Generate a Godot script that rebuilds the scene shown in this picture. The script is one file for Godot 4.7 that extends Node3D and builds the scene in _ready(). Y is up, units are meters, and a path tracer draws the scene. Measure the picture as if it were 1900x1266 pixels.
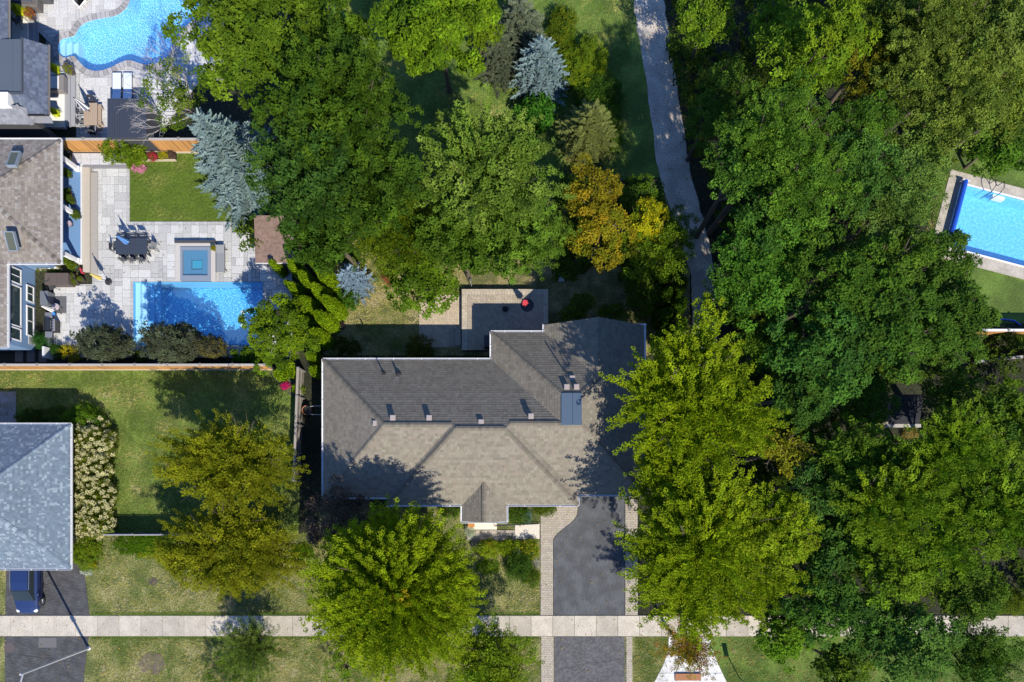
extends Node3D
# A suburban house seen from a drone that looks straight down; its lens is shifted, so the point under the drone lies below the middle of the picture.
# x runs east, z runs south (towards the street), y is up. P() gives the place of a point of the survey (in the photo's pixels) at a height.
const FOCAL := 1250.0
const HIGH := 50.0
const NADIR := Vector2(950, 900)
var rng := RandomNumberGenerator.new()
var mats := {}
var noise := FastNoiseLite.new()
var leaf := {}
var used := {}


func P(px: float, py: float, h := 0.0) -> Vector3:
	var k := (HIGH - h) / FOCAL
	return Vector3((px - NADIR.x) * k, h, (py - NADIR.y) * k)


func R(a: float, b: float) -> float:
	return rng.randf_range(a, b)


class MB:
	var v := PackedVector3Array()
	var n := PackedVector3Array()
	var c := PackedColorArray()
	var col := Color(1, 1, 1)

	func tri(a: Vector3, b: Vector3, d: Vector3) -> void:  # counter-clockwise from outside
		var m := (b - a).cross(d - a).normalized()
		v.append(a); v.append(d); v.append(b)
		n.append(m); n.append(m); n.append(m)
		c.append(col); c.append(col); c.append(col)

	func quad(a: Vector3, b: Vector3, d: Vector3, e: Vector3) -> void:
		tri(a, b, d)
		tri(a, d, e)

	func out(a: Vector3, b: Vector3, d: Vector3, e: Vector3, from: Vector3) -> void:
		if (b - a).cross(d - a).dot((a + b + d + e) / 4.0 - from) < 0.0:
			quad(e, d, b, a)
		else:
			quad(a, b, d, e)

	func up(a: Vector3, b: Vector3, d: Vector3) -> void:
		if (b - a).cross(d - a).y < 0.0:
			tri(a, d, b)
		else:
			tri(a, b, d)

	func smooth(a: Vector3, b: Vector3, d: Vector3, na: Vector3, nb: Vector3, nd: Vector3) -> void:
		if (b - a).cross(d - a).dot(na + nb + nd) < 0.0:
			v.append(a); v.append(b); v.append(d)
			n.append(na); n.append(nb); n.append(nd)
		else:
			v.append(a); v.append(d); v.append(b)
			n.append(na); n.append(nd); n.append(nb)
		c.append(col); c.append(col); c.append(col)

	func box(at: Vector3, s: Vector3, turn := 0.0, ch := 0.0) -> void:  # at: the middle of its base
		var b := Basis(Vector3.UP, turn)
		boxb(Transform3D(b, at + Vector3(0, s.y / 2, 0)), s, ch)

	func boxb(t: Transform3D, s: Vector3, ch := 0.0) -> void:  # chamfered all round the top when ch > 0
		var h := s / 2
		var o := t.origin
		var p := []
		for y in [-h.y, h.y - ch, h.y]:
			var q := ch if y == h.y else 0.0
			for k in [Vector2(-1, -1), Vector2(1, -1), Vector2(1, 1), Vector2(-1, 1)]:
				p.append(t * Vector3(k.x * (h.x - q), y, k.y * (h.z - q)))
		out(p[0], p[1], p[2], p[3], o)
		out(p[8], p[9], p[10], p[11], o)
		for k in 4:
			var j := (k + 1) % 4
			out(p[k], p[j], p[j + 4], p[k + 4], o)
			if ch > 0.0:
				out(p[k + 4], p[j + 4], p[j + 8], p[k + 8], o)

	func prism(poly: PackedVector2Array, y0: float, y1: float, bottom := false) -> void:
		var ids := Geometry2D.triangulate_polygon(poly)
		for k in range(0, ids.size(), 3):
			up(Vector3(poly[ids[k]].x, y1, poly[ids[k]].y), Vector3(poly[ids[k + 1]].x, y1, poly[ids[k + 1]].y), Vector3(poly[ids[k + 2]].x, y1, poly[ids[k + 2]].y))
		if y1 - y0 < 0.0005:
			return
		var ccw := Geometry2D.is_polygon_clockwise(poly)
		for k in poly.size():
			var a := poly[k]
			var b := poly[(k + 1) % poly.size()]
			if ccw:
				quad(Vector3(b.x, y0, b.y), Vector3(a.x, y0, a.y), Vector3(a.x, y1, a.y), Vector3(b.x, y1, b.y))
			else:
				quad(Vector3(a.x, y0, a.y), Vector3(b.x, y0, b.y), Vector3(b.x, y1, b.y), Vector3(a.x, y1, a.y))

	func tube(pts: Array, radii: Array, sides := 6, caps := true) -> void:
		var rings := []
		for k in pts.size():
			var d: Vector3 = (pts[mini(k + 1, pts.size() - 1)] - pts[maxi(k - 1, 0)]).normalized()
			var s := d.cross(Vector3.RIGHT if absf(d.x) < 0.8 else Vector3.UP).normalized()
			var w := d.cross(s)
			var ring := []
			for j in sides:
				var a := TAU * j / sides
				var e := s * cos(a) + w * sin(a)
				ring.append([pts[k] + e * radii[k], e])
			rings.append(ring)
		for k in rings.size() - 1:
			for j in sides:
				var i := (j + 1) % sides
				var A = rings[k][j]; var B = rings[k][i]; var C = rings[k + 1][i]; var D = rings[k + 1][j]
				smooth(A[0], B[0], C[0], A[1], B[1], C[1])
				smooth(A[0], C[0], D[0], A[1], C[1], D[1])
		if caps:
			for k in [0, rings.size() - 1]:
				var d: Vector3 = (pts[k] - pts[1 if k == 0 else k - 1]).normalized()
				for j in sides:
					smooth(pts[k], rings[k][j][0], rings[k][(j + 1) % sides][0], d, d, d)

	func bar(a: Vector3, b: Vector3, r: float, sides := 6) -> void:
		tube([a, b], [r, r], sides)

	func lathe(at: Vector3, profile: Array, sides := 20) -> void:  # Vector2(radius, height) upwards
		for k in profile.size() - 1:
			var p: Vector2 = profile[k]
			var q: Vector2 = profile[k + 1]
			var t := (q - p)
			var m := Vector2(t.y, -t.x).normalized()
			for j in sides:
				var a := TAU * j / sides
				var b := TAU * (j + 1) / sides
				var ea := Vector3(cos(a), 0, sin(a))
				var eb := Vector3(cos(b), 0, sin(b))
				var na := ea * m.x + Vector3.UP * m.y
				var nb := eb * m.x + Vector3.UP * m.y
				var A := at + ea * p.x + Vector3.UP * p.y
				var B := at + eb * p.x + Vector3.UP * p.y
				var C := at + eb * q.x + Vector3.UP * q.y
				var D := at + ea * q.x + Vector3.UP * q.y
				if p.x > 0.0:
					smooth(A, B, C, na, nb, nb)
				if q.x > 0.0:
					smooth(A, C, D, na, nb, na)

	func ball(at: Vector3, r: Vector3, rings := 8, segs := 12) -> void:
		for k in rings:
			for j in segs:
				var p := []
				for q in [[k, j], [k, j + 1], [k + 1, j + 1], [k + 1, j]]:
					var th: float = PI * q[0] / rings
					var ph: float = TAU * q[1] / segs
					p.append(Vector3(sin(th) * cos(ph), cos(th), sin(th) * sin(ph)))
				var nn := p.map(func(e): return (e / r).normalized())
				if k > 0:
					smooth(at + p[0] * r, at + p[1] * r, at + p[2] * r, nn[0], nn[1], nn[2])
				if k < rings - 1:
					smooth(at + p[0] * r, at + p[2] * r, at + p[3] * r, nn[0], nn[2], nn[3])

	func loft(rings: Array, middle: Vector3, caps := true) -> void:  # rings of equal length, flat faces turned away from the line of middles
		for k in rings.size() - 1:
			var m0 := Vector3.ZERO
			for q in rings[k]:
				m0 += q
			for q in rings[k + 1]:
				m0 += q
			m0 /= float(rings[k].size() * 2)
			for j in rings[k].size():
				var i: int = (j + 1) % rings[k].size()
				out(rings[k][j], rings[k][i], rings[k + 1][i], rings[k + 1][j], m0)
		if caps:
			for k in [0, rings.size() - 1]:
				var r: Array = rings[k]
				for j in range(1, r.size() - 1):
					var nrm: Vector3 = (r[j] - r[0]).cross(r[j + 1] - r[0])
					if nrm.dot(r[0] - middle) < 0.0:
						tri(r[0], r[j + 1], r[j])
					else:
						tri(r[0], r[j], r[j + 1])

	func mesh() -> ArrayMesh:
		var a := []
		a.resize(Mesh.ARRAY_MAX)
		a[Mesh.ARRAY_VERTEX] = v
		a[Mesh.ARRAY_NORMAL] = n
		a[Mesh.ARRAY_COLOR] = c
		var m := ArrayMesh.new()
		m.add_surface_from_arrays(Mesh.PRIMITIVE_TRIANGLES, a)
		return m


# ---------------------------------------------------------------- nodes
func numbered(called: String) -> String:
	var k: int = used.get(called, 0)
	used[called] = k + 1
	return called if k == 0 else "%s_%03d" % [called, k]


func tag(o: Node3D, label: String, category: String, group := "", kind := "") -> Node3D:
	o.set_meta("label", label)
	if category:
		o.set_meta("category", category)
	if group:
		o.set_meta("group", group)
	if kind:
		o.set_meta("kind", kind)
	return o


func thing(called: String, label: String, category: String, at := Vector3.ZERO, group := "", turn := 0.0) -> Node3D:
	var o := Node3D.new()
	o.name = numbered(called)
	add_child(o)
	o.position = at
	o.rotation.y = turn
	return tag(o, label, category, group)


func put(m: Mesh, called: String, mat: Material, parent: Node3D = null, at := Vector3.ZERO, turn := 0.0) -> MeshInstance3D:
	var o := MeshInstance3D.new()
	o.mesh = m
	o.material_override = mat
	if parent == null:
		o.name = numbered(called)
		add_child(o)
	else:
		var k := 0
		var base := called
		while parent.has_node(NodePath(called)):
			k += 1
			called = "%s_%03d" % [base, k]
		o.name = called
		parent.add_child(o, true)
	o.position = at
	o.rotation.y = turn
	return o


var counts := {}
func piece(m: Mesh, called: String, mat: Material, parent: Node3D, at := Vector3.ZERO, turn := 0.0) -> MeshInstance3D:  # as put(), quick for hundreds of alike pieces
	var key := [parent, called]
	var k: int = counts.get(key, 0)
	counts[key] = k + 1
	var o := MeshInstance3D.new()
	o.mesh = m
	o.material_override = mat
	o.name = called if k == 0 else "%s_%03d" % [called, k]
	parent.add_child(o, true)
	o.position = at
	o.rotation.y = turn
	return o


func part(b: MB, called: String, mat: Material, parent: Node3D) -> MeshInstance3D:
	return put(b.mesh(), called, mat, parent)


func struct(b: MB, called: String, mat: Material, label := "") -> MeshInstance3D:
	var o := put(b.mesh(), called, mat)
	o.set_meta("kind", "structure")
	if label:
		o.set_meta("label", label)
	return o


func stuff(o: Node3D) -> Node3D:
	o.set_meta("kind", "stuff")
	return o


func one(b: MB, called: String, mat: Material, label: String, category: String, group := "") -> MeshInstance3D:
	var o := put(b.mesh(), called, mat)
	tag(o, label, category, group)
	return o


# ---------------------------------------------------------------- materials
func S(r: float, g: float, b: float) -> Color:  # a real-world (linear) colour as albedo_color wants it
	return Color(r, g, b).linear_to_srgb()


func dim(key: String) -> float:
	for w in ["lawn", "leaf", "needle", "grass", "bark", "liner"]:
		if w in key:
			return 1.0
	return 0.87


func M(key: String, r := 0.5, g := 0.5, b := 0.5, rough := 0.8, metal := 0.0) -> StandardMaterial3D:
	if not mats.has(key):
		var m := StandardMaterial3D.new()
		m.resource_name = key
		var q := dim(key)
		m.albedo_color = S(r * q, g * q, b * q)
		m.roughness = rough
		m.metallic = metal
		m.vertex_color_use_as_albedo = true
		mats[key] = m
	return mats[key]


func ntex(sd: int, freq: float, stops: Array, size := 512, kind := FastNoiseLite.TYPE_SIMPLEX, oct := 4, normal := false) -> NoiseTexture2D:
	var f := FastNoiseLite.new()
	f.seed = sd
	f.noise_type = kind
	f.frequency = freq
	f.fractal_octaves = oct
	var t := NoiseTexture2D.new()
	t.width = size
	t.height = size
	t.seamless = true
	t.noise = f
	if normal:
		t.as_normal_map = true
		t.bump_strength = 4.0
	elif stops.size():
		var gr := Gradient.new()
		var offs := PackedFloat32Array()
		var cols := PackedColorArray()
		for s in stops:
			offs.append(s[0])
			cols.append(S(s[1], s[2], s[3]))
		gr.offsets = offs
		gr.colors = cols
		t.color_ramp = gr
	return t


# a surface with fine grain (stops: position and linear colour) over tile metres, and broad patches over wide metres that multiply it
func T(key: String, tile: float, sd: int, freq: float, stops: Array, wide := 0.0, low := 0.6, rough := 0.95, relief := 0.0, wfreq := 0.02, tint := Color(1, 1, 1), stretch := Vector3.ONE) -> StandardMaterial3D:
	if mats.has(key):
		return mats[key]
	var m := M(key, 1, 1, 1, rough)
	if stretch != Vector3.ONE:
		m.uv1_offset = Vector3(0.37, 0.11, 0.53)
	m.albedo_texture = ntex(sd, freq, stops, 1024 if tile > 5.5 else 512)
	m.uv1_triplanar = true
	m.uv1_world_triplanar = true
	m.uv1_scale = Vector3(1 / stretch.x, 1 / stretch.y, 1 / stretch.z) / tile
	m.texture_filter = BaseMaterial3D.TEXTURE_FILTER_LINEAR_WITH_MIPMAPS
	if wide > 0.0:
		m.detail_enabled = true
		m.detail_blend_mode = BaseMaterial3D.BLEND_MODE_MUL
		m.detail_uv_layer = BaseMaterial3D.DETAIL_UV_2
		m.detail_albedo = ntex(sd + 7, wfreq, [[0.25, low * tint.r, low * tint.g, low * tint.b], [0.75, 1, 1, 1]], 256)
		m.uv2_triplanar = true
		m.uv2_world_triplanar = true
		m.uv2_scale = Vector3.ONE / wide
	if relief > 0.0:
		m.heightmap_enabled = true
		m.heightmap_texture = ntex(sd + 3, freq, [], 512)
		m.heightmap_scale = relief
	return m


# the same surface in several tones
func tones_of(base: StandardMaterial3D, scales: Array) -> Array:
	var o := []
	for s in scales:
		var m := base.duplicate()
		m.resource_name = "%s_%d" % [base.resource_name, o.size()]
		m.albedo_color = S(s, s, s)
		o.append(m)
	return o


# ---------------------------------------------------------------- flat ground
func poly(points: Array, h := 0.0) -> PackedVector2Array:  # survey points to plan
	var o := PackedVector2Array()
	for p in points:
		var q := P(p[0], p[1], h)
		o.append(Vector2(q.x, q.z))
	return o


func rect(x0: float, z0: float, x1: float, z1: float) -> PackedVector2Array:
	return PackedVector2Array([Vector2(x0, z0), Vector2(x1, z0), Vector2(x1, z1), Vector2(x0, z1)])


func box_of(p: PackedVector2Array) -> Rect2:
	var r := Rect2(p[0], Vector2.ZERO)
	for q in p:
		r = r.expand(q)
	return r


func with_hole(b: MB, outer: PackedVector2Array, hole: PackedVector2Array, y0: float, y1: float) -> void:  # the outer outline is cut in two through the hole, so no piece has a hole
	var hb := box_of(hole)
	var cut := hb.get_center().x
	for side in [rect(-400, -400, cut, 400), rect(cut, -400, 400, 400)]:
		for half in Geometry2D.intersect_polygons(outer, side):
			for p in Geometry2D.clip_polygons(half, hole):
				b.prism(p, y0, y1)


func smooth_ring(points: Array, steps := 8) -> PackedVector2Array:  # a closed Catmull-Rom curve
	var o := PackedVector2Array()
	var n := points.size()
	for k in n:
		for j in steps:
			o.append(points[k].cubic_interpolate(points[(k + 1) % n], points[(k + n - 1) % n], points[(k + 2) % n], float(j) / steps))
	return o


# ---------------------------------------------------------------- foliage
func leaf_cluster(sd: int, count: int, spread: float, size: float, narrow: float, flat: float) -> ArrayMesh:  # a tuft of bent leaves round its origin
	var r := RandomNumberGenerator.new()
	r.seed = sd
	var b := MB.new()
	for i in count:
		var at := Vector3(r.randf_range(-1, 1), r.randf_range(-1, 1) * flat, r.randf_range(-1, 1))
		if at.length() > 1.0:
			at = at.normalized() * r.randf_range(0.6, 1.0)
		at *= spread
		var s := size * r.randf_range(0.7, 1.25)
		var t := Basis(Vector3.UP, r.randf_range(0, TAU)) * Basis(Vector3.RIGHT, r.randf_range(-0.6, 0.6)) * Basis(Vector3.BACK, r.randf_range(-0.45, 0.45))
		var g := r.randf_range(0.55, 1.0)
		b.col = Color(g * r.randf_range(0.9, 1.0), g, g * r.randf_range(0.8, 1.0))
		var tip := at + t * Vector3(s, -0.18 * s, 0)
		var root := at - t * Vector3(s * 0.6, 0.1 * s, 0)
		var l := at + t * Vector3(0, 0, s * narrow)
		var q := at - t * Vector3(0, 0, s * narrow)
		b.tri(root, l, tip)
		b.tri(root, tip, q)
	return b.mesh()


func frond(sd: int, needles: int, wide: float, thick: float) -> ArrayMesh:  # a spruce twig along +x, one metre long
	var r := RandomNumberGenerator.new()
	r.seed = sd
	var b := MB.new()
	for i in needles:
		var x := pow(float(i) / needles, 0.9)
		var side := 1.0 if i % 2 == 0 else -1.0
		var l := wide * (1.0 - 0.65 * x) * r.randf_range(0.75, 1.2)
		var g := r.randf_range(0.55, 1.0)
		b.col = Color(g, g, g)
		var root := Vector3(x, r.randf_range(-0.02, 0.05), 0)
		var tip := root + Vector3(l * 0.8, r.randf_range(-0.02, 0.16), side * l)
		var w := Vector3(thick, 0.02, -side * thick * 0.4)
		b.tri(root - w * 0.5, root + w, tip)
		b.tri(root - w * 0.5 + Vector3(0, 0.05, 0), tip + Vector3(0, 0.05, 0), root + w + Vector3(0.03, 0.05, 0))
	for k in 2:
		b.col = Color(0.6, 0.6, 0.6)
		b.tri(Vector3(0, 0.03, -0.05), Vector3(0, 0.03 + 0.04 * k, 0.05), Vector3(1.12, 0.06, 0))
	return b.mesh()


func make_leaves() -> void:
	leaf.broad = leaf_cluster(11, 22, 0.26, 0.115, 0.44, 0.5)
	leaf.fine = leaf_cluster(12, 28, 0.24, 0.088, 0.42, 0.5)
	leaf.big = leaf_cluster(13, 14, 0.3, 0.17, 0.4, 0.5)
	leaf.dense = leaf_cluster(14, 40, 0.3, 0.075, 0.4, 0.8)
	leaf.spray = leaf_cluster(15, 16, 0.26, 0.15, 0.34, 0.9)
	leaf.twig = frond(21, 46, 0.22, 0.032)
	leaf.pine = frond(22, 46, 0.32, 0.024)
	leaf.bloom = leaf_cluster(16, 26, 0.3, 0.1, 0.6, 0.9)
	var m := M("leaf", 1, 1, 1, 0.65)
	m.metallic_specular = 0.2
	m.backlight_enabled = true
	m.backlight = Color(0.75, 0.8, 0.3)
	var n := M("needle", 1, 1, 1, 0.7)
	n.metallic_specular = 0.3
	M("bark", 0.09, 0.07, 0.05, 0.95)
	M("grey_bark", 0.2, 0.18, 0.16, 0.95)


func add(buf: PackedFloat32Array, b: Basis, at: Vector3, c: Color) -> void:
	buf.append_array(PackedFloat32Array([b.x.x, b.y.x, b.z.x, at.x, b.x.y, b.y.y, b.z.y, at.y, b.x.z, b.y.z, b.z.z, at.z, c.r, c.g, c.b, 1.0]))


func scatter(buf: PackedFloat32Array, m: Mesh, called: String, mat: Material, parent: Node3D) -> MultiMeshInstance3D:
	var mm := MultiMesh.new()
	mm.transform_format = MultiMesh.TRANSFORM_3D
	mm.use_colors = true
	mm.mesh = m
	mm.instance_count = buf.size() / 16
	mm.buffer = buf
	var o := MultiMeshInstance3D.new()
	o.multimesh = mm
	o.material_override = mat
	o.name = called if parent else numbered(called)
	(parent if parent else self).add_child(o, true)
	o.set_meta("kind", "stuff")
	return o


func lean(up: Vector3, along: Vector3, s: float) -> Basis:  # x along, y near up
	var z := along.cross(up)
	if z.length() < 0.05:
		z = along.cross(Vector3(0.3, 0.2, 0.9))
	z = z.normalized()
	return Basis(along.normalized() * s, z.cross(along).normalized() * s, z * s)


func mixed(a: Color, b: Color, t: float, k: float) -> Color:
	var c := a.lerp(b, clampf(t, 0, 1))
	k *= 1.6
	if c.g > c.b * 2.0 and c.g > 0.6 * c.r:
		c.b *= 0.55
	return Color(c.r * k, c.g * k, c.b * k)


func dome(i: int, n: int, low: float) -> Vector3:  # an even spread of directions from straight up down to height low
	var y := lerpf(1.0, low, (i + 0.5) / n)
	var a := i * 2.39996 + R(-0.35, 0.35)
	var s := sqrt(maxf(0.0, 1.0 - y * y))
	return Vector3(cos(a) * s, y, sin(a) * s)


func crown_shoots(buf: PackedFloat32Array, c: Vector3, r: float, hr: float, n: int, cs: float, ca: Color, cb: Color, rough := 0.22, low := -0.25, hubs := 1) -> void:
	var heart := [Vector3.ZERO]
	var share := 1.0
	if hubs > 1:  # several leaders, each with its own fan of shoots
		heart = []
		share = 0.66
		for k in hubs:
			var a := TAU * k / hubs + R(-0.5, 0.5)
			heart.append(Vector3(cos(a) * r * R(0.28, 0.46), hr * R(-0.1, 0.3), sin(a) * r * R(0.28, 0.46)))
		heart.append(Vector3(R(-0.1, 0.1) * r, hr * 0.35, R(-0.1, 0.1) * r))
	for i in n:
		var d := dome(i, n, low)
		var o: Vector3 = heart[i % heart.size()]
		var env := 1.0 + rough * noise.get_noise_3dv(d * 60.0 + c * 7.0 + o * 9.0) * 2.0
		var end := Vector3(d.x * r, d.y * hr, d.z * r) * env * share * R(0.8, 1.1)
		var start := end * R(0.2, 0.5) + Vector3(0, -0.05 * r, 0)
		var l := (end - start).length()
		var steps := maxi(3, int(l / (0.27 * cs)))
		var along := (end - start).normalized()
		var glow := R(0.82, 1.18)
		var tone := R(0, 1) * 0.6 + 0.4 * (noise.get_noise_3dv(end * 14.0 + c + o) + 0.5)
		for k in steps + 1:
			var t := float(k) / steps
			var p := c + o + start.lerp(end, t) + Vector3(R(-1, 1), R(-0.6, 0.6), R(-1, 1)) * 0.13 * cs + Vector3.UP * sin(t * PI) * 0.05 * l
			var q := lean((Vector3.UP + d * 0.4).normalized(), (along + Vector3(R(-1, 1), R(-0.5, 0.5), R(-1, 1)) * 0.5).normalized(), cs * (1.12 - 0.5 * t) * R(0.85, 1.15))
			add(buf, q, p, mixed(ca, cb, tone + R(-0.25, 0.25), glow * R(0.75, 1.22)))


func crown_lobes(buf: PackedFloat32Array, c: Vector3, r: float, hr: float, n: int, lr: float, cs: float, ca: Color, cb: Color, dens := 1.0, rough := 0.25, low := -0.15) -> void:
	for i in n:
		var d := dome(i, n, low)
		var env := 1.0 + rough * noise.get_noise_3dv(d * 50.0 + c * 5.0) * 2.0
		var at := c + Vector3(d.x * r, d.y * hr, d.z * r) * env * (R(0.62, 0.95) if i % 4 else R(0.3, 0.7))
		var rad := r * lr * R(0.7, 1.3)
		var tone := R(0, 1)
		var glow := R(0.82, 1.18)
		var m := int(10.0 * rad * rad / (cs * cs * 0.3) * dens)
		for j in m:
			var e := Vector3(rng.randfn(), absf(rng.randfn()) * 1.1 - 0.35, rng.randfn()).normalized()
			e = (e + d * 0.45).normalized()
			var p := at + Vector3(e.x, e.y * 0.85, e.z) * rad * R(0.72, 1.12)
			var q := lean((Vector3.UP * 0.8 + e + Vector3(R(-1, 1), 0, R(-1, 1)) * 0.4).normalized(), Vector3(R(-1, 1), R(-0.2, 0.2), R(-1, 1)), cs * R(0.75, 1.2))
			add(buf, q, p, mixed(ca, cb, tone * 0.7 + R(-0.1, 0.4), glow * R(0.75, 1.22)))


func crown_conifer(buf: PackedFloat32Array, base: Vector3, h: float, r: float, ca: Color, cb: Color, tiers := 14, gap := 0.3, tw := 0.75) -> void:
	for i in tiers:
		var t := (i + 0.3) / tiers
		var y := h * (0.06 + 0.92 * t)
		var l0 := r * pow(1.0 - t, 0.8) + 0.12
		var nb := int(lerpf(15, 5, t))
		var turn := R(0, TAU)
		for k in nb:
			var a := turn + TAU * (k + R(-0.25, 0.25)) / nb
			var l := l0 * R(0.72, 1.12)
			var dir := Vector3(cos(a), 0, sin(a))
			var side := Vector3(-sin(a), 0, cos(a))
			var steps := maxi(1, int(l / gap))
			for s in steps + 1:
				var x := float(s) / (steps + 0.4)
				var p := base + Vector3(0, y + R(-0.12, 0.12), 0) + dir * l * x + Vector3.UP * l * (-0.28 * x + 0.22 * x * x)
				var tone := R(-0.1, 0.9) * (0.55 + 0.45 * x)
				if s == steps:
					add(buf, lean(Vector3.UP, dir + Vector3(0, -0.05, 0), tw * 0.75 * R(0.8, 1.1)), p, mixed(ca, cb, tone, R(0.85, 1.12)))
				for w in [-1.0, 1.0]:
					var len: float = (0.32 + 0.5 * l * (1.0 - x) * 0.55) * tw * R(0.8, 1.2)
					add(buf, lean(Vector3.UP + dir * 0.1, (dir * R(0.55, 0.9) + side * w + Vector3(0, R(-0.25, 0.05), 0)).normalized(), len), p, mixed(ca, cb, tone + R(-0.2, 0.2), R(0.8, 1.12)))
	add(buf, lean(Vector3.RIGHT, Vector3.UP, 0.5), base + Vector3(0, h * 0.94, 0), ca)


func limbs(b: MB, foot: Vector3, c: Vector3, r: float, hr: float, thick: float, n: int) -> void:
	var fork := foot.lerp(c, 0.55)
	b.tube([foot + Vector3(0, -0.1, 0), foot + Vector3(0, 0.3, 0), fork, c + Vector3(0, hr * 0.35, 0)], [thick * 1.5, thick, thick * 0.8, thick * 0.25], 8)
	for i in n:
		var a := TAU * i / n + R(-0.4, 0.4)
		var up := R(0.1, 0.75)
		var e := c + Vector3(cos(a) * r * 0.75 * (1.1 - up * 0.6), hr * up, sin(a) * r * 0.75 * (1.1 - up * 0.6))
		var s := foot.lerp(c, R(0.5, 0.9))
		var mid := s.lerp(e, 0.5) + Vector3(R(-0.2, 0.2), r * 0.08, R(-0.2, 0.2))
		b.tube([s, mid, e], [thick * 0.5, thick * 0.32, thick * 0.08], 5)
		for k in 2:
			var w := mid.lerp(e, R(0.2, 0.7))
			b.tube([w, w + (e - s).normalized().rotated(Vector3.UP, R(-0.9, 0.9)) * r * 0.3 + Vector3(0, r * 0.08, 0)], [thick * 0.2, thick * 0.05], 4)


# style: shoots / lobes / both; px, py, rp: the crown as it shows; top: its height in metres; deep: crown depth over its radius
func tree(called: String, px: float, py: float, rp: float, top: float, style: String, kind: String, ca: Color, cb: Color, label: String, opt := {}) -> Node3D:
	var deep: float = opt.get("deep", 0.75)
	var k0 := (HIGH - top * 0.7) / FOCAL
	var r := rp * k0
	var hr := minf(r * deep, top * 0.6)
	var c := P(px, py, top - hr)
	var foot := Vector3(c.x, 0, c.z) + Vector3(R(-0.2, 0.2), 0, R(-0.2, 0.2)) * r
	var o := thing(called, label, opt.get("cat", "tree"), foot, opt.get("group", ""))
	var rel := c - foot
	var trunk := MB.new()
	limbs(trunk, Vector3.ZERO, rel, r, hr, opt.get("thick", 0.05 + top * 0.012), opt.get("limbs", 9))
	part(trunk, "trunk", M(opt.get("bark", "bark")), o)
	var buf := PackedFloat32Array()
	var cs: float = opt.get("cs", 1.0)
	var dens: float = opt.get("dens", 1.0)
	var rough: float = opt.get("rough", 0.25)
	var low: float = opt.get("low", -0.2)
	if style == "shoots" or style == "both":
		crown_shoots(buf, rel, r, hr, int(opt.get("n", 17.0 * r * r / (cs * cs)) * dens), cs, ca, cb, rough, low, opt.get("hubs", 1))
	if style == "lobes" or style == "both":
		var lr: float = opt.get("lr", 0.2)
		crown_lobes(buf, rel, r * 0.97, hr, int(opt.get("lobes", 2.0 / (lr * lr)) * minf(dens, 1.0)), lr, cs, ca, cb, dens, rough, low)
	for acc in opt.get("accents", []):  # [px, py, radius px, height, colour]: turned leaves on one limb
		var q := P(acc[0], acc[1], acc[3]) - foot
		var rr: float = acc[2] * (HIGH - acc[3]) / FOCAL
		crown_lobes(buf, q, rr, rr * 0.5, 6, 0.4, cs * 0.85, acc[4], acc[4], 0.8, 0.3, 0.0)
	for i in int(6.0 * r * r * opt.get("fill", 0.7)):  # the leaves inside
		var d := Vector3(rng.randfn(), rng.randfn(), rng.randfn()).normalized() * pow(rng.randf(), 0.4) * 0.66
		add(buf, lean((Vector3.UP + d * 0.5).normalized(), Vector3(R(-1, 1), R(-0.2, 0.2), R(-1, 1)), cs * R(1.0, 1.5)), rel + Vector3(d.x * r, d.y * hr - 0.12 * hr, d.z * r), mixed(ca, cb, R(0.2, 1.2), R(0.8, 1.1)))
	var squash: float = opt.get("squash", 1.0)
	if squash != 1.0:
		for i in range(11, buf.size(), 16):
			buf[i] = rel.z + (buf[i] - rel.z) * squash
	scatter(buf, leaf[kind], "crown", M("leaf"), o)
	return o


func conifer(called: String, px: float, py: float, rp: float, top: float, ca: Color, cb: Color, label: String, opt := {}) -> Node3D:
	var mid := top * 0.35
	var r := rp * (HIGH - mid) / FOCAL
	var foot := P(px, py, mid)  # px, py: where the widest part of the crown shows
	foot.y = 0
	var o := thing(called, label, "tree", foot, opt.get("group", ""))
	var t := MB.new()
	t.tube([Vector3(0, -0.1, 0), Vector3(0, top * 0.6, 0), Vector3(0, top * 0.97, 0)], [0.05 + top * 0.016, top * 0.01, 0.02], 8)
	part(t, "trunk", M("bark"), o)
	var buf := PackedFloat32Array()
	crown_conifer(buf, Vector3.ZERO, top, r, ca, cb, opt.get("tiers", 14), opt.get("gap", 0.3), opt.get("tw", 0.75))
	scatter(buf, leaf[opt.get("kind", "twig")], "crown", M("needle"), o)
	return o


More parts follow.
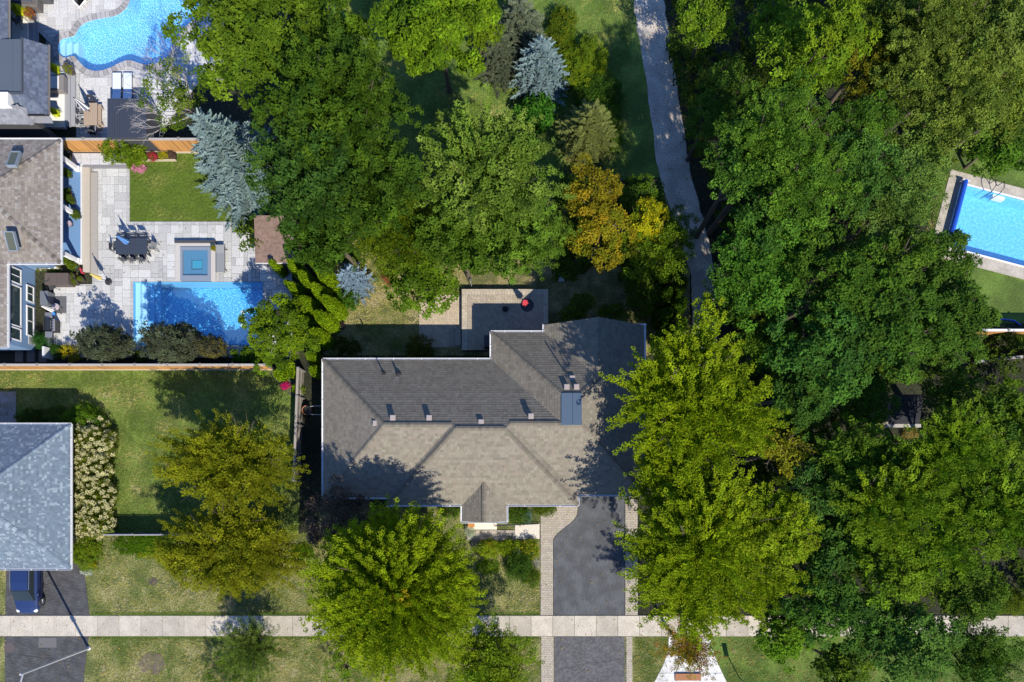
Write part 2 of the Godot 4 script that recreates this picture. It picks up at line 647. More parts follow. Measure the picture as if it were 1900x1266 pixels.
# a shrub or a clump of flowers at ground height g
func shrub(called: String, px: float, py: float, rx: float, ry: float, h: float, kind: String, ca: Color, cb: Color, label: String, opt := {}) -> Node3D:
	var g: float = opt.get("ground", 0.0)
	var mid := g + h * 0.45
	var k := (HIGH - mid) / FOCAL
	var at := P(px, py, mid)
	at.y = g
	var o := thing(called, label, opt.get("cat", "shrub"), at, opt.get("group", ""))
	var buf := PackedFloat32Array()
	var cs: float = opt.get("cs", 0.6) * 1.15
	var a := rx * k
	var b := ry * k
	var n := int(a * b * 60.0 / (cs * cs) * opt.get("dens", 1.0)) + 14
	for i in n:
		var d := dome(i, n, -0.05)
		var env := 1.0 + 0.22 * noise.get_noise_3dv(d * 70.0 + at * 9.0) * 2.0
		var p := Vector3(d.x * a, h * 0.3 + d.y * h * 0.68, d.z * b) * env * (R(0.86, 1.06) if i % 3 else R(0.4, 0.85))
		p.y = maxf(p.y, 0.05)
		add(buf, lean((Vector3.UP + d + Vector3(R(-1, 1), 0, R(-1, 1)) * 0.5).normalized(), Vector3(R(-1, 1), R(-0.2, 0.2), R(-1, 1)), cs * R(0.75, 1.2)), p, mixed(ca, cb, R(-0.1, 1.1), R(0.8, 1.15)))
	var t := MB.new()
	for i in 5:
		var e := Vector3(cos(i * 1.256) * a * 0.5, h * 0.6, sin(i * 1.256) * b * 0.5)
		t.tube([Vector3(0, -0.05, 0), e * 0.5 + Vector3(0, 0.05, 0), e], [0.03, 0.02, 0.008], 5)
	part(t, "stem", M("bark"), o)
	scatter(buf, leaf[kind], "foliage", M("leaf"), o)
	if opt.has("bloom"):  # flower heads over it
		var fb := PackedFloat32Array()
		var m: int = opt.bloom[1]
		for i in m:
			var d := dome(i, m, 0.12)
			var env := 1.0 + 0.22 * noise.get_noise_3dv(d * 70.0 + at * 9.0) * 2.0
			add(fb, lean((Vector3.UP + d).normalized(), Vector3(R(-1, 1), 0, R(-1, 1)), opt.bloom[2] * R(0.7, 1.25)), Vector3(d.x * a, h * 0.34 + d.y * h * 0.7, d.z * b) * env * R(0.98, 1.08), mixed(opt.bloom[0], opt.bloom[0], 0, R(0.75, 1.1)))
		scatter(fb, leaf.bloom, "blossom", M("leaf"), o)
	return o


# a cedar: a dense upright column
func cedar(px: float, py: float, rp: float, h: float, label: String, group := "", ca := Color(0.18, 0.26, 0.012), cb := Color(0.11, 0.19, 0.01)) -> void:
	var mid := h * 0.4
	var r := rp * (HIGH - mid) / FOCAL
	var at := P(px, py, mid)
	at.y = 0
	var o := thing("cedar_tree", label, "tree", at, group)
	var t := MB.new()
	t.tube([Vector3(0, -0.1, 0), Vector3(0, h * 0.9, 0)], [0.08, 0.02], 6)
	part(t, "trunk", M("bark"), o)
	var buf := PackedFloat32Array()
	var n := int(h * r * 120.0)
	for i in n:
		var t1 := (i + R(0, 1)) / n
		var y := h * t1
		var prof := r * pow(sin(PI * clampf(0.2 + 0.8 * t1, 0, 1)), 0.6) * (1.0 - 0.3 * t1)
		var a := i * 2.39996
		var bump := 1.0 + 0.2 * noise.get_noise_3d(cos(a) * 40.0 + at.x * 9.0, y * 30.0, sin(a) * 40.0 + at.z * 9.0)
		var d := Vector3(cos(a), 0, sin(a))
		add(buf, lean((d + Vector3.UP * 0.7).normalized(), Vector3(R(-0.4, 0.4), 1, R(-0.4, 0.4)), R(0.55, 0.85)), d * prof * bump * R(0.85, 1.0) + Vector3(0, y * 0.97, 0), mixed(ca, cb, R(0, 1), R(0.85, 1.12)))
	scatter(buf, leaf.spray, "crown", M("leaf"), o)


# bare twigs that fork
func bare(b: MB, a: Vector3, d: Vector3, l: float, r: float, deep: int) -> void:
	var e := a + d * l
	b.tube([a, a.lerp(e, 0.5) + Vector3(R(-1, 1), R(-0.5, 0.5), R(-1, 1)) * l * 0.06, e], [r, r * 0.85, r * 0.65], 4, false)
	if deep == 0:
		return
	for k in 3 if deep > 1 else 2:
		bare(b, a.lerp(e, R(0.55, 1.0)), (d + Vector3(R(-1, 1), R(-0.45, 0.6), R(-1, 1)) * 0.75).normalized(), l * R(0.5, 0.85), r * 0.6, deep - 1)


# ---------------------------------------------------------------- buildings
func shingle_face(b: MB, face: Array, ea: Vector3, eb: Vector3, pal: Array, course: float, tab: float, lift: float) -> void:
	var u := (eb - ea).normalized()
	var nrm := Vector3.ZERO
	for k in face.size():
		nrm += face[k].cross(face[(k + 1) % face.size()])
	nrm = nrm.normalized()
	if nrm.y < 0.0:
		nrm = -nrm
	var w := nrm.cross(u).normalized()
	if w.y < 0.0:
		w = -w
	var flat := PackedVector2Array()
	for p in face:
		flat.append(Vector2((p - ea).dot(u), (p - ea).dot(w)))
	var bb := box_of(flat)
	var rows := int(ceil(bb.size.y / course))
	for r in rows:
		var v0 := bb.position.y + r * course
		var x := bb.position.x - R(0, tab)
		var fade := R(0.94, 1.03)
		while x < bb.end.x:
			var wide := tab * R(0.6, 1.4)
			var q := rect(x, v0, x + wide - 0.008, v0 + course + 0.02)
			x += wide
			var inside := true
			for p in q:
				if not Geometry2D.is_point_in_polygon(p, flat):
					inside = false
					break
			var got := [q] if inside else Geometry2D.intersect_polygons(q, flat)
			var c: Color = pal[rng.randi() % pal.size()]
			var s := R(0.93, 1.06) * fade
			b.col = Color(c.r * s, c.g * s, c.b * s)
			for g in got:
				var pts := []
				for p in g:
					pts.append(ea + u * p.x + w * p.y + nrm * (lift * (1.0 - (p.y - v0) / course * 0.85) + 0.004))
				for k in range(1, pts.size() - 1):
					b.up(pts[0], pts[k], pts[k + 1])
				for k in g.size():
					var a: Vector2 = g[k]
					var d: Vector2 = g[(k + 1) % g.size()]
					if absf(a.y - v0) < 0.002 and absf(d.y - v0) < 0.002:
						var A: Vector3 = pts[k]
						var D: Vector3 = pts[(k + 1) % pts.size()]
						b.out(A, D, D - nrm * lift, A - nrm * lift, (A + D) / 2 + w)


# faces: [[points], eave from, eave to]; seams: hips and ridges that carry caps
func roof(house: Node3D, faces: Array, seams: Array, pal: Array, base: Material, course := 0.19, tab := 0.3, lift := 0.02) -> MeshInstance3D:
	var b := MB.new()
	var s := MB.new()
	for f in faces:
		var pts: Array = f[0]
		var plan := PackedVector2Array()
		for p in pts:
			plan.append(Vector2(p.x, p.z))
		var ids := Geometry2D.triangulate_polygon(plan)
		for k in range(0, ids.size(), 3):
			b.up(pts[ids[k]], pts[ids[k + 1]], pts[ids[k + 2]])
		shingle_face(s, pts, f[1], f[2], pal, course, tab, lift)
	var o := part(b, "roof", base, house)
	stuff(part(s, "shingles", M("shingle", 1, 1, 1, 0.92), o))
	var c := MB.new()
	for e in seams:
		var a: Vector3 = e[0]
		var d: Vector3 = e[1]
		var n := maxi(1, int((d - a).length() / 0.24))
		for k in n:
			var m := a.lerp(d, (k + 0.5) / n)
			var q: Color = pal[rng.randi() % pal.size()]
			var g: float = R(0.9, 1.0) * e[2] * (1.0 if k % 2 else e[3] if e.size() > 3 else 0.9)
			c.col = Color(q.r * g, q.g * g, q.b * g)
			var along := (d - a).normalized()
			var side := along.cross(Vector3.UP).normalized()
			var up := side.cross(along).normalized()
			var l := (d - a).length() / n * 0.55
			var w := 0.15
			var hi := 0.045
			for sg in [-1.0, 1.0]:
				var t0 := m - along * l + up * (hi + 0.012)
				var t1 := m + along * l + up * hi
				var e0: Vector3 = m - along * l + side * w * sg + up * (hi - 0.05)
				var e1: Vector3 = m + along * l + side * w * sg + up * (hi - 0.062)
				c.up(t0, t1, e1)
				c.up(t0, e1, e0)
	if seams.size():
		stuff(part(c, "ridge_cap", M("shingle"), o))
	return o


func gutter(house: Node3D, a: Vector3, b: Vector3, out: Vector3, mat: Material) -> void:
	var m := MB.new()
	var mid := (a + b) / 2 + out * 0.07 + Vector3(0, -0.02, 0)
	var l := (b - a).length()
	var along := (b - a).normalized()
	var t := Basis(along, Vector3.UP, along.cross(Vector3.UP))
	m.boxb(Transform3D(t, mid + out * 0.045), Vector3(l + 0.1, 0.13, 0.018))  # outer lip
	m.boxb(Transform3D(t, mid + Vector3(0, -0.075, 0)), Vector3(l + 0.1, 0.02, 0.085))
	m.boxb(Transform3D(t, mid - out * 0.05 + Vector3(0, -0.03, 0)), Vector3(l + 0.1, 0.08, 0.016))
	var n := int(l / 1.7)
	for k in n:
		m.boxb(Transform3D(t, mid + along * ((k + 0.5) / n - 0.5) * l + Vector3(0, 0.067, 0)), Vector3(0.05, 0.012, 0.12))
	part(m, "gutter", mat, house)


func window(house: Node3D, at: Vector3, wide: float, high: float, turn: float, bars := 1) -> void:  # at: the middle on the wall, facing +z before the turn
	var f := MB.new()
	for s in [-1, 1]:
		f.boxb(Transform3D(Basis(), Vector3(s * (wide / 2 - 0.04), 0, 0.03)), Vector3(0.08, high, 0.08))
		f.boxb(Transform3D(Basis(), Vector3(0, s * (high / 2 - 0.04), 0.033)), Vector3(wide - 0.161, 0.08, 0.074))
	for k in bars:
		f.boxb(Transform3D(Basis(), Vector3(wide * ((k + 1.0) / (bars + 1) - 0.5), 0, 0.03)), Vector3(0.05, high - 0.162, 0.06))
	var o := part(f, "window", M("white_trim"), house)
	o.position = at
	o.rotation.y = turn
	var g := MB.new()
	g.boxb(Transform3D(Basis(), Vector3(0, 0, 0.012)), Vector3(wide - 0.162, high - 0.162, 0.014))
	part(g, "pane", M("dark_glass"), o)


func vent(parent: Node3D, at: Vector3, s := 0.42, h := 0.42) -> void:
	var b := MB.new()
	b.box(at - Vector3(0, 0.35, 0), Vector3(s * 0.75, h + 0.2, s * 0.75))
	b.box(at + Vector3(0, h - 0.15, 0), Vector3(s, 0.09, s), 0.0, 0.03)
	part(b, "roof_vent", M("vent", 0.33, 0.29, 0.27, 0.6), parent)


func pipe(parent: Node3D, at: Vector3, h: float, r := 0.05) -> void:
	var b := MB.new()
	b.lathe(at - Vector3(0, 0.2, 0), [Vector2(r * 3.2, 0.12), Vector2(r * 1.3, 0.3), Vector2(r, 0.3), Vector2(r, h + 0.2), Vector2(0, h + 0.2)], 10)
	part(b, "vent_pipe", M("dark_metal"), parent)


func main_house() -> void:
	var he := 3.3
	var t := 0.63
	var o := thing("brick_bungalow", "large bungalow with grey brown hip roof between the driveway and the trees", "house")
	var E := func(x: float, z: float) -> Vector3: return Vector3(x, he, z)
	var U := func(x: float, z: float, run: float) -> Vector3: return Vector3(x, he + t * run, z)
	var A: Vector3 = E.call(-13.07, -8.67)
	var B: Vector3 = E.call(-13.07, 0.86)
	var L: Vector3 = U.call(-8.305, -3.905, 4.765)
	var C: Vector3 = E.call(-8.67, 0.86)
	var C2: Vector3 = E.call(-8.67, 1.38)
	var D: Vector3 = E.call(4.56, 1.38)
	var D2: Vector3 = E.call(4.56, 0.67)
	var EE: Vector3 = E.call(9.15, 0.67)
	var FF: Vector3 = E.call(9.15, -11.09)
	var G: Vector3 = E.call(2.24, -11.09)
	var G2: Vector3 = E.call(2.24, -10.57)
	var HH: Vector3 = E.call(-1.42, -10.57)
	var I: Vector3 = E.call(-1.42, -8.67)
	var Mm: Vector3 = U.call(-3.645, -3.645, 5.025)
	var N: Vector3 = U.call(-0.465, -3.645, 5.025)
	var V: Vector3 = U.call(-3.905, -3.905, 4.765)
	var V2: Vector3 = U.call(-0.11, -4.0, 4.67)
	var O: Vector3 = U.call(3.25, -4.0, 4.67)
	var O2: Vector3 = U.call(4.48, -4.0, 4.67)
	var Q: Vector3 = U.call(3.25, -5.9, 4.67)
	var Q2: Vector3 = U.call(4.48, -5.9, 4.67)
	var Rr: Vector3 = U.call(5.695, -7.115, 3.455)
	var Ss: Vector3 = U.call(5.695, -11.09, 3.455)
	var p1: Vector3 = E.call(-3.44, 2.54)
	var p2: Vector3 = E.call(-3.44, 1.38)
	var p3: Vector3 = U.call(-1.907, -0.153, 1.533)
	var p4: Vector3 = U.call(-1.907, 2.54, 1.533)
	var p5: Vector3 = E.call(-0.374, 1.38)
	var p6: Vector3 = E.call(-0.374, 2.54)
	for k in 2:  # the porch gable lies on the front slope: lifted a little above its shingles
		p3.y += 0.012
	var faces := [
		[[A, B, L], A, B], [[B, C, V, L], B, C], [[C, C2, Mm, V], C, C2], [[C2, D, N, Mm], C2, D], [[D, D2, V2, N], D2, D],
		[[D2, EE, O2, O, V2], D2, EE], [[EE, FF, Ss, Rr, Q2, O2], EE, FF], [[G, G2, Rr, Ss], G, G2], [[HH, G2, Rr, Q2, Q], HH, G2],
		[[HH, I, O, Q], HH, I], [[A, I, O, V2, N, Mm, V, L], A, I], [[p1, p2, p3, p4], p1, p2], [[p5, p6, p4, p3], p5, p6],
	]
	var seams := [[A, L, 0.9], [B, L, 0.9], [L, V, 0.8], [Mm, N, 0.8], [C2, Mm, 0.75], [D, N, 0.75], [V2, O, 0.8], [HH, Q, 0.95], [O2, EE, 0.9], [Q2, Rr, 0.9], [Rr, Ss, 0.9], [p3, p4, 0.85]]
	var pal := [Color(0.204, 0.184, 0.142), Color(0.188, 0.168, 0.13), Color(0.223, 0.203, 0.158), Color(0.209, 0.18, 0.14), Color(0.173, 0.155, 0.12), Color(0.213, 0.192, 0.148)]
	var rf := roof(o, faces, seams, pal, M("roof_base", 0.1, 0.09, 0.08), 0.2, 0.24, 0.021)
	# the flat sheet metal between the ridges
	var f := MB.new()
	f.boxb(Transform3D(Basis(), Vector3(3.865, Q.y + 0.03, -4.93)), Vector3(1.34, 0.05, 2.1), 0.015)
	f.boxb(Transform3D(Basis(), Vector3(3.95, Q.y + 0.065, -4.93)), Vector3(0.03, 0.05, 2.06))
	part(f, "metal_deck", M("blue_metal", 0.09, 0.135, 0.185, 0.5, 0.4), rf)
	for v in [[698, 786, 5.6], [730, 776, 5.9], [797, 776, 5.9], [893, 784, 5.9], [985, 773, 5.95], [1051, 719, 5.75], [1061, 703, 5.2], [1069, 719, 5.75]]:
		vent(rf, P(v[0], v[1], v[2] + 0.05), 0.36, 0.4)
	pipe(rf, P(712, 694, 4.05), 1.0)
	pipe(rf, P(739, 695, 4.1), 0.32, 0.07)
	pipe(rf, P(1047, 690, 5.05), 1.15)
	# small gable over the side door
	var g := MB.new()
	var z0 := -6.65
	var z1 := -3.75
	var ga := Vector3(7.72, he + 0.92, -5.2)
	var gb := Vector3(9.7, he + 0.92, -5.2)
	var side_faces := [[[Vector3(9.15, he, z0), Vector3(9.7, he, z0), gb, ga], Vector3(9.15, he, z0), Vector3(9.7, he, z0)], [[Vector3(9.7, he, z1), Vector3(9.15, he, z1), ga, gb], Vector3(9.7, he, z1), Vector3(9.15, he, z1)]]
	for q in side_faces:
		for p in q[0]:
			p.y += 0.02
	roof(o, side_faces, [[ga, gb, 0.85]], pal, M("roof_base"), 0.2, 0.24, 0.021)
	# eaves boards, walls
	var plan := PackedVector2Array()
	for p in [A, I, HH, G2, G, FF, EE, D2, D, C2, C, B]:
		plan.append(Vector2(p.x, p.z))
	var s := MB.new()
	s.prism(plan, he - 0.17, he - 0.012)
	s.prism(PackedVector2Array([Vector2(-3.44, 1.381), Vector2(-0.374, 1.381), Vector2(-0.374, 2.54), Vector2(-3.44, 2.54)]), he - 0.17, he - 0.012)
	s.out(G + Vector3(0, -0.02, 0), FF + Vector3(0, -0.02, 0), Ss + Vector3(0, -0.02, 0.002), Ss + Vector3(0, -0.02, 0.002), Vector3(5, he, -8))
	s.out(p1, p6, p4, p4, Vector3(-1.9, he, 0))
	part(s, "soffit", M("white_trim", 0.74, 0.75, 0.76, 0.5), o)
	var w := MB.new()
	var ins := Geometry2D.offset_polygon(plan, -0.5)
	w.prism(ins[0], 0.0, he - 0.175)
	part(w, "wall", T("brick_wall", 2.0, 5, 0.03, [[0.3, 0.25, 0.15, 0.11], [0.7, 0.34, 0.22, 0.17]]), o)
	var wt := M("white_trim")
	for q in [[A, I, Vector3(0, 0, -1)], [I, HH, Vector3(-1, 0, 0)], [HH, G2, Vector3(0, 0, -1)], [G2, G, Vector3(-1, 0, 0)], [A, B, Vector3(-1, 0, 0)], [B, C, Vector3(0, 0, 1)], [C2, p2, Vector3(0, 0, 1)], [p5, D, Vector3(0, 0, 1)],
			[D2, EE, Vector3(0, 0, 1)], [D, D2, Vector3(1, 0, 0)], [p1, p2, Vector3(-1, 0, 0)], [p5, p6, Vector3(1, 0, 0)], [p1, p6, Vector3(0, 0, 1)], [FF, Vector3(9.15, he, z0), Vector3(1, 0, 0)], [Vector3(9.15, he, z1), EE, Vector3(1, 0, 0)]]:
		gutter(o, q[0], q[1], q[2], wt)
	var e := MB.new()
	e.boxb(Transform3D(Basis(), Vector3(8.95, he - 0.04, -11.13)), Vector3(0.7, 0.12, 0.1))
	part(e, "fascia", wt, o)
	for x in [-11.0, -6.5]:
		window(o, Vector3(x, 1.7, 0.37 if x < -9 else 0.89), 1.7, 1.2, 0)
	window(o, Vector3(-5.0, 1.7, 0.89), 1.4, 1.2, 0)
	window(o, Vector3(1.5, 1.7, 0.89), 2.0, 1.2, 0)
	for x in [-10.0, -6.0, -3.0]:
		window(o, Vector3(x, 1.9, -8.18), 1.6, 1.1, PI)
	var d := MB.new()
	d.boxb(Transform3D(Basis(), Vector3(-1.9, 1.35, 0.9)), Vector3(1.0, 2.05, 0.06))
	part(d, "front_door", M("door", 0.3, 0.06, 0.03, 0.4), o)
	var gd := MB.new()
	for k in 4:
		gd.boxb(Transform3D(Basis(), Vector3(6.9, 0.32 + k * 0.56, 0.2)), Vector3(3.6, 0.53, 0.06), 0.01)
	part(gd, "garage_door", wt, o)
	for x in [-3.1, -0.7]:
		var cp := MB.new()
		cp.box(Vector3(x, 0.3, 2.3), Vector3(0.22, 2.85, 0.22))
		part(cp, "porch_post", wt, o)


func blue_house() -> void:
	var he := 3.0
	var o := thing("grey_house", "house with pale blue grey shingles beside the hydrangea bed", "house")
	var ne := Vector3(-30.83, he, -4.2)
	var se := Vector3(-30.83, he, 5.83)
	var ap := Vector3(-35.84, he + 2.6, 0.815)
	var aw := Vector3(-47, he + 2.6, 0.815)
	var nw := Vector3(-47, he, -4.2)
	var sw := Vector3(-47, he, 5.83)
	var pal := [Color(0.14, 0.19, 0.235), Color(0.125, 0.17, 0.214), Color(0.16, 0.212, 0.256), Color(0.135, 0.182, 0.226), Color(0.113, 0.152, 0.195), Color(0.23, 0.285, 0.325), Color(0.13, 0.176, 0.22)]
	roof(o, [[[ne, se, ap], ne, se], [[ne, ap, aw, nw], nw, ne], [[se, sw, aw, ap], sw, se]], [[ne, ap, 1.15], [se, ap, 1.15], [ap, aw, 1.1]], pal, M("blue_roof_base", 0.1, 0.14, 0.19), 0.15, 0.17, 0.016)
	var s := MB.new()
	s.prism(rect(-47, -4.2, -30.83, 5.83), he - 0.18, he - 0.012)
	part(s, "soffit", M("white_trim"), o)
	var w := MB.new()
	w.prism(rect(-46.5, -3.8, -32.2, 5.3), 0, he - 0.182)
	part(w, "wall", T("brick_wall", 2.0, 5, 0.03, []), o)
	gutter(o, ne, se, Vector3(1, 0, 0), M("white_trim"))
	gutter(o, nw, ne, Vector3(0, 0, -1), M("white_trim"))
	gutter(o, sw, se, Vector3(0, 0, 1), M("white_trim"))
	window(o, Vector3(-32.2, 1.6, 1), 1.6, 1.2, PI / 2)


func pool_house() -> void:  # the house with the covered porch by the square pool
	var he := 3.2
	var o := thing("porch_house", "house with tan shingles, blue siding and a white columned porch by the paved patio", "house")
	var ne := Vector3(-31.39, he, -23.97)
	var se := Vector3(-31.39, he, -15.43)
	var t := 0.38
	var ap := Vector3(-35.66, he + t * 4.27, -19.7)
	var aw := Vector3(-48, he + t * 4.27, -19.7)
	var nw := Vector3(-48, he, -23.97)
	var i := Vector3(-35.1, he, -15.43)
	var v := Vector3(-39.37, he + t * 4.27, -19.7)
	var k := Vector3(-35.1, he, -9.63)
	var l := Vector3(-39.37, he + t * 4.27, -9.63)
	var m := Vector3(-43.6, he, -9.63)
	var n := Vector3(-43.6, he, -15.43)
	var pal := [Color(0.225, 0.2, 0.172), Color(0.2, 0.175, 0.15), Color(0.25, 0.225, 0.2), Color(0.21, 0.182, 0.157), Color(0.18, 0.155, 0.135), Color(0.238, 0.217, 0.182), Color(0.275, 0.257, 0.232)]
	var rf := roof(o, [[[ne, se, ap], ne, se], [[nw, ne, ap, aw], nw, ne], [[se, i, v, ap], i, se], [[i, k, l, v], i, k], [[k, m, l], k, m], [[m, n, v, l], m, n], [[n, Vector3(-48, he, -15.43), aw, v], n, Vector3(-48, he, -15.43)]],
		[[ne, ap, 0.95, 0.6], [se, ap, 0.95, 0.6], [ap, aw, 0.9, 0.7], [v, l, 0.9, 0.7]], pal, M("tan_roof_base", 0.12, 0.1, 0.09), 0.19, 0.19, 0.018)
	for q in [[26, 296], [22, 448]]:
		var hh := 3.2 + t * 3.0
		var at := P(q[0], q[1], hh)
		var tilt := Basis(Vector3.BACK, -atan(t) if false else 0.0) * Basis(Vector3.RIGHT, -atan(t) if q[1] < 350 else atan(t))
		var d := MB.new()
		var frame_t := Transform3D(tilt, Vector3.ZERO)
		for sx in [-1, 1]:
			d.boxb(frame_t * Transform3D(Basis(), Vector3(sx * 0.3, 0, 0)), Vector3(0.06, 0.24, 1.25))
			d.boxb(frame_t * Transform3D(Basis(), Vector3(0, 0, sx * 0.6)), Vector3(0.54, 0.235, 0.06))
		var so := part(d, "skylight", M("skylight_frame", 0.3, 0.36, 0.42, 0.4, 0.4), rf)
		so.position = at + Vector3(0, 0.02, 0)
		var g := MB.new()
		g.boxb(frame_t * Transform3D(Basis(), Vector3(0, 0.05, 0)), Vector3(0.54, 0.02, 1.14))
		part(g, "pane", M("olive_glass", 0.09, 0.1, 0.07, 0.08), so)
	var s := MB.new()
	s.prism(PackedVector2Array([Vector2(-48, -23.97), Vector2(-31.39, -23.97), Vector2(-31.39, -15.43), Vector2(-35.1, -15.43), Vector2(-35.1, -9.63), Vector2(-48, -9.63)]), he - 0.16, he - 0.012)
	part(s, "soffit", M("white_trim"), o)
	var w := MB.new()
	w.prism(PackedVector2Array([Vector2(-47.5, -23.6), Vector2(-33.6, -23.6), Vector2(-33.6, -15.9), Vector2(-35.4, -15.9), Vector2(-35.4, -9.95), Vector2(-47.5, -9.95)]), 0, he - 0.165)
	part(w, "wall", M("blue_siding", 0.15, 0.25, 0.41, 0.6), o)
	var bd := MB.new()  # the boards of the siding stand proud of one another
	for q in 22:
		bd.boxb(Transform3D(Basis(Vector3.BACK, 0.06), Vector3(-35.385, 0.15 + q * 0.13, -12.9)), Vector3(0.022, 0.125, 5.9))
		bd.boxb(Transform3D(Basis(Vector3.RIGHT, -0.06), Vector3(-38.5, 0.15 + q * 0.13, -9.935)), Vector3(6.2, 0.125, 0.022))
	stuff(part(bd, "siding", M("blue_siding"), o))
	var wt := M("white_trim")
	gutter(o, ne, se, Vector3(1, 0, 0), wt)
	gutter(o, nw, ne, Vector3(0, 0, -1), wt)
	gutter(o, i, se, Vector3(0, 0, 1), wt)
	gutter(o, i, k, Vector3(1, 0, 0), wt)
	gutter(o, m, k, Vector3(0, 0, 1), wt)
	window(o, Vector3(-35.36, 2.1, -14.9), 1.1, 1.15, PI / 2)
	window(o, Vector3(-35.36, 2.1, -12.75), 2.9, 1.15, PI / 2, 0)
	window(o, Vector3(-35.36, 2.1, -10.75), 0.9, 1.15, PI / 2, 0)
	window(o, Vector3(-35.36, 0.62, -14.0), 1.2, 0.75, PI / 2)
	window(o, Vector3(-35.36, 0.62, -12.0), 2.2, 0.75, PI / 2)
	# porch: blue boards, columns, two steps
	var f := MB.new()
	for q in 14:
		f.boxb(Transform3D(Basis(), Vector3(-33.52 + q * 0.13, 0.42, -20.0)), Vector3(0.126, 0.06, 7.3))
	stuff(part(f, "porch_floor", M("blue_paint", 0.14, 0.26, 0.46, 0.5), o))
	var ps := MB.new()
	ps.box(Vector3(-32.7, 0, -20.0), Vector3(1.9, 0.385, 7.28))
	ps.box(Vector3(-31.71, 0, -20.0), Vector3(0.06, 0.46, 7.32))
	part(ps, "porch_base", wt, o)
	for q in [-23.2, -19.75, -16.45]:
		var c := MB.new()
		c.box(Vector3(-31.9, 0.45, q), Vector3(0.34, 0.3, 0.34), 0, 0.03)
		c.box(Vector3(-31.9, 0.75, q), Vector3(0.26, 2.25, 0.26))
		part(c, "column", wt, o)


func step_stone() -> void:  # the long steps in front of the porch
	var o := thing("porch_steps", "two long pale concrete steps along the blue porch", "steps")
	var a := MB.new()
	a.box(Vector3(-31.42, 0.03, -19.6), Vector3(0.5, 0.3, 7.7), 0, 0.02)
	part(a, "upper_step", T("step_tan", 3, 31, 0.05, [[0.3, 0.4, 0.36, 0.3], [0.7, 0.46, 0.42, 0.36]]), o)
	var b := MB.new()
	b.box(Vector3(-30.92, 0.03, -19.4), Vector3(0.48, 0.15, 7.5), 0, 0.02)
	part(b, "lower_step", T("step_grey", 3, 32, 0.05, [[0.3, 0.3, 0.28, 0.26], [0.7, 0.36, 0.34, 0.31]]), o)


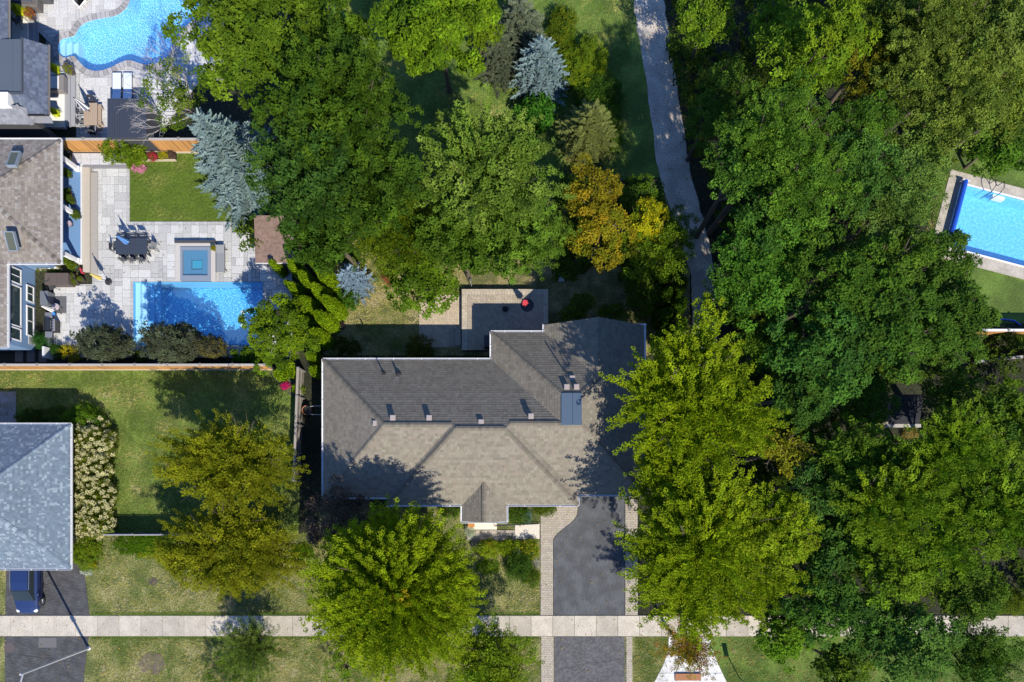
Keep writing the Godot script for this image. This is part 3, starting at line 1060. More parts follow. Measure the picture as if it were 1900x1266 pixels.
func slate_house() -> void:  # top corner: dark slate roofs, flat membrane, chimney
	var he := 3.8
	var o := thing("slate_house", "dark slate roofed house with a flat grey roof and white chimney by the curved pool", "house")
	var pal := [Color(0.08, 0.1, 0.15), Color(0.07, 0.09, 0.13), Color(0.1, 0.125, 0.18), Color(0.085, 0.105, 0.155), Color(0.115, 0.14, 0.19)]
	var k := (HIGH - he) / FOCAL
	var x1 := (88 - 950) * k
	var z0 := (84 - 900) * k
	var z1 := (211 - 900) * k
	var a := Vector3(x1, he, z0)
	var b := Vector3(x1, he, z1)
	var up := 0.75
	var q := Vector3(x1 - 1.15, he + up, z0)
	var r := Vector3(x1 - 1.15, he + up, z1 - 0.95)
	var r2 := Vector3(x1 - 3.4, he + up, z1 - 0.95)
	var b2 := Vector3(x1 - 2.9, he, z1)
	roof(o, [[[a, b, r, q], a, b], [[b, b2, r2, r], b, b2]], [[b, r, 1.0]], pal, M("slate_base", 0.05, 0.06, 0.08), 0.17, 0.2, 0.014)
	var f := MB.new()
	f.prism(rect(x1 - 5, z0 + 0.05, x1 - 1.2, z1 - 1.0), he + up - 0.1, he + up - 0.04)
	for n in 4:
		f.boxb(Transform3D(Basis(), Vector3(x1 - 1.9 - n * 0.95, he + up - 0.035, (z0 + z1) / 2 - 0.5)), Vector3(0.05, 0.02, z1 - z0 - 1.2))
	part(f, "flat_roof", M("membrane", 0.075, 0.095, 0.12, 0.7), o)
	var cb := MB.new()
	cb.prism(PackedVector2Array([Vector2(x1 - 1.22, z0), Vector2(x1 - 1.12, z0), Vector2(x1 - 1.12, z1 - 0.9), Vector2(x1 - 4, z1 - 0.9), Vector2(x1 - 4, z1 - 1.0), Vector2(x1 - 1.22, z1 - 1.0)]), he + up - 0.1, he + up + 0.1)
	part(cb, "kerb", M("slate_base"), o)
	# lower roof towards the street side
	var h2 := 3.3
	var c0 := P(-60, 230, h2)
	var c1 := P(60, 231, h2)
	var c2 := P(78, 208, h2)
	var rd := P(-60, 195, h2 + 1.2)
	var rd2 := P(28, 195, h2 + 1.2)
	roof(o, [[[c0, c1, rd2, rd], c0, c1], [[c1, c2, rd2], c1, c2]], [[c1, rd2, 1.0]], [Color(0.2, 0.21, 0.24), Color(0.23, 0.24, 0.27), Color(0.18, 0.19, 0.22)], M("slate_base"), 0.17, 0.24, 0.012)
	var ch := MB.new()
	var cp := P(-4, 182, 4.8)
	ch.box(Vector3(cp.x, 3.2, cp.z), Vector3(1.25, 1.62, 0.85), 0, 0.03)
	part(ch, "chimney", M("white_stone", 0.78, 0.78, 0.76, 0.8), o)
	# upper wing
	var e0 := P(14, -80, 4.2)
	var e1 := P(14, 84, 4.2)
	var g0 := P(-90, -80, 6.0)
	var g1 := P(-90, 84, 6.0)
	roof(o, [[[e0, e1, g1, g0], e0, e1]], [], pal, M("slate_base"), 0.17, 0.2, 0.014)
	var w := MB.new()
	w.prism(rect(x1 - 7, z0 + 0.15, x1 - 3.0, z1 - 0.4), 0, he - 0.15)
	w.prism(rect(x1 - 7, z1 - 0.4, c1.x - 0.4, c1.z - 0.5), 0, h2 - 0.1)
	w.prism(rect(e0.x - 5, e0.z, e0.x - 2.6, e1.z), 0, 4.0)
	part(w, "wall", M("dark_wall", 0.06, 0.06, 0.065), o)
	var s := MB.new()
	s.prism(rect(x1 - 5, z0, x1, z1), he - 0.16, he - 0.012)
	s.prism(rect(e0.x - 5, e0.z, e0.x, e1.z), 4.03, 4.185)
	part(s, "soffit", M("dark_wall"), o)
	var gm := M("bronze_gutter", 0.3, 0.27, 0.24, 0.4, 0.3)
	gutter(o, a, b, Vector3(1, 0, 0), gm)
	gutter(o, b2, b, Vector3(0, 0, 1), M("dark_metal", 0.03, 0.03, 0.035, 0.5))
	gutter(o, e0, e1, Vector3(1, 0, 0), gm)
	var c3 := P(105, 228, 2.6)
	var lo := MB.new()
	var y := 2.7
	lo.up(P(62, 212, y + 0.35), P(92, 214, y + 0.35), P(98, 228, y))
	lo.up(P(62, 212, y + 0.35), P(98, 228, y), P(64, 228, y))
	lo.prism(poly([[64, 213], [91, 215], [97, 227], [66, 227]], y), y - 0.15, y - 0.01)
	part(lo, "bay_roof", M("bay_roof_metal", 0.2, 0.21, 0.24, 0.5), o)


func garden_shed() -> void:
	var o := thing("pool_shed", "small brown shingled shed at the patio edge below the spruce", "shed")
	var h := 2.3
	var a := P(471, 400, h + 0.25)
	var b := P(471, 488, h)
	var c := P(540, 490, h)
	var d := P(540, 400, h + 0.25)
	var k := MB.new()
	var pal := [Color(0.23, 0.155, 0.12), Color(0.2, 0.13, 0.1), Color(0.25, 0.17, 0.135), Color(0.22, 0.15, 0.118)]
	b.x = a.x; c.x = d.x; c.z = b.z
	roof(o, [[[a, b, c, d], b, c]], [], pal, M("brown_base", 0.1, 0.06, 0.05), 0.13, 0.17, 0.012)
	var s := MB.new()
	s.prism(rect(a.x, a.z, d.x, b.z), h - 0.2, h - 0.02)
	part(s, "fascia", M("white_trim"), o)
	var w := MB.new()
	w.prism(rect(a.x + 0.15, a.z + 0.15, d.x - 0.15, b.z - 0.35), 0, h - 0.2)
	part(w, "wall", M("shed_wall", 0.3, 0.27, 0.24), o)
	var dd := MB.new()
	dd.boxb(Transform3D(Basis(), Vector3((a.x + d.x) / 2, 1.0, b.z - 0.33)), Vector3(1.4, 1.9, 0.05))
	part(dd, "door", M("shed_door", 0.2, 0.21, 0.23), o)


func forest_shed() -> void:
	var o := thing("dark_shed", "black roofed shed with a pale ledge deep among the trees", "shed")
	var h := 3.0
	var a := P(1648, 734, h)
	var b := P(1706, 787, h)
	roof(o, [[[Vector3(a.x, h, b.z), b, Vector3(b.x, h + 0.5, a.z), Vector3(a.x, h + 0.5, a.z)], Vector3(a.x, h, b.z), b]], [], [Color(0.016, 0.018, 0.024), Color(0.022, 0.024, 0.03)], M("slate_base"), 0.17, 0.3, 0.014)
	var w := MB.new()
	w.prism(rect(a.x + 0.2, a.z + 0.2, b.x - 0.2, b.z - 0.2), 0, h - 0.1)
	part(w, "wall", M("shed_wall"), o)
	var g := MB.new()
	g.boxb(Transform3D(Basis(), Vector3((a.x + b.x) / 2, h - 0.06, b.z + 0.12)), Vector3(b.x - a.x + 0.3, 0.06, 0.24))
	part(g, "ledge", M("grey_board", 0.38, 0.36, 0.33), o)


# ---------------------------------------------------------------- paving
func paver_mesh(x: float, z: float, h: float, ch := 0.012) -> ArrayMesh:
	var b := MB.new()
	b.box(Vector3.ZERO, Vector3(x, h, z), 0, ch)
	return b.mesh()


# random flags on a grid of unit metres inside the outline and outside the holes; the 290 largest are pieces of their own
func flags(parent: Node3D, outline: PackedVector2Array, holes: Array, unit: float, y: float, tones: Array, most := 290) -> void:
	var bb := box_of(outline)
	var nx := int(bb.size.x / unit)
	var nz := int(bb.size.y / unit)
	var free := {}
	for i in nx:
		for j in nz:
			var ok := true
			for q in [Vector2(0.08, 0.08), Vector2(0.92, 0.08), Vector2(0.92, 0.92), Vector2(0.08, 0.92)]:
				var p := bb.position + Vector2(i + q.x, j + q.y) * unit
				if not Geometry2D.is_point_in_polygon(p, outline):
					ok = false
				for h in holes:
					if Geometry2D.is_point_in_polygon(p, h):
						ok = false
			if ok:
				free[Vector2i(i, j)] = true
	var whole := free.duplicate()
	var sizes := [Vector2i(2, 2), Vector2i(3, 2), Vector2i(2, 3), Vector2i(2, 1), Vector2i(1, 2), Vector2i(2, 2), Vector2i(3, 2)]
	var laid := []
	for j in nz:
		for i in nx:
			if not free.has(Vector2i(i, j)):
				continue
			var first := rng.randi() % sizes.size()
			var got := Vector2i(1, 1)
			for k in sizes.size():
				var s: Vector2i = sizes[(first + k) % sizes.size()]
				var ok := true
				for di in s.x:
					for dj in s.y:
						if not free.has(Vector2i(i + di, j + dj)):
							ok = false
				if ok:
					got = s
					break
			for di in got.x:
				for dj in got.y:
					free.erase(Vector2i(i + di, j + dj))
			laid.append([got, bb.position + Vector2(i + got.x * 0.5, j + got.y * 0.5) * unit])
	var edge := MB.new()  # flags cut to the outline
	for j in range(-1, nz + 1):
		for i in range(-1, nx + 1):
			if whole.has(Vector2i(i, j)):
				continue
			var q := bb.position + Vector2(i, j) * unit
			for g in Geometry2D.intersect_polygons(rect(q.x + 0.008, q.y + 0.008, q.x + unit - 0.008, q.y + unit - 0.008), outline):
				var left := [g]
				for h in holes:
					var next := []
					for l in left:
						for m in Geometry2D.clip_polygons(l, h):
							if not Geometry2D.is_polygon_clockwise(m) or Geometry2D.clip_polygons(l, h).size() == 1:
								next.append(m)
					left = next
				for l in left:
					var c := R(0.8, 1.0)
					edge.col = Color(c, c, c)
					edge.prism(l, y, y + 0.05)
	if edge.v.size():
		stuff(part(edge, "cut_pavers", tones[1], parent))
	laid.sort_custom(func(a, b): return a[0].x * a[0].y > b[0].x * b[0].y)
	var meshes := {}
	var rest := MB.new()
	for k in laid.size():
		var s: Vector2i = laid[k][0]
		var at := Vector3(laid[k][1].x, y + R(-0.003, 0.003), laid[k][1].y)
		if k < most:
			if not meshes.has(s):
				meshes[s] = paver_mesh(s.x * unit - 0.016, s.y * unit - 0.016, 0.05)
			piece(meshes[s], "paver", tones[rng.randi() % tones.size()], parent, at)
		else:
			var c := R(0.85, 1.0)
			rest.col = Color(c, c, c)
			rest.box(at, Vector3(s.x * unit - 0.016, 0.05, s.y * unit - 0.016), 0, 0.012)
	if rest.v.size():
		stuff(part(rest, "small_pavers", tones[0], parent))


func stone_tones(key: String, r: float, g: float, b: float, spread := 0.14) -> Array:
	var m := T(key, 1.7, 40, 0.024, [[0.2, r * 0.9, g * 0.9, b * 0.9], [0.5, r * 1.12, g * 1.12, b * 1.12], [0.8, r * 1.26, g * 1.26, b * 1.28]], 0.0, 1.0, 0.9)
	return tones_of(m, [0.9 - spread, 0.9 - spread / 2, 0.9, 0.9 + spread / 3, 0.9 + spread * 0.6])


# rows of small pavers as one part
func small_rows(b: MB, outline: PackedVector2Array, w: float, l: float, y: float, turn := 0.0, lo := 0.8) -> void:
	var c := box_of(outline).get_center()
	var reach := box_of(outline).size.length() / 2 + 0.5
	var ax := Vector2(1, 0).rotated(turn)
	var az := Vector2(0, 1).rotated(turn)
	var rows := int(2 * reach / w)
	for j in rows:
		var z := -reach + j * w
		var x := -reach + (j % 2) * l * 0.5
		while x < reach:
			var q := PackedVector2Array()
			for e in [Vector2(0.006, 0.006), Vector2(l - 0.006, 0.006), Vector2(l - 0.006, w - 0.006), Vector2(0.006, w - 0.006)]:
				q.append(c + ax * (x + e.x) + az * (z + e.y))
			x += l
			var mid := (q[0] + q[2]) / 2
			if not box_of(outline).grow(maxf(w, l)).has_point(mid):
				continue
			var inside := true
			for p in q:
				if not Geometry2D.is_point_in_polygon(p, outline):
					inside = false
			var s := R(lo, 1.0)
			b.col = Color(s, s * R(0.95, 1.0), s * R(0.9, 1.0))
			var h := R(-0.004, 0.004)
			for g in [q] if inside else Geometry2D.intersect_polygons(q, outline):
				b.prism(g, y, y + 0.05 + h)


func coping(parent: Node3D, ring: PackedVector2Array, wide: float, step: float, y: float, tones: Array, inside_frame: Rect2) -> void:
	var n := ring.size()
	var sgn := -1.0 if Geometry2D.is_polygon_clockwise(ring) else 1.0
	var acc := 0.0
	var a := ring[0]
	var na := Vector2.ZERO
	var pts := []  # evenly spaced
	for k in n:
		var p := ring[k]
		var q := ring[(k + 1) % n]
		var l := p.distance_to(q)
		var s := acc
		while s < l:
			var d := (q - p) / l
			pts.append([p + d * s, Vector2(d.y, -d.x) * sgn])
			s += step
		acc = s - l
	for k in pts.size():
		var p = pts[k]
		var q = pts[(k + 1) % pts.size()]
		var mid: Vector2 = (p[0] + q[0]) / 2
		if not inside_frame.has_point(mid) or p[0].distance_to(q[0]) > step * 1.6:
			continue
		var g: Vector2 = (q[0] - p[0]).normalized() * 0.018
		var b := MB.new()
		b.prism(PackedVector2Array([p[0] + g - p[1] * 0.04, q[0] - g - q[1] * 0.04, q[0] - g + q[1] * wide, p[0] + g + p[1] * wide]), y - 0.04, y + 0.02)
		piece(b.mesh(), "coping_stone", tones[rng.randi() % tones.size()], parent)


func basin(b: MB, ring: PackedVector2Array, top: float, deep: float) -> void:
	b.prism(ring, -deep, -deep)
	for k in ring.size():
		var p := ring[k]
		var q := ring[(k + 1) % ring.size()]
		var c := box_of(ring).get_center()
		b.out(Vector3(p.x, -deep, p.y), Vector3(q.x, -deep, q.y), Vector3(q.x, top, q.y), Vector3(p.x, top, p.y), Vector3(2 * p.x - c.x, -0.5, 2 * p.y - c.y))


func water(parent: Node3D, ring: PackedVector2Array, y: float) -> void:
	var b := MB.new()
	b.prism(ring, y, y)
	part(b, "water", M("water"), parent)


# ---------------------------------------------------------------- fences
# boards stand between two survey points of the ground; thick: their spacing
func fence(called: String, label: String, a: Vector3, d: Vector3, h: float, tones: Array, cap: Material, face := 1.0, pitch := 0.14, low_rail := true, cap_wide := 0.17) -> Node3D:
	var l := a.distance_to(d)
	var o := thing(called, label, "fence", a, "", -atan2(d.z - a.z, d.x - a.x))
	var n := int(l / pitch)
	var board := MB.new()
	board.box(Vector3.ZERO, Vector3(pitch - 0.008, h - 0.06, 0.022), 0, 0.004)
	var bm := board.mesh()
	for k in n:
		piece(bm, "board", tones[rng.randi() % tones.size()], o, Vector3((k + 0.5) * pitch, 0.03 + R(-0.006, 0.0), 0.035 * face + R(-0.003, 0.003)))
	var posts := int(ceil(l / 2.4))
	for k in posts + 1:
		var p := MB.new()
		p.box(Vector3(l * k / posts, 0, -0.035 * face), Vector3(0.1, h + 0.05, 0.1))
		if cap_wide > 0.1:
			p.box(Vector3(l * k / posts, h + 0.05, -0.02 * face), Vector3(0.16, 0.04, 0.2), 0, 0.02)
		part(p, "post", M("post_grey", 0.22, 0.21, 0.2), o)
	for k in posts:
		var c := MB.new()
		c.box(Vector3(l * (k + 0.5) / posts, h - 0.02, 0), Vector3(l / posts - 0.014, 0.04, cap_wide), 0, 0.008)
		part(c, "cap_rail", cap, o)
	var r := MB.new()
	r.box(Vector3(l / 2, h * 0.5, -0.03 * face), Vector3(l, 0.09, 0.04))
	part(r, "rail", cap, o)
	if low_rail:
		var q := MB.new()
		q.box(Vector3(l / 2, 0.01, 0.075 * face), Vector3(l, 0.18, 0.05))
		part(q, "kick_board", M("pale_wood", 0.5, 0.42, 0.3), o)
	return o


# ---------------------------------------------------------------- furniture
func sling_chair(label: String, at: Vector3, turn: float, frame: Material, cloth: Material, group := "") -> Node3D:  # faces +z
	var o := thing("garden_chair", label, "chair", at, group, turn)
	var s := MB.new()
	s.boxb(Transform3D(Basis(Vector3.RIGHT, -0.08), Vector3(0, 0.42, 0.02)), Vector3(0.46, 0.02, 0.46))
	part(s, "seat", cloth, o)
	var b := MB.new()
	b.boxb(Transform3D(Basis(Vector3.RIGHT, 0.22), Vector3(0, 0.68, -0.27)), Vector3(0.46, 0.52, 0.02))
	part(b, "backrest", cloth, o)
	for x in [-0.26, 0.26]:
		var a := MB.new()
		a.tube([Vector3(x, 0.63, -0.25), Vector3(x, 0.64, 0.24), Vector3(x, 0.6, 0.28)], [0.024, 0.024, 0.02], 6)
		part(a, "armrest", frame, o)
		var f := MB.new()
		f.bar(Vector3(x, 0.62, 0.26), Vector3(x, 0, 0.32), 0.02)
		part(f, "leg", frame, o)
		var g := MB.new()
		g.tube([Vector3(x, 0.94, -0.34), Vector3(x, 0.42, -0.22), Vector3(x, 0, -0.36)], [0.018, 0.02, 0.02], 6)
		part(g, "leg", frame, o)
	return o


func plank_table(label: String, at: Vector3, x: float, z: float, h: float, mat: Material, planks: int, group := "") -> Node3D:
	var o := thing("dining_table", label, "table", at, group)
	for k in planks:
		var b := MB.new()
		if x > z:
			b.box(Vector3(0, h - 0.04, (k + 0.5) / planks * z - z / 2), Vector3(x, 0.04, z / planks - 0.008), 0, 0.005)
		else:
			b.box(Vector3((k + 0.5) / planks * x - x / 2, h - 0.04, 0), Vector3(x / planks - 0.008, 0.04, z), 0, 0.005)
		part(b, "plank", mat, o)
	for s in [[-1, -1], [1, -1], [1, 1], [-1, 1]]:
		var l := MB.new()
		l.box(Vector3(s[0] * (x / 2 - 0.09), 0, s[1] * (z / 2 - 0.09)), Vector3(0.08, h - 0.042, 0.08))
		part(l, "leg", mat, o)
	return o


func closed_umbrella(label: String, at: Vector3, h: float, cloth: Material, stripe: Material, fat := 0.17, plate := 0.0, tilt := Vector3.ZERO) -> Node3D:
	var o := thing("patio_umbrella", label, "umbrella", at)
	var p := MB.new()
	p.bar(Vector3.ZERO, Vector3(0, h, 0) + tilt, 0.022, 8)
	part(p, "pole", M("dark_metal"), o)
	if plate > 0.0:
		var q := MB.new()
		q.lathe(Vector3.ZERO, [Vector2(plate, 0), Vector2(plate, 0.05), Vector2(plate * 0.85, 0.09), Vector2(0.06, 0.11), Vector2(0.05, 0.4), Vector2(0, 0.4)], 22)
		part(q, "base_plate", M("dark_metal"), o)
	var c := MB.new()
	var c2 := MB.new()
	var n := 16
	for k in n:  # folds hang from the top
		for j in 6:
			var pts := []
			for e in [[k, j], [k + 1, j], [k + 1, j + 1], [k, j + 1]]:
				var t: float = e[1] / 6.0
				var a: float = TAU * e[0] / n
				var rad: float = fat * (0.12 + 0.88 * pow(t, 0.7)) * (1.0 if e[0] % 2 == 0 else 0.55)
				pts.append(Vector3(cos(a) * rad, h - 0.08 - t * h * 0.52, sin(a) * rad) + tilt * (1.0 - t * 0.5))
			(c if k % 4 < 2 else c2).out(pts[0], pts[1], pts[2], pts[3], Vector3(0, h * 0.7, 0) + tilt * 0.7)
	part(c, "canopy", cloth, o)
	part(c2, "canopy_fold", stripe, o)
	var f := MB.new()
	f.ball(Vector3(0, h + 0.02, 0) + tilt, Vector3.ONE * 0.045, 6, 8)
	part(f, "finial", M("dark_metal"), o)
	return o


func lounger(label: String, at: Vector3, turn: float, cloth: Material, frame: Material, back := 0.0, group := "") -> Node3D:  # head at -z
	var o := thing("sun_lounger", label, "sun lounger", at, group, turn)
	var b := MB.new()
	b.box(Vector3(0, 0.3, 0.3), Vector3(0.62, 0.045, 1.4), 0, 0.012)
	part(b, "seat", cloth, o)
	var k := MB.new()
	k.boxb(Transform3D(Basis(Vector3.RIGHT, back), Vector3(0, 0.325 + 0.29 * sin(back), -0.4 - 0.31 * cos(back))), Vector3(0.62, 0.045, 0.62), 0.012)
	part(k, "backrest", cloth, o)
	for x in [-0.33, 0.33]:
		var f := MB.new()
		f.tube([Vector3(x, 0.31, -0.95), Vector3(x, 0.31, 1.0)], [0.022, 0.022], 6)
		part(f, "side_rail", frame, o)
		for z in [-0.7, 0.75]:
			var l := MB.new()
			l.bar(Vector3(x, 0.31, z), Vector3(x * 1.12, 0, z + 0.08 * signf(z)), 0.02)
			part(l, "leg", frame, o)
	return o


func pot(label: String, at: Vector3, r: float, h: float, kind: String, ca: Color, cb: Color, clay: Material, spread := 1.3, tall := 0.5, bloom := {}) -> Node3D:
	var o := thing("potted_plant", label, "plant", at)
	var b := MB.new()
	b.lathe(Vector3.ZERO, [Vector2(r * 0.7, 0), Vector2(r, h), Vector2(r * 1.08, h), Vector2(r * 1.08, h - 0.03), Vector2(r * 0.9, h - 0.03), Vector2(0, h - 0.05)], 16)
	part(b, "pot", clay, o)
	var buf := PackedFloat32Array()
	var n := int(26 * spread * spread) + 10
	for i in n:
		var d := dome(i, n, 0.0)
		add(buf, lean((Vector3.UP + d).normalized(), Vector3(R(-1, 1), R(-0.3, 0.3), R(-1, 1)), R(0.3, 0.5) * spread * 0.6), Vector3(d.x * r * spread, h + d.y * tall, d.z * r * spread) * Vector3(R(0.5, 1.05), 1, R(0.5, 1.05)), mixed(ca, cb, R(0, 1), R(0.8, 1.15)))
	for f in bloom.get("at", 0):
		var d := dome(f, bloom.at, 0.1)
		add(buf, lean((Vector3.UP + d).normalized(), Vector3(R(-1, 1), 0, R(-1, 1)), 0.25), Vector3(d.x * r * spread, h + d.y * tall * 1.15, d.z * r * spread), bloom.color)
	scatter(buf, leaf[kind], "foliage", M("leaf"), o)
	return o


# spiky clump of long arching blades (ornamental grass, yucca)
func blades(called: String, label: String, at: Vector3, r: float, h: float, n: int, ca: Color, cb: Color, cat := "plant", wide := 0.03) -> Node3D:
	var o := thing(called, label, cat, at)
	var b := MB.new()
	for i in n:
		var a := R(0, TAU)
		var d := Vector3(cos(a), 0, sin(a))
		var l := r * R(0.5, 1.05)
		var s := Vector3(-d.z, 0, d.x) * wide
		var up := h * R(0.6, 1.1) * (1.2 - l / r * 0.6)
		b.col = mixed(ca, cb, R(0, 1), R(0.8, 1.15))
		var p := [d * 0.04, d * l * 0.45 + Vector3(0, up, 0), d * l + Vector3(0, up * 0.55, 0)]
		b.up(p[0] - s, p[0] + s, p[1] + s * 0.8)
		b.up(p[0] - s, p[1] + s * 0.8, p[1] - s * 0.8)
		b.up(p[1] - s * 0.8, p[1] + s * 0.8, p[2])
	part(b, "leaves", M("leaf"), o)
	return o


func car_blue(at: Vector3) -> void:  # nose to +z
	var o := thing("parked_car", "dark blue hatchback on the asphalt drive under the eave of the grey house", "car", at)
	var body := M("blue_paint_car", 0.012, 0.035, 0.13, 0.25, 0.35)
	body.clearcoat_enabled = true
	body.clearcoat = 0.8
	var rings := []
	for s in [[-2.15, 0.72, 0.42, 0.78], [-2.05, 0.8, 0.3, 0.92], [-1.2, 0.88, 0.25, 0.98], [0.4, 0.89, 0.24, 0.96], [1.1, 0.88, 0.25, 0.92], [1.75, 0.8, 0.28, 0.8], [2.08, 0.66, 0.34, 0.68], [2.18, 0.5, 0.42, 0.6]]:
		var w: float = s[1]
		rings.append([Vector3(-w * 0.94, s[2], s[0]), Vector3(-w, s[2] + 0.2, s[0]), Vector3(-w * 0.97, s[3] - 0.12, s[0]), Vector3(-w * 0.86, s[3], s[0]), Vector3(-w * 0.4, s[3] + 0.035, s[0]),
			Vector3(w * 0.4, s[3] + 0.035, s[0]), Vector3(w * 0.86, s[3], s[0]), Vector3(w * 0.97, s[3] - 0.12, s[0]), Vector3(w, s[2] + 0.2, s[0]), Vector3(w * 0.94, s[2], s[0])])
	var b := MB.new()
	b.loft(rings, Vector3(0, 0.6, 0))
	part(b, "body", body, o)
	var g := MB.new()
	var gr := []
	for s in [[-2.02, 0.74, 0.9, 1.0], [-1.75, 0.66, 0.92, 1.4], [-0.2, 0.64, 0.94, 1.46], [0.45, 0.63, 0.94, 1.4], [1.18, 0.72, 0.9, 0.955]]:
		var w: float = s[1]
		gr.append([Vector3(-w - 0.09, s[2], s[0]), Vector3(-w, s[3], s[0]), Vector3(-w * 0.5, s[3] + 0.02, s[0]), Vector3(w * 0.5, s[3] + 0.02, s[0]), Vector3(w, s[3], s[0]), Vector3(w + 0.09, s[2], s[0])])
	g.loft(gr, Vector3(0, 1, 0))
	part(g, "windows", M("car_glass", 0.02, 0.03, 0.035, 0.08), o)
	var r := MB.new()
	var q := [[-1.72, 0.6, 1.425], [-0.2, 0.6, 1.485], [0.36, 0.58, 1.44]]
	for k in 2:
		r.quad(Vector3(-q[k][1], q[k][2], q[k][0]), Vector3(-q[k + 1][1], q[k + 1][2], q[k + 1][0]), Vector3(q[k + 1][1], q[k + 1][2], q[k + 1][0]), Vector3(q[k][1], q[k][2], q[k][0]))
	part(r, "roof", body, o)
	var ch := M("chrome", 0.7, 0.72, 0.75, 0.2, 0.9)
	for x in [-1, 1]:
		var p := MB.new()
		p.bar(Vector3(x * 0.69, 1.43, -1.7), Vector3(x * 0.69, 1.47, 0.3), 0.022)
		part(p, "roof_rail", ch, o)
		var m := MB.new()
		m.ball(Vector3(x * 0.99, 1.0, 0.72), Vector3(0.1, 0.07, 0.06), 6, 8)
		part(m, "mirror", body, o)
		var hl := MB.new()
		hl.ball(Vector3(x * 0.62, 0.66, 1.93), Vector3(0.18, 0.09, 0.16), 6, 10)
		part(hl, "headlight", M("headlight_glass", 0.7, 0.75, 0.8, 0.1), o)
		for z in [-1.35, 1.35]:
			var w := MB.new()
			w.lathe(Vector3.ZERO, [Vector2(0.2, -0.1), Vector2(0.31, -0.1), Vector2(0.33, -0.06), Vector2(0.33, 0.06), Vector2(0.31, 0.1), Vector2(0.2, 0.1)], 20)
			var wo := part(w, "wheel", M("rubber", 0.02, 0.02, 0.02, 0.9), o)
			wo.position = Vector3(x * 0.83, 0.33, z)
			wo.rotation.z = PI / 2
			var rm := MB.new()
			rm.lathe(Vector3(0, -0.08, 0), [Vector2(0, 0), Vector2(0.2, 0), Vector2(0.2, 0.16), Vector2(0, 0.16)], 16)
			for k in 5:
				rm.boxb(Transform3D(Basis(Vector3.UP, k * TAU / 5), Vector3(0, 0, 0)) * Transform3D(Basis(), Vector3(0.1, 0, 0)), Vector3(0.16, 0.185, 0.04))
			part(rm, "rim", ch, wo)
	var gl := MB.new()
	gl.boxb(Transform3D(Basis(), Vector3(0, 0.52, 2.17)), Vector3(0.8, 0.1, 0.04))
	part(gl, "grille", ch, o)


func drive_ramp(at: Vector3) -> void:  # lies low on the white driveway
	var o := thing("wooden_ramp", "low rust brown wooden ramp lying on the white driveway", "ramp", at)
	var q := MB.new()
	q.boxb(Transform3D(Basis(Vector3.RIGHT, 0.12), Vector3(0, 0.085, 0)), Vector3(1.92, 0.035, 0.54), 0.008)
	part(q, "sheet", T("rust_wood", 1.2, 130, 0.05, [[0.2, 0.22, 0.085, 0.035], [0.8, 0.36, 0.16, 0.065]], 0, 1, 0.8, 0.0, 0.02, Color(1, 1, 1), Vector3(3, 1, 0.5)), o)
	for x in [-0.9, 0.9]:
		var b := MB.new()
		b.box(Vector3(x, 0, 0.1), Vector3(0.06, 0.06, 0.4))
		part(b, "bearer", M("dark_metal"), o)
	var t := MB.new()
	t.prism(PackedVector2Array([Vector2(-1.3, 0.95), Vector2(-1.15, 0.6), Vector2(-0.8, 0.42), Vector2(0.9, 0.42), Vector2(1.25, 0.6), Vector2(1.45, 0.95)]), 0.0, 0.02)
	var s := part(t, "mat", M("shadow_blue", 0.16, 0.2, 0.28, 0.9), o)  # flat bluish sheet painted in place of a shadow on the concrete


func street_lamp(foot: Vector3) -> void:
	var o := thing("street_lamp", "tall grey street lamp at the corner of the asphalt apron", "street lamp", foot)
	var g := M("lamp_grey", 0.5, 0.51, 0.54, 0.5, 0.3)
	var p := MB.new()
	p.lathe(Vector3.ZERO, [Vector2(0.16, 0), Vector2(0.16, 0.1), Vector2(0.1, 0.14), Vector2(0.075, 7.0), Vector2(0, 7.0)], 12)
	part(p, "pole", g, o)
	var a := MB.new()
	a.tube([Vector3(0, 6.75, 0), Vector3(0.02, 6.95, 0.4), Vector3(0.05, 7.05, 1.6)], [0.06, 0.05, 0.045], 8)
	part(a, "arm", g, o)
	var h := MB.new()
	h.ball(Vector3(0.06, 7.05, 1.9), Vector3(0.13, 0.08, 0.36), 8, 10)
	part(h, "lamp_head", g, o)
	var s := MB.new()
	s.boxb(Transform3D(Basis(Vector3.UP, 0.4), Vector3(0, 2.4, 0)), Vector3(0.3, 0.4, 0.02))
	part(s, "sign_plate", g, o)


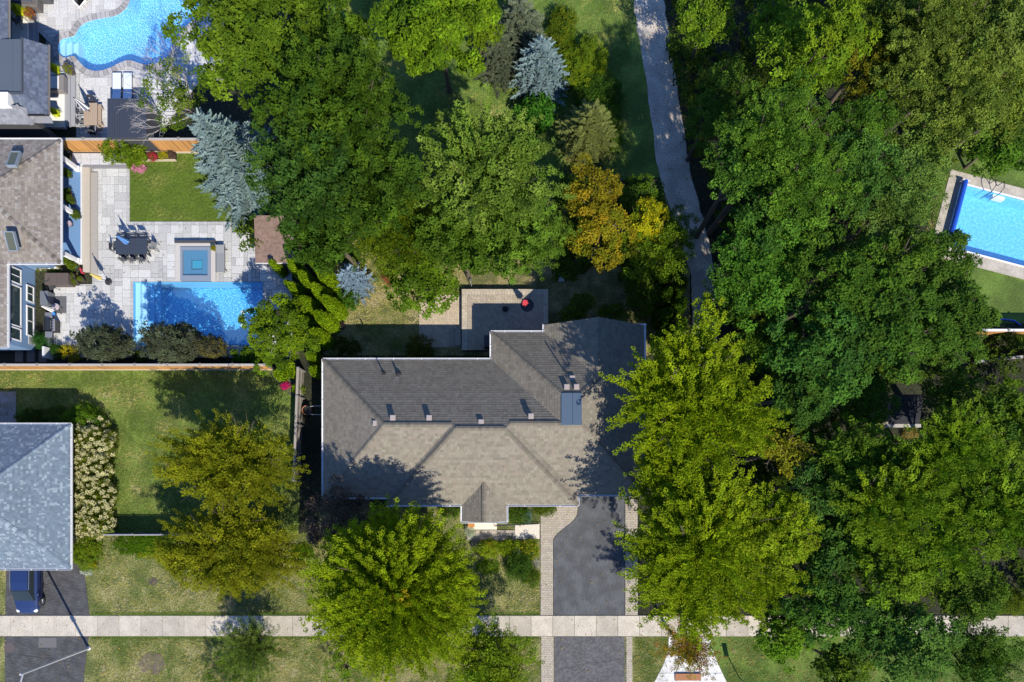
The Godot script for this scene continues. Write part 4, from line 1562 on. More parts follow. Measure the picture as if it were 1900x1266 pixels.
func wheelbarrow(at: Vector3) -> void:
	var o := thing("wheelbarrow", "upturned black wheelbarrow with orange rim between fence and house wall", "wheelbarrow", at)
	var t := MB.new()
	t.lathe(Vector3(-0.1, 0.3, 0), [Vector2(0.15, 0), Vector2(0.33, 0.3), Vector2(0.3, 0.3), Vector2(0.13, 0.04), Vector2(0, 0.04)], 18)
	part(t, "tray", M("black_plastic", 0.02, 0.02, 0.022, 0.4), o)
	var r := MB.new()
	for k in range(5, 13):
		var a := TAU * k / 18
		var b := TAU * (k + 1) / 18
		r.bar(Vector3(-0.1 + cos(a) * 0.34, 0.61, sin(a) * 0.34), Vector3(-0.1 + cos(b) * 0.34, 0.61, sin(b) * 0.34), 0.025)
	part(r, "rim", M("orange", 0.5, 0.18, 0.06, 0.5), o)
	for z in [-0.3, 0.3]:
		var h := MB.new()
		h.tube([Vector3(-0.55, 0.25, z * 0.3), Vector3(0.2, 0.5, z), Vector3(1.05, 0.6, z * 1.1)], [0.025, 0.025, 0.025], 6)
		part(h, "handle", M("lamp_grey"), o)
		var l := MB.new()
		l.bar(Vector3(0.25, 0.5, z), Vector3(0.35, 0, z), 0.02)
		part(l, "leg", M("lamp_grey"), o)
	var w := MB.new()
	w.lathe(Vector3.ZERO, [Vector2(0, -0.05), Vector2(0.17, -0.05), Vector2(0.19, 0), Vector2(0.17, 0.05), Vector2(0, 0.05)], 16)
	var wo := part(w, "wheel", M("rubber"), o)
	wo.position = Vector3(-0.6, 0.19, 0)
	wo.rotation.x = PI / 2


func barbecue(at: Vector3) -> void:
	var o := thing("gas_barbecue", "black lidded gas barbecue with steel side shelves by the blue house", "barbecue", at)
	var st := M("steel", 0.45, 0.46, 0.48, 0.35, 0.7)
	var c := MB.new()
	c.box(Vector3.ZERO, Vector3(0.6, 0.8, 0.85))
	part(c, "cabinet", M("dark_metal"), o)
	var l := MB.new()
	var rings := []
	for z in [-0.42, 0.42]:
		var r := []
		for k in 7:
			var a := PI * k / 6
			r.append(Vector3(-0.05 - cos(a) * 0.27, 0.9 + sin(a) * 0.24, z))
		rings.append(r)
	l.loft(rings, Vector3(-0.05, 0.9, 0))
	part(l, "lid", M("black_enamel", 0.02, 0.022, 0.026, 0.25), o)
	for z in [-0.43, 0.43]:
		var s := MB.new()
		s.box(Vector3(0, 0.86, z * 1.62), Vector3(0.52, 0.04, 0.42), 0, 0.01)
		part(s, "side_shelf", st, o)
	var p := MB.new()
	p.box(Vector3(0.31, 0.75, 0), Vector3(0.14, 0.14, 0.86), 0, 0.02)
	part(p, "control_panel", st, o)
	for k in 4:
		var n := MB.new()
		n.lathe(Vector3(0.31, 0.89, -0.3 + k * 0.2), [Vector2(0.035, 0), Vector2(0.035, 0.03), Vector2(0, 0.03)], 10)
		part(n, "knob", M("dark_metal"), o)
	var hd := MB.new()
	hd.bar(Vector3(0.24, 1.0, -0.3), Vector3(0.24, 1.0, 0.3), 0.016)
	part(hd, "handle", st, o)


func cabinet(called: String, label: String, cat: String, at: Vector3, s: Vector3, mat: Material, seams := 3) -> Node3D:
	var o := thing(called, label, cat, at)
	var b := MB.new()
	b.box(Vector3.ZERO, Vector3(s.x, s.y - 0.06, s.z))
	part(b, "body", mat, o)
	for k in seams:
		var t := MB.new()
		t.box(Vector3((k + 0.5) / seams * s.x - s.x / 2, s.y - 0.06, 0), Vector3(s.x / seams - 0.01, 0.06, s.z + 0.06), 0, 0.012)
		part(t, "lid", mat, o)
	return o


func _ready() -> void:
	rng.seed = 20240915
	noise.seed = 4
	noise.frequency = 0.02
	# ---- camera, sky, sun, exposure
	var cam := Camera3D.new()
	cam.name = "camera"
	add_child(cam)
	cam.position = Vector3(0, HIGH, 0)
	cam.rotation_degrees = Vector3(-90, 0, 0)
	cam.projection = Camera3D.PROJECTION_FRUSTUM
	cam.near = 1.0
	cam.far = 400.0
	cam.size = 1266.0 / FOCAL
	cam.frustum_offset = Vector2(0, 267.0 / FOCAL)
	cam.current = true
	var we := WorldEnvironment.new()
	we.name = "environment"
	var env := Environment.new()
	env.background_mode = Environment.BG_SKY
	var sm := ProceduralSkyMaterial.new()
	sm.sky_top_color = Color(0.27, 0.39, 0.6)
	sm.sky_horizon_color = Color(0.54, 0.61, 0.7)
	sm.ground_bottom_color = Color(0.1, 0.12, 0.1)
	sm.ground_horizon_color = Color(0.45, 0.52, 0.6)
	sm.sky_curve = 0.15
	sm.sun_angle_max = 12.0
	sm.sky_energy_multiplier = 1.25
	var sky := Sky.new()
	sky.sky_material = sm
	env.sky = sky
	env.tonemap_mode = Environment.TONE_MAPPER_LINEAR
	env.tonemap_exposure = 1.5
	env.sdfgi_enabled = true
	env.ssao_enabled = true
	env.ssil_enabled = true
	we.environment = env
	add_child(we)
	var sun := DirectionalLight3D.new()
	sun.name = "sun"
	sun.light_energy = 1.6
	sun.light_color = Color(1.0, 0.965, 0.91)
	sun.light_angular_distance = 0.5
	sun.shadow_enabled = true
	var el := deg_to_rad(43.0)
	var az := deg_to_rad(28.0)
	add_child(sun)
	sun.look_at_from_position(Vector3.ZERO, Vector3(-sin(az) * cos(el), -sin(el), -cos(az) * cos(el)), Vector3.UP)

	make_leaves()
	M("white_trim", 0.74, 0.75, 0.76, 0.5)
	M("dark_metal", 0.03, 0.03, 0.035, 0.5)
	M("dark_glass", 0.03, 0.05, 0.055, 0.06)
	var wm := M("water", 0.5, 0.8, 0.95, 0.06)
	wm.albedo_color = Color(0.6, 0.85, 0.95, 0.08)
	wm.transparency = BaseMaterial3D.TRANSPARENCY_ALPHA
	wm.normal_enabled = true
	wm.normal_texture = ntex(91, 0.02, [], 512, FastNoiseLite.TYPE_SIMPLEX_SMOOTH, 3, true)
	wm.normal_scale = 0.25
	wm.uv1_triplanar = true
	wm.uv1_world_triplanar = true
	wm.uv1_scale = Vector3.ONE / 3.0
	ground()
	main_house()
	blue_house()
	pool_house()
	step_stone()
	slate_house()
	garden_shed()
	forest_shed()
	pools()
	boundaries()
	trees()
	shrubs()
	patio_things()
	front_things()


func ground() -> void:
	# ---- the earth, with openings for the three pools
	var soil := T("soil", 6.0, 3, 0.02, [[0.2, 0.014, 0.016, 0.007], [0.5, 0.026, 0.032, 0.01], [0.75, 0.038, 0.042, 0.014], [0.95, 0.07, 0.06, 0.03]], 30.0, 0.5, 0.98, 3.0)
	var holes := [Rect2(-28.7, -15.6, 10.8, 5.8), Rect2(-34.6, -46, 13.2, 16.0), Rect2(31.4, -23.8, 16.6, 11.0)]
	var xs := [-200.0, 200.0]
	var zs := [-200.0, 200.0]
	for h in holes:
		xs.append(h.position.x); xs.append(h.end.x)
		zs.append(h.position.y); zs.append(h.end.y)
	xs.sort()
	zs.sort()
	var b := MB.new()
	for i in xs.size() - 1:
		for j in zs.size() - 1:
			var m := Vector2(xs[i] + xs[i + 1], zs[j] + zs[j + 1]) / 2
			var open := false
			for h in holes:
				if h.has_point(m):
					open = true
			if not open:
				b.prism(rect(xs[i], zs[j], xs[i + 1], zs[j + 1]), 0, 0)
	struct(b, "ground", soil, "dark earth under the trees and gardens")
	# ---- lawns
	var tan_lawn := T("tan_lawn", 9.0, 51, 0.06, [[0.1, 0.048, 0.078, 0.0168], [0.4, 0.144, 0.15, 0.0432], [0.6, 0.222, 0.204, 0.0816], [0.95, 0.384, 0.336, 0.18]], 11.0, 0.5, 0.98, 2.0, 0.018, Color(0.8, 1.0, 0.62))
	var green_lawn := T("green_lawn", 8.0, 53, 0.055, [[0.1, 0.0472, 0.0872, 0.0075], [0.45, 0.0997, 0.1511, 0.0159], [0.65, 0.1418, 0.186, 0.0319], [0.95, 0.273, 0.2906, 0.1062]], 13.0, 0.6, 0.98, 2.0, 0.018)
	var fine_lawn := T("fine_lawn", 7.0, 55, 0.07, [[0.1, 0.0504, 0.0884, 0.0043], [0.5, 0.0798, 0.1256, 0.0068], [0.9, 0.1092, 0.1535, 0.0136]], 9.0, 0.72, 0.98, 2.0, 0.014)
	var park_lawn := T("park_lawn", 9.0, 57, 0.06, [[0.1, 0.0496, 0.106, 0.0104], [0.5, 0.095, 0.1618, 0.019], [0.9, 0.1653, 0.2176, 0.0477]], 14.0, 0.55, 0.98, 2.0, 0.018)
	var dry_lawn := T("dry_lawn", 8.0, 59, 0.05, [[0.1, 0.0935, 0.099, 0.0242], [0.5, 0.22, 0.1815, 0.077], [0.9, 0.363, 0.275, 0.165]], 10.0, 0.5, 0.98, 2.0, 0.02, Color(0.8, 1.0, 0.7))
	for l in [
		["side_lawn", green_lawn, [[-80, 686], [558, 686], [554, 990], [-80, 990]], "mown side lawn with pale flecks below the long wooden fence"],
		["front_lawn", tan_lawn, [[-80, 990.5], [590, 990.5], [590, 1141], [-80, 1141]], "dry mottled lawn before the grey house"],
		["front_lawn", tan_lawn, [[590.5, 940], [1002, 940], [1002, 1140], [590.5, 1140]], "dry mottled lawn before the bungalow"],
		["verge", tan_lawn, [[-80, 1183], [1240, 1180], [1240, 1330], [-80, 1330]], "dry grass verge along the sidewalk"],
		["verge", park_lawn, [[1240.5, 1180], [2050, 1172], [2050, 1330], [1240.5, 1330]], "green grass verge under the big trees"],
		["patio_lawn", fine_lawn, [[241, 270], [480, 270], [480, 432], [430, 432], [430, 412], [241, 412]], "small bright lawn inside the paved patio"],
		["park_lawn", park_lawn, [[560, -80], [1172, -80], [1186, 60], [1206, 200], [1226, 330], [1000, 345], [560, 345]], "open park grass beside the gravel path"],
		["back_lawn", dry_lawn, [[600, 350], [1262, 350], [1280, 480], [1280, 660], [600, 660]], "worn dry grass behind the bungalow"],
		["garden_lawn", park_lawn, [[1700, 230], [2050, 230], [2050, 322], [1700, 322]], "grass strip above the slanting pool"],
		["garden_lawn", park_lawn, [[1700, 560.5], [2050, 560.5], [2050, 600], [1700, 600]], "grass strip below the slanting pool"],
	]:
		var q := MB.new()
		q.prism(poly(l[2]), 0.012, 0.012)
		struct(q, l[0], l[1], l[3])
	grass()
	litter()
	var tar := M("tar", 0.02, 0.02, 0.022, 0.8)
	cracks([20, 1070, 150, 1096], tar, "long thin crack across the worn asphalt drive")
	cracks([30, 1215, 148, 1232], tar, "long thin crack across the worn apron")
	cracks([110, 1190, 128, 1262], tar, "crack running down the worn apron")
	cracks([1040, 1240, 1150, 1222], tar, "thin crack across the grey apron before the bungalow")
	# ---- gravel path between park and wood
	var path := T("gravel", 3.0, 61, 0.05, [[0.15, 0.28, 0.24, 0.18], [0.4, 0.46, 0.41, 0.335], [0.65, 0.56, 0.51, 0.43], [0.9, 0.64, 0.59, 0.52]], 10.0, 0.75, 0.97, 1.5, 0.02)
	var q := MB.new()
	var mid := [Vector3(1198, -90, 62), Vector3(1204, 0, 60), Vector3(1214, 70, 62), Vector3(1228, 160, 60), Vector3(1240, 240, 62), Vector3(1254, 330, 62), Vector3(1282, 420, 56), Vector3(1302, 500, 48), Vector3(1308, 580, 48), Vector3(1310, 660, 48), Vector3(1316, 760, 48), Vector3(1322, 900, 48), Vector3(1326, 1140, 48)]
	var lft := []
	var rgt := []
	for k in mid.size() - 1:
		for s in 6:
			var v: Vector3 = mid[k].cubic_interpolate(mid[k + 1], mid[maxi(k - 1, 0)], mid[mini(k + 2, mid.size() - 1)], s / 6.0)
			lft.append([v.x - v.z * 0.47 + R(-1.6, 1.6), v.y])
			rgt.push_front([v.x + v.z * 0.47 + R(-1.6, 1.6), v.y])
	q.prism(poly(lft + rgt), 0.02, 0.02)
	struct(q, "path", path, "pale gravel path running between the park and the wood")
	# ---- sidewalk slabs
	var walk := MB.new()
	walk.prism(poly([[-90, 1141.5], [2060, 1141.5], [2060, 1181.5], [-90, 1181.5]]), 0.016, 0.016)
	var ws := struct(walk, "sidewalk", T("walk_joint", 2, 62, 0.05, [[0.3, 0.12, 0.1, 0.08], [0.7, 0.2, 0.18, 0.15]]), "concrete sidewalk of pale square slabs along the street")
	var slab := paver_mesh(1.59, 1.52, 0.06, 0.012)
	var tones := tones_of(T("walk", 2.5, 70, 0.03, [[0.2, 0.42, 0.378, 0.305], [0.5, 0.49, 0.445, 0.365], [0.8, 0.535, 0.49, 0.41]], 7.0, 0.85, 0.95, 0.6, 0.02), [0.8, 0.93, 1.0, 0.96, 0.88])
	for k in 52:
		piece(slab, "slab", tones[rng.randi() % 5], ws, Vector3(-41.2 + k * 1.608, 0.02, 10.46))
	var street := MB.new()
	street.prism(poly([[-3000, 1345], [5000, 1345], [5000, 1560], [-3000, 1560]]), 0.004, 0.004)
	struct(street, "street", M("asphalt_street", 0.05, 0.05, 0.053, 0.95), "asphalt street below the verge")
	# ---- driveways
	var asphalt := T("asphalt", 5.0, 81, 0.03, [[0.2, 0.084, 0.09, 0.098], [0.5, 0.095, 0.102, 0.11], [0.8, 0.108, 0.115, 0.124]], 7.0, 0.7, 0.9, 0.4, 0.018, Color(1, 1, 1), Vector3(0.35, 1, 2.2))
	var asphalt2 := T("asphalt_old", 5.0, 83, 0.03, [[0.2, 0.05, 0.052, 0.056], [0.5, 0.066, 0.068, 0.073], [0.8, 0.09, 0.092, 0.096]], 7.0, 0.7, 0.92, 0.8, 0.025, Color(1, 1, 1), Vector3(2.0, 1, 0.3))
	var curve := [[1074, 900]]
	for k in 9:
		var t := k / 8.0
		curve.append([lerpf(1072, 1027, t * t * (3 - 2 * t)), lerpf(952, 1004, t)])
	var d := MB.new()
	d.prism(poly(curve + [[1027, 1141.3], [1159, 1141.3], [1159, 900]]), 0.0, 0.035)
	struct(d, "driveway", asphalt, "dark asphalt driveway of the bungalow")
	d = MB.new()
	d.prism(poly([[1028, 1181.2], [1159, 1181.2], [1161, 1345], [1028, 1345]]), 0.0, 0.035)
	struct(d, "driveway_apron", T("asphalt_grey", 5.0, 85, 0.03, [[0.2, 0.08, 0.08, 0.085], [0.5, 0.1, 0.1, 0.105], [0.8, 0.125, 0.125, 0.13]], 6.0, 0.8, 0.9, 0.8), "grey asphalt apron between sidewalk and street before the bungalow")
	d = MB.new()
	d.prism(poly([[12, 1000], [140, 1000], [158, 1072], [166, 1141.3], [10, 1141.3]]), 0.0, 0.035)
	struct(d, "driveway", asphalt2, "worn asphalt drive of the grey house")
	d = MB.new()
	d.prism(poly([[9, 1181.2], [165, 1181.2], [156, 1250], [158, 1345], [10, 1345]]), 0.0, 0.035)
	struct(d, "driveway_apron", asphalt2, "worn asphalt apron between sidewalk and street before the grey house")
	d = MB.new()
	d.prism(poly([[72, 1184], [105, 1184], [105, 1202], [72, 1202]]), 0.036, 0.039)
	struct(d, "asphalt_patch", M("patch", 0.12, 0.12, 0.12, 0.9), "square paler patch in the worn apron")
	d = MB.new()
	for q2 in [[[1241, 1182], [1318, 1182], [1322, 1205], [1325, 1214], [1237, 1214], [1240, 1205]], [[1236.8, 1214.7], [1325.2, 1214.7], [1332, 1232], [1340, 1249], [1281.3, 1249], [1223, 1249], [1232, 1232]], [[1222.6, 1249.7], [1340.4, 1249.7], [1350, 1270], [1380, 1345], [1180, 1345], [1212, 1270]]]:
		d.prism(poly(q2), 0.0, 0.04)
	struct(d, "concrete_driveway", T("white_concrete", 4.0, 87, 0.03, [[0.15, 0.56, 0.555, 0.54], [0.5, 0.7, 0.7, 0.69], [0.85, 0.76, 0.76, 0.75]], 5.0, 0.86), "new white concrete driveway flaring to the street")
	# paver bands and the front walk
	var band := T("paver_sand", 2.0, 88, 0.03, [[0.2, 0.38, 0.345, 0.28], [0.8, 0.5, 0.46, 0.385]])
	var bed := T("paver_bed", 2.0, 89, 0.05, [[0.2, 0.1, 0.085, 0.06], [0.8, 0.19, 0.17, 0.13]])
	var rev := curve.slice(1)
	rev.reverse()
	for w in [
		["paver_band", [[1003, 940], [1003, 1141.3], [1026, 1141.3]] + rev.map(func(e): return [e[0] - 1, e[1]]) + [[1072, 940]], 0.17, 0.24, 0.0, "sand coloured paver walk along the west edge of the driveway"],
		["paver_band", [[1160, 918], [1160, 1141.3], [1183, 1141.3], [1183, 918]], 0.17, 0.24, 0.0, "sand coloured paver strip along the east edge of the driveway"],
		["paver_band", [[1004, 1181.2], [1004, 1345], [1027, 1345], [1027, 1181.2]], 0.17, 0.24, 0.0, "paver strip west of the grey apron"],
		["paver_band", [[1162, 1181.2], [1162, 1345], [1173, 1345], [1173, 1181.2]], 0.17, 0.24, 0.0, "narrow paver strip east of the grey apron"],
		["front_walk", [[866, 984], [866, 1003], [955, 1003], [955, 984]], 0.2, 0.3, 0.0, "paver walk before the porch"],
		["lower_terrace", [[778, 548], [856, 548], [856, 645], [778, 645]], 0.13, 0.26, 0.785, "tan herringbone terrace behind the bungalow"],
	]:
		var m := MB.new()
		m.prism(poly(w[1]), 0.014, 0.022)
		var o := struct(m, w[0], bed, w[5])
		var r := MB.new()
		small_rows(r, poly(w[1]), w[2], w[3], 0.022, w[4])
		stuff(part(r, "pavers", T("paver_tan", 2.0, 90, 0.03, [[0.2, 0.47, 0.385, 0.28], [0.8, 0.58, 0.49, 0.37]]) if w[0] == "lower_terrace" else band, o))
	var porch := MB.new()
	porch.prism(poly([[868, 940], [922, 940], [922, 982.5], [868, 982.5]]), 0.0, 0.3)
	struct(porch, "porch_floor", M("porch_stone", 0.72, 0.67, 0.56, 0.8), "cream stone porch floor under the small gable")
	var landing := MB.new()
	landing.prism(poly([[955.5, 972], [1001, 972], [1001, 1000], [955.5, 1000]]), 0.0, 0.09)
	struct(landing, "stone_landing", T("landing", 3, 92, 0.03, [[0.2, 0.58, 0.53, 0.44], [0.8, 0.68, 0.63, 0.54]]), "cream stone slab at the end of the porch rail")
	# ---- raised terrace behind the bungalow
	var ter := MB.new()
	var tp := [[857, 537], [1017, 537], [1017, 650], [857, 650]]
	ter.prism(poly(tp, 0.5), 0.0, 0.5)
	var to := struct(ter, "terrace", M("terrace_side", 0.12, 0.09, 0.07, 0.9), "raised tan paver terrace at the back door")
	var tr := MB.new()
	small_rows(tr, poly([[868, 548], [1006, 548], [1006, 650], [868, 650]], 0.5), 0.14, 0.28, 0.5, 0.785, 0.75)
	stuff(part(tr, "pavers", T("paver_grey_tan", 2.0, 93, 0.03, [[0.2, 0.38, 0.33, 0.25], [0.8, 0.5, 0.44, 0.345]]), to))
	var ed := MB.new()
	small_rows(ed, poly([[857, 537], [1017, 537], [1017, 547.5], [857, 547.5]], 0.5), 0.4, 0.22, 0.5)
	small_rows(ed, poly([[857, 548], [867.5, 548], [867.5, 650], [857, 650]], 0.5), 0.22, 0.4, 0.5)
	small_rows(ed, poly([[1006.5, 548], [1017, 548], [1017, 650], [1006.5, 650]], 0.5), 0.22, 0.4, 0.5)
	stuff(part(ed, "edge_pavers", T("paver_pale", 2.0, 94, 0.03, [[0.2, 0.42, 0.38, 0.29], [0.8, 0.54, 0.48, 0.38]]), to))
	for k in 2:
		var st := MB.new()
		st.prism(poly([[834 + k * 11, 611], [844.5 + k * 11, 611], [844.5 + k * 11, 643], [834 + k * 11, 643]]), 0.0, 0.2 + 0.15 * k)
		one(st, "terrace_step", M("step_stone", 0.3, 0.26, 0.2, 0.9), ["lower of two stone steps up to the tan terrace", "upper of two stone steps up to the tan terrace"][k], "step")
	var soilbed := MB.new()
	soilbed.prism(poly([[100, 640], [470, 640], [470, 676], [100, 676]]), 0.016, 0.016)
	soilbed.prism(poly([[-60, 655], [100, 655], [100, 676], [-60, 676]]), 0.016, 0.016)
	struct(soilbed, "garden_bed", M("dark_mulch", 0.02, 0.017, 0.014, 1.0), "dark mulch bed along the wooden fence")
	var mulch := MB.new()
	mulch.prism(poly([[500, 690], [556, 690], [554, 742], [532, 730], [512, 708]]), 0.018, 0.018)
	struct(mulch, "garden_bed", M("grey_mulch", 0.05, 0.05, 0.056, 1.0), "grey mulch corner between the two fences")
	var mh := MB.new()
	mh.lathe(P(18, 1202) + Vector3(0, 0.035, 0), [Vector2(0.4, 0), Vector2(0.4, 0.012), Vector2(0.34, 0.012), Vector2(0.34, 0.006), Vector2(0.12, 0.006), Vector2(0.12, 0.012), Vector2(0, 0.012)], 28)
	one(mh, "manhole_cover", M("iron", 0.09, 0.075, 0.07, 0.7), "round iron manhole cover set in the worn apron", "manhole cover")
	for c in [[282, 1231, 25, "big round mulch ring in the verge"], [284, 1079, 9, "little bare mulch ring in the dry lawn"]]:
		var ring := MB.new()
		var rp := []
		for k in 26:
			var rr: float = c[2] * R(0.88, 1.06)
			rp.append([c[0] + cos(TAU * k / 26) * rr, c[1] + sin(TAU * k / 26) * rr * 0.86])
		ring.prism(poly(rp), 0.02, 0.03)
		struct(ring, "mulch_ring", T("mulch", 1.5, 95, 0.06, [[0.2, 0.09, 0.07, 0.055], [0.8, 0.24, 0.19, 0.15]], 0, 1, 1, 3.0) if c[2] > 10 else M("bare_soil", 0.075, 0.06, 0.05, 1.0), c[3])
	var gv := MB.new()
	gv.prism(poly([[-60, 727], [30, 727], [30, 800], [-60, 800]]), 0.02, 0.03)
	struct(gv, "stone_path", T("river_stone", 1.2, 96, 0.08, [[0.2, 0.2, 0.19, 0.2], [0.5, 0.4, 0.39, 0.4], [0.8, 0.75, 0.74, 0.74]], 0, 1, 0.9, 3.0), "strip of pale river stones behind the grey house")


func cracks(at: Array, mat: Material, label: String) -> void:  # a thin jagged crack through asphalt
	var b := MB.new()
	var lft := PackedVector2Array()
	var rgt := PackedVector2Array()
	var a := P(at[0], at[1])
	var e := P(at[2], at[3])
	var n := 14
	for k in n + 1:
		var p := a.lerp(e, float(k) / n) + Vector3(R(-0.1, 0.1), 0, R(-0.1, 0.1))
		var w := R(0.006, 0.022)
		var s := Vector2(e.z - a.z, a.x - e.x).normalized() * w
		lft.append(Vector2(p.x, p.z) + s)
		rgt.append(Vector2(p.x, p.z) - s)
	rgt.reverse()
	lft.append_array(rgt)
	b.prism(lft, 0.0392, 0.0392)
	struct(b, "crack", mat, label)


func litter() -> void:  # fallen leaves under the maples
	var b := MB.new()
	b.tri(Vector3(-0.05, 0.004, 0), Vector3(0, 0.012, 0.03), Vector3(0.055, 0.006, 0))
	b.tri(Vector3(-0.05, 0.004, 0), Vector3(0.055, 0.006, 0), Vector3(0, 0.014, -0.03))
	var buf := PackedFloat32Array()
	for l in [[560, 1060, 900, 1260, 420, 0.085], [1000, 930, 1180, 1260, 110, 0.085], [1180, 1142, 1420, 1260, 260, 0.085], [1195, -10, 1320, 660, 500, 0.03], [-10, 1142, 560, 1262, 160, 0.085], [270, 990, 560, 1140, 160, 0.03], [110, 420, 540, 520, 60, 0.08], [620, 480, 860, 640, 160, 0.03]]:
		for k in l[4]:
			var p := P(R(l[0], l[2]), R(l[1], l[3]))
			p.y = l[5]
			add(buf, lean(Vector3(R(-0.3, 0.3), 1, R(-0.3, 0.3)).normalized(), Vector3(R(-1, 1), 0, R(-1, 1)), R(0.7, 1.4)), p, mixed(Color(0.26, 0.16, 0.03), Color(0.12, 0.07, 0.03), R(0, 1), R(0.5, 0.9)))
	var o := scatter(buf, b.mesh(), "fallen_leaves", M("grass_blade", 1, 1, 1, 0.8), null)
	o.set_meta("label", "fallen yellow and brown leaves on walk, path and lawns")


func grass() -> void:  # tufts standing in the lawns
	var b := MB.new()
	for k in 9:
		var a := k * 2.4
		var d := Vector3(cos(a), 0, sin(a))
		var w := Vector3(-d.z, 0, d.x) * 0.012
		var g := 0.6 + 0.4 * ((k * 7) % 9) / 9.0
		b.col = Color(g, g, g)
		var at := d * 0.045 * (k % 3)
		b.tri(at - w, at + w, at + d * (0.05 + 0.01 * (k % 4)) + Vector3(0, 0.05 + 0.008 * (k % 3), 0))
	var tuft := b.mesh()
	var tan_c := Color(0.4, 0.35, 0.18)
	var green_c := Color(0.085, 0.15, 0.012)
	var buf := PackedFloat32Array()
	for l in [[-20, 990, 1002, 1140, 9000, 0.5, 0.3], [-20, 1184, 1000, 1270, 7000, 0.45, 0.3], [-20, 688, 556, 985, 13000, 0.12, 0.35], [1174, 1184, 1238, 1270, 500, 0.25, 0.3], [1350, 1184, 1900, 1270, 2500, 0.15, 0.3], [640, -10, 1170, 340, 12000, 0.08, 0.3], [610, 480, 860, 660, 3500, 0.6, 0.3], [1720, 300, 1905, 610, 3000, 0.2, 0.3], [242, 275, 470, 410, 3500, 0.0, 0.0], [170, 1139, 590, 1143, 1200, -0.2, 0.2], [170, 1180, 1000, 1184.5, 1500, -0.2, 0.2], [595, 1138, 1000, 1142, 700, -0.2, 0.2]]:
		for k in l[4]:
			var p := P(R(l[0], l[2]), R(l[1], l[3]))
			if l[0] == 1720 and Vector2(p.x, p.z).distance_to(Vector2(40, -18.5)) < 7.5 or l[1] == 990 and (p.x < -31 or p.x > -15 and p.z < 3.2) or l[1] == 1184 and (p.x < -31 or p.x > 1.9 and p.x < 9.1):
				continue
			if l[1] == 688 and (p.x < -30.8 and p.z > -4.3):
				continue
			var t: float = l[5] + noise.get_noise_2d(p.x * 14.0, p.z * 14.0) * 1.6 * (l[6] + 0.4) + R(-l[6], l[6])
			p.y = 0.01
			add(buf, Basis(Vector3.UP, R(0, TAU)).scaled(Vector3.ONE * R(0.8, 1.5)), p, mixed(green_c, tan_c, t, R(0.6, 0.95)))
	var o := scatter(buf, tuft, "grass", M("grass_blade", 1, 1, 1, 0.8), null)
	o.set_meta("label", "short green and straw coloured grass on the lawns")


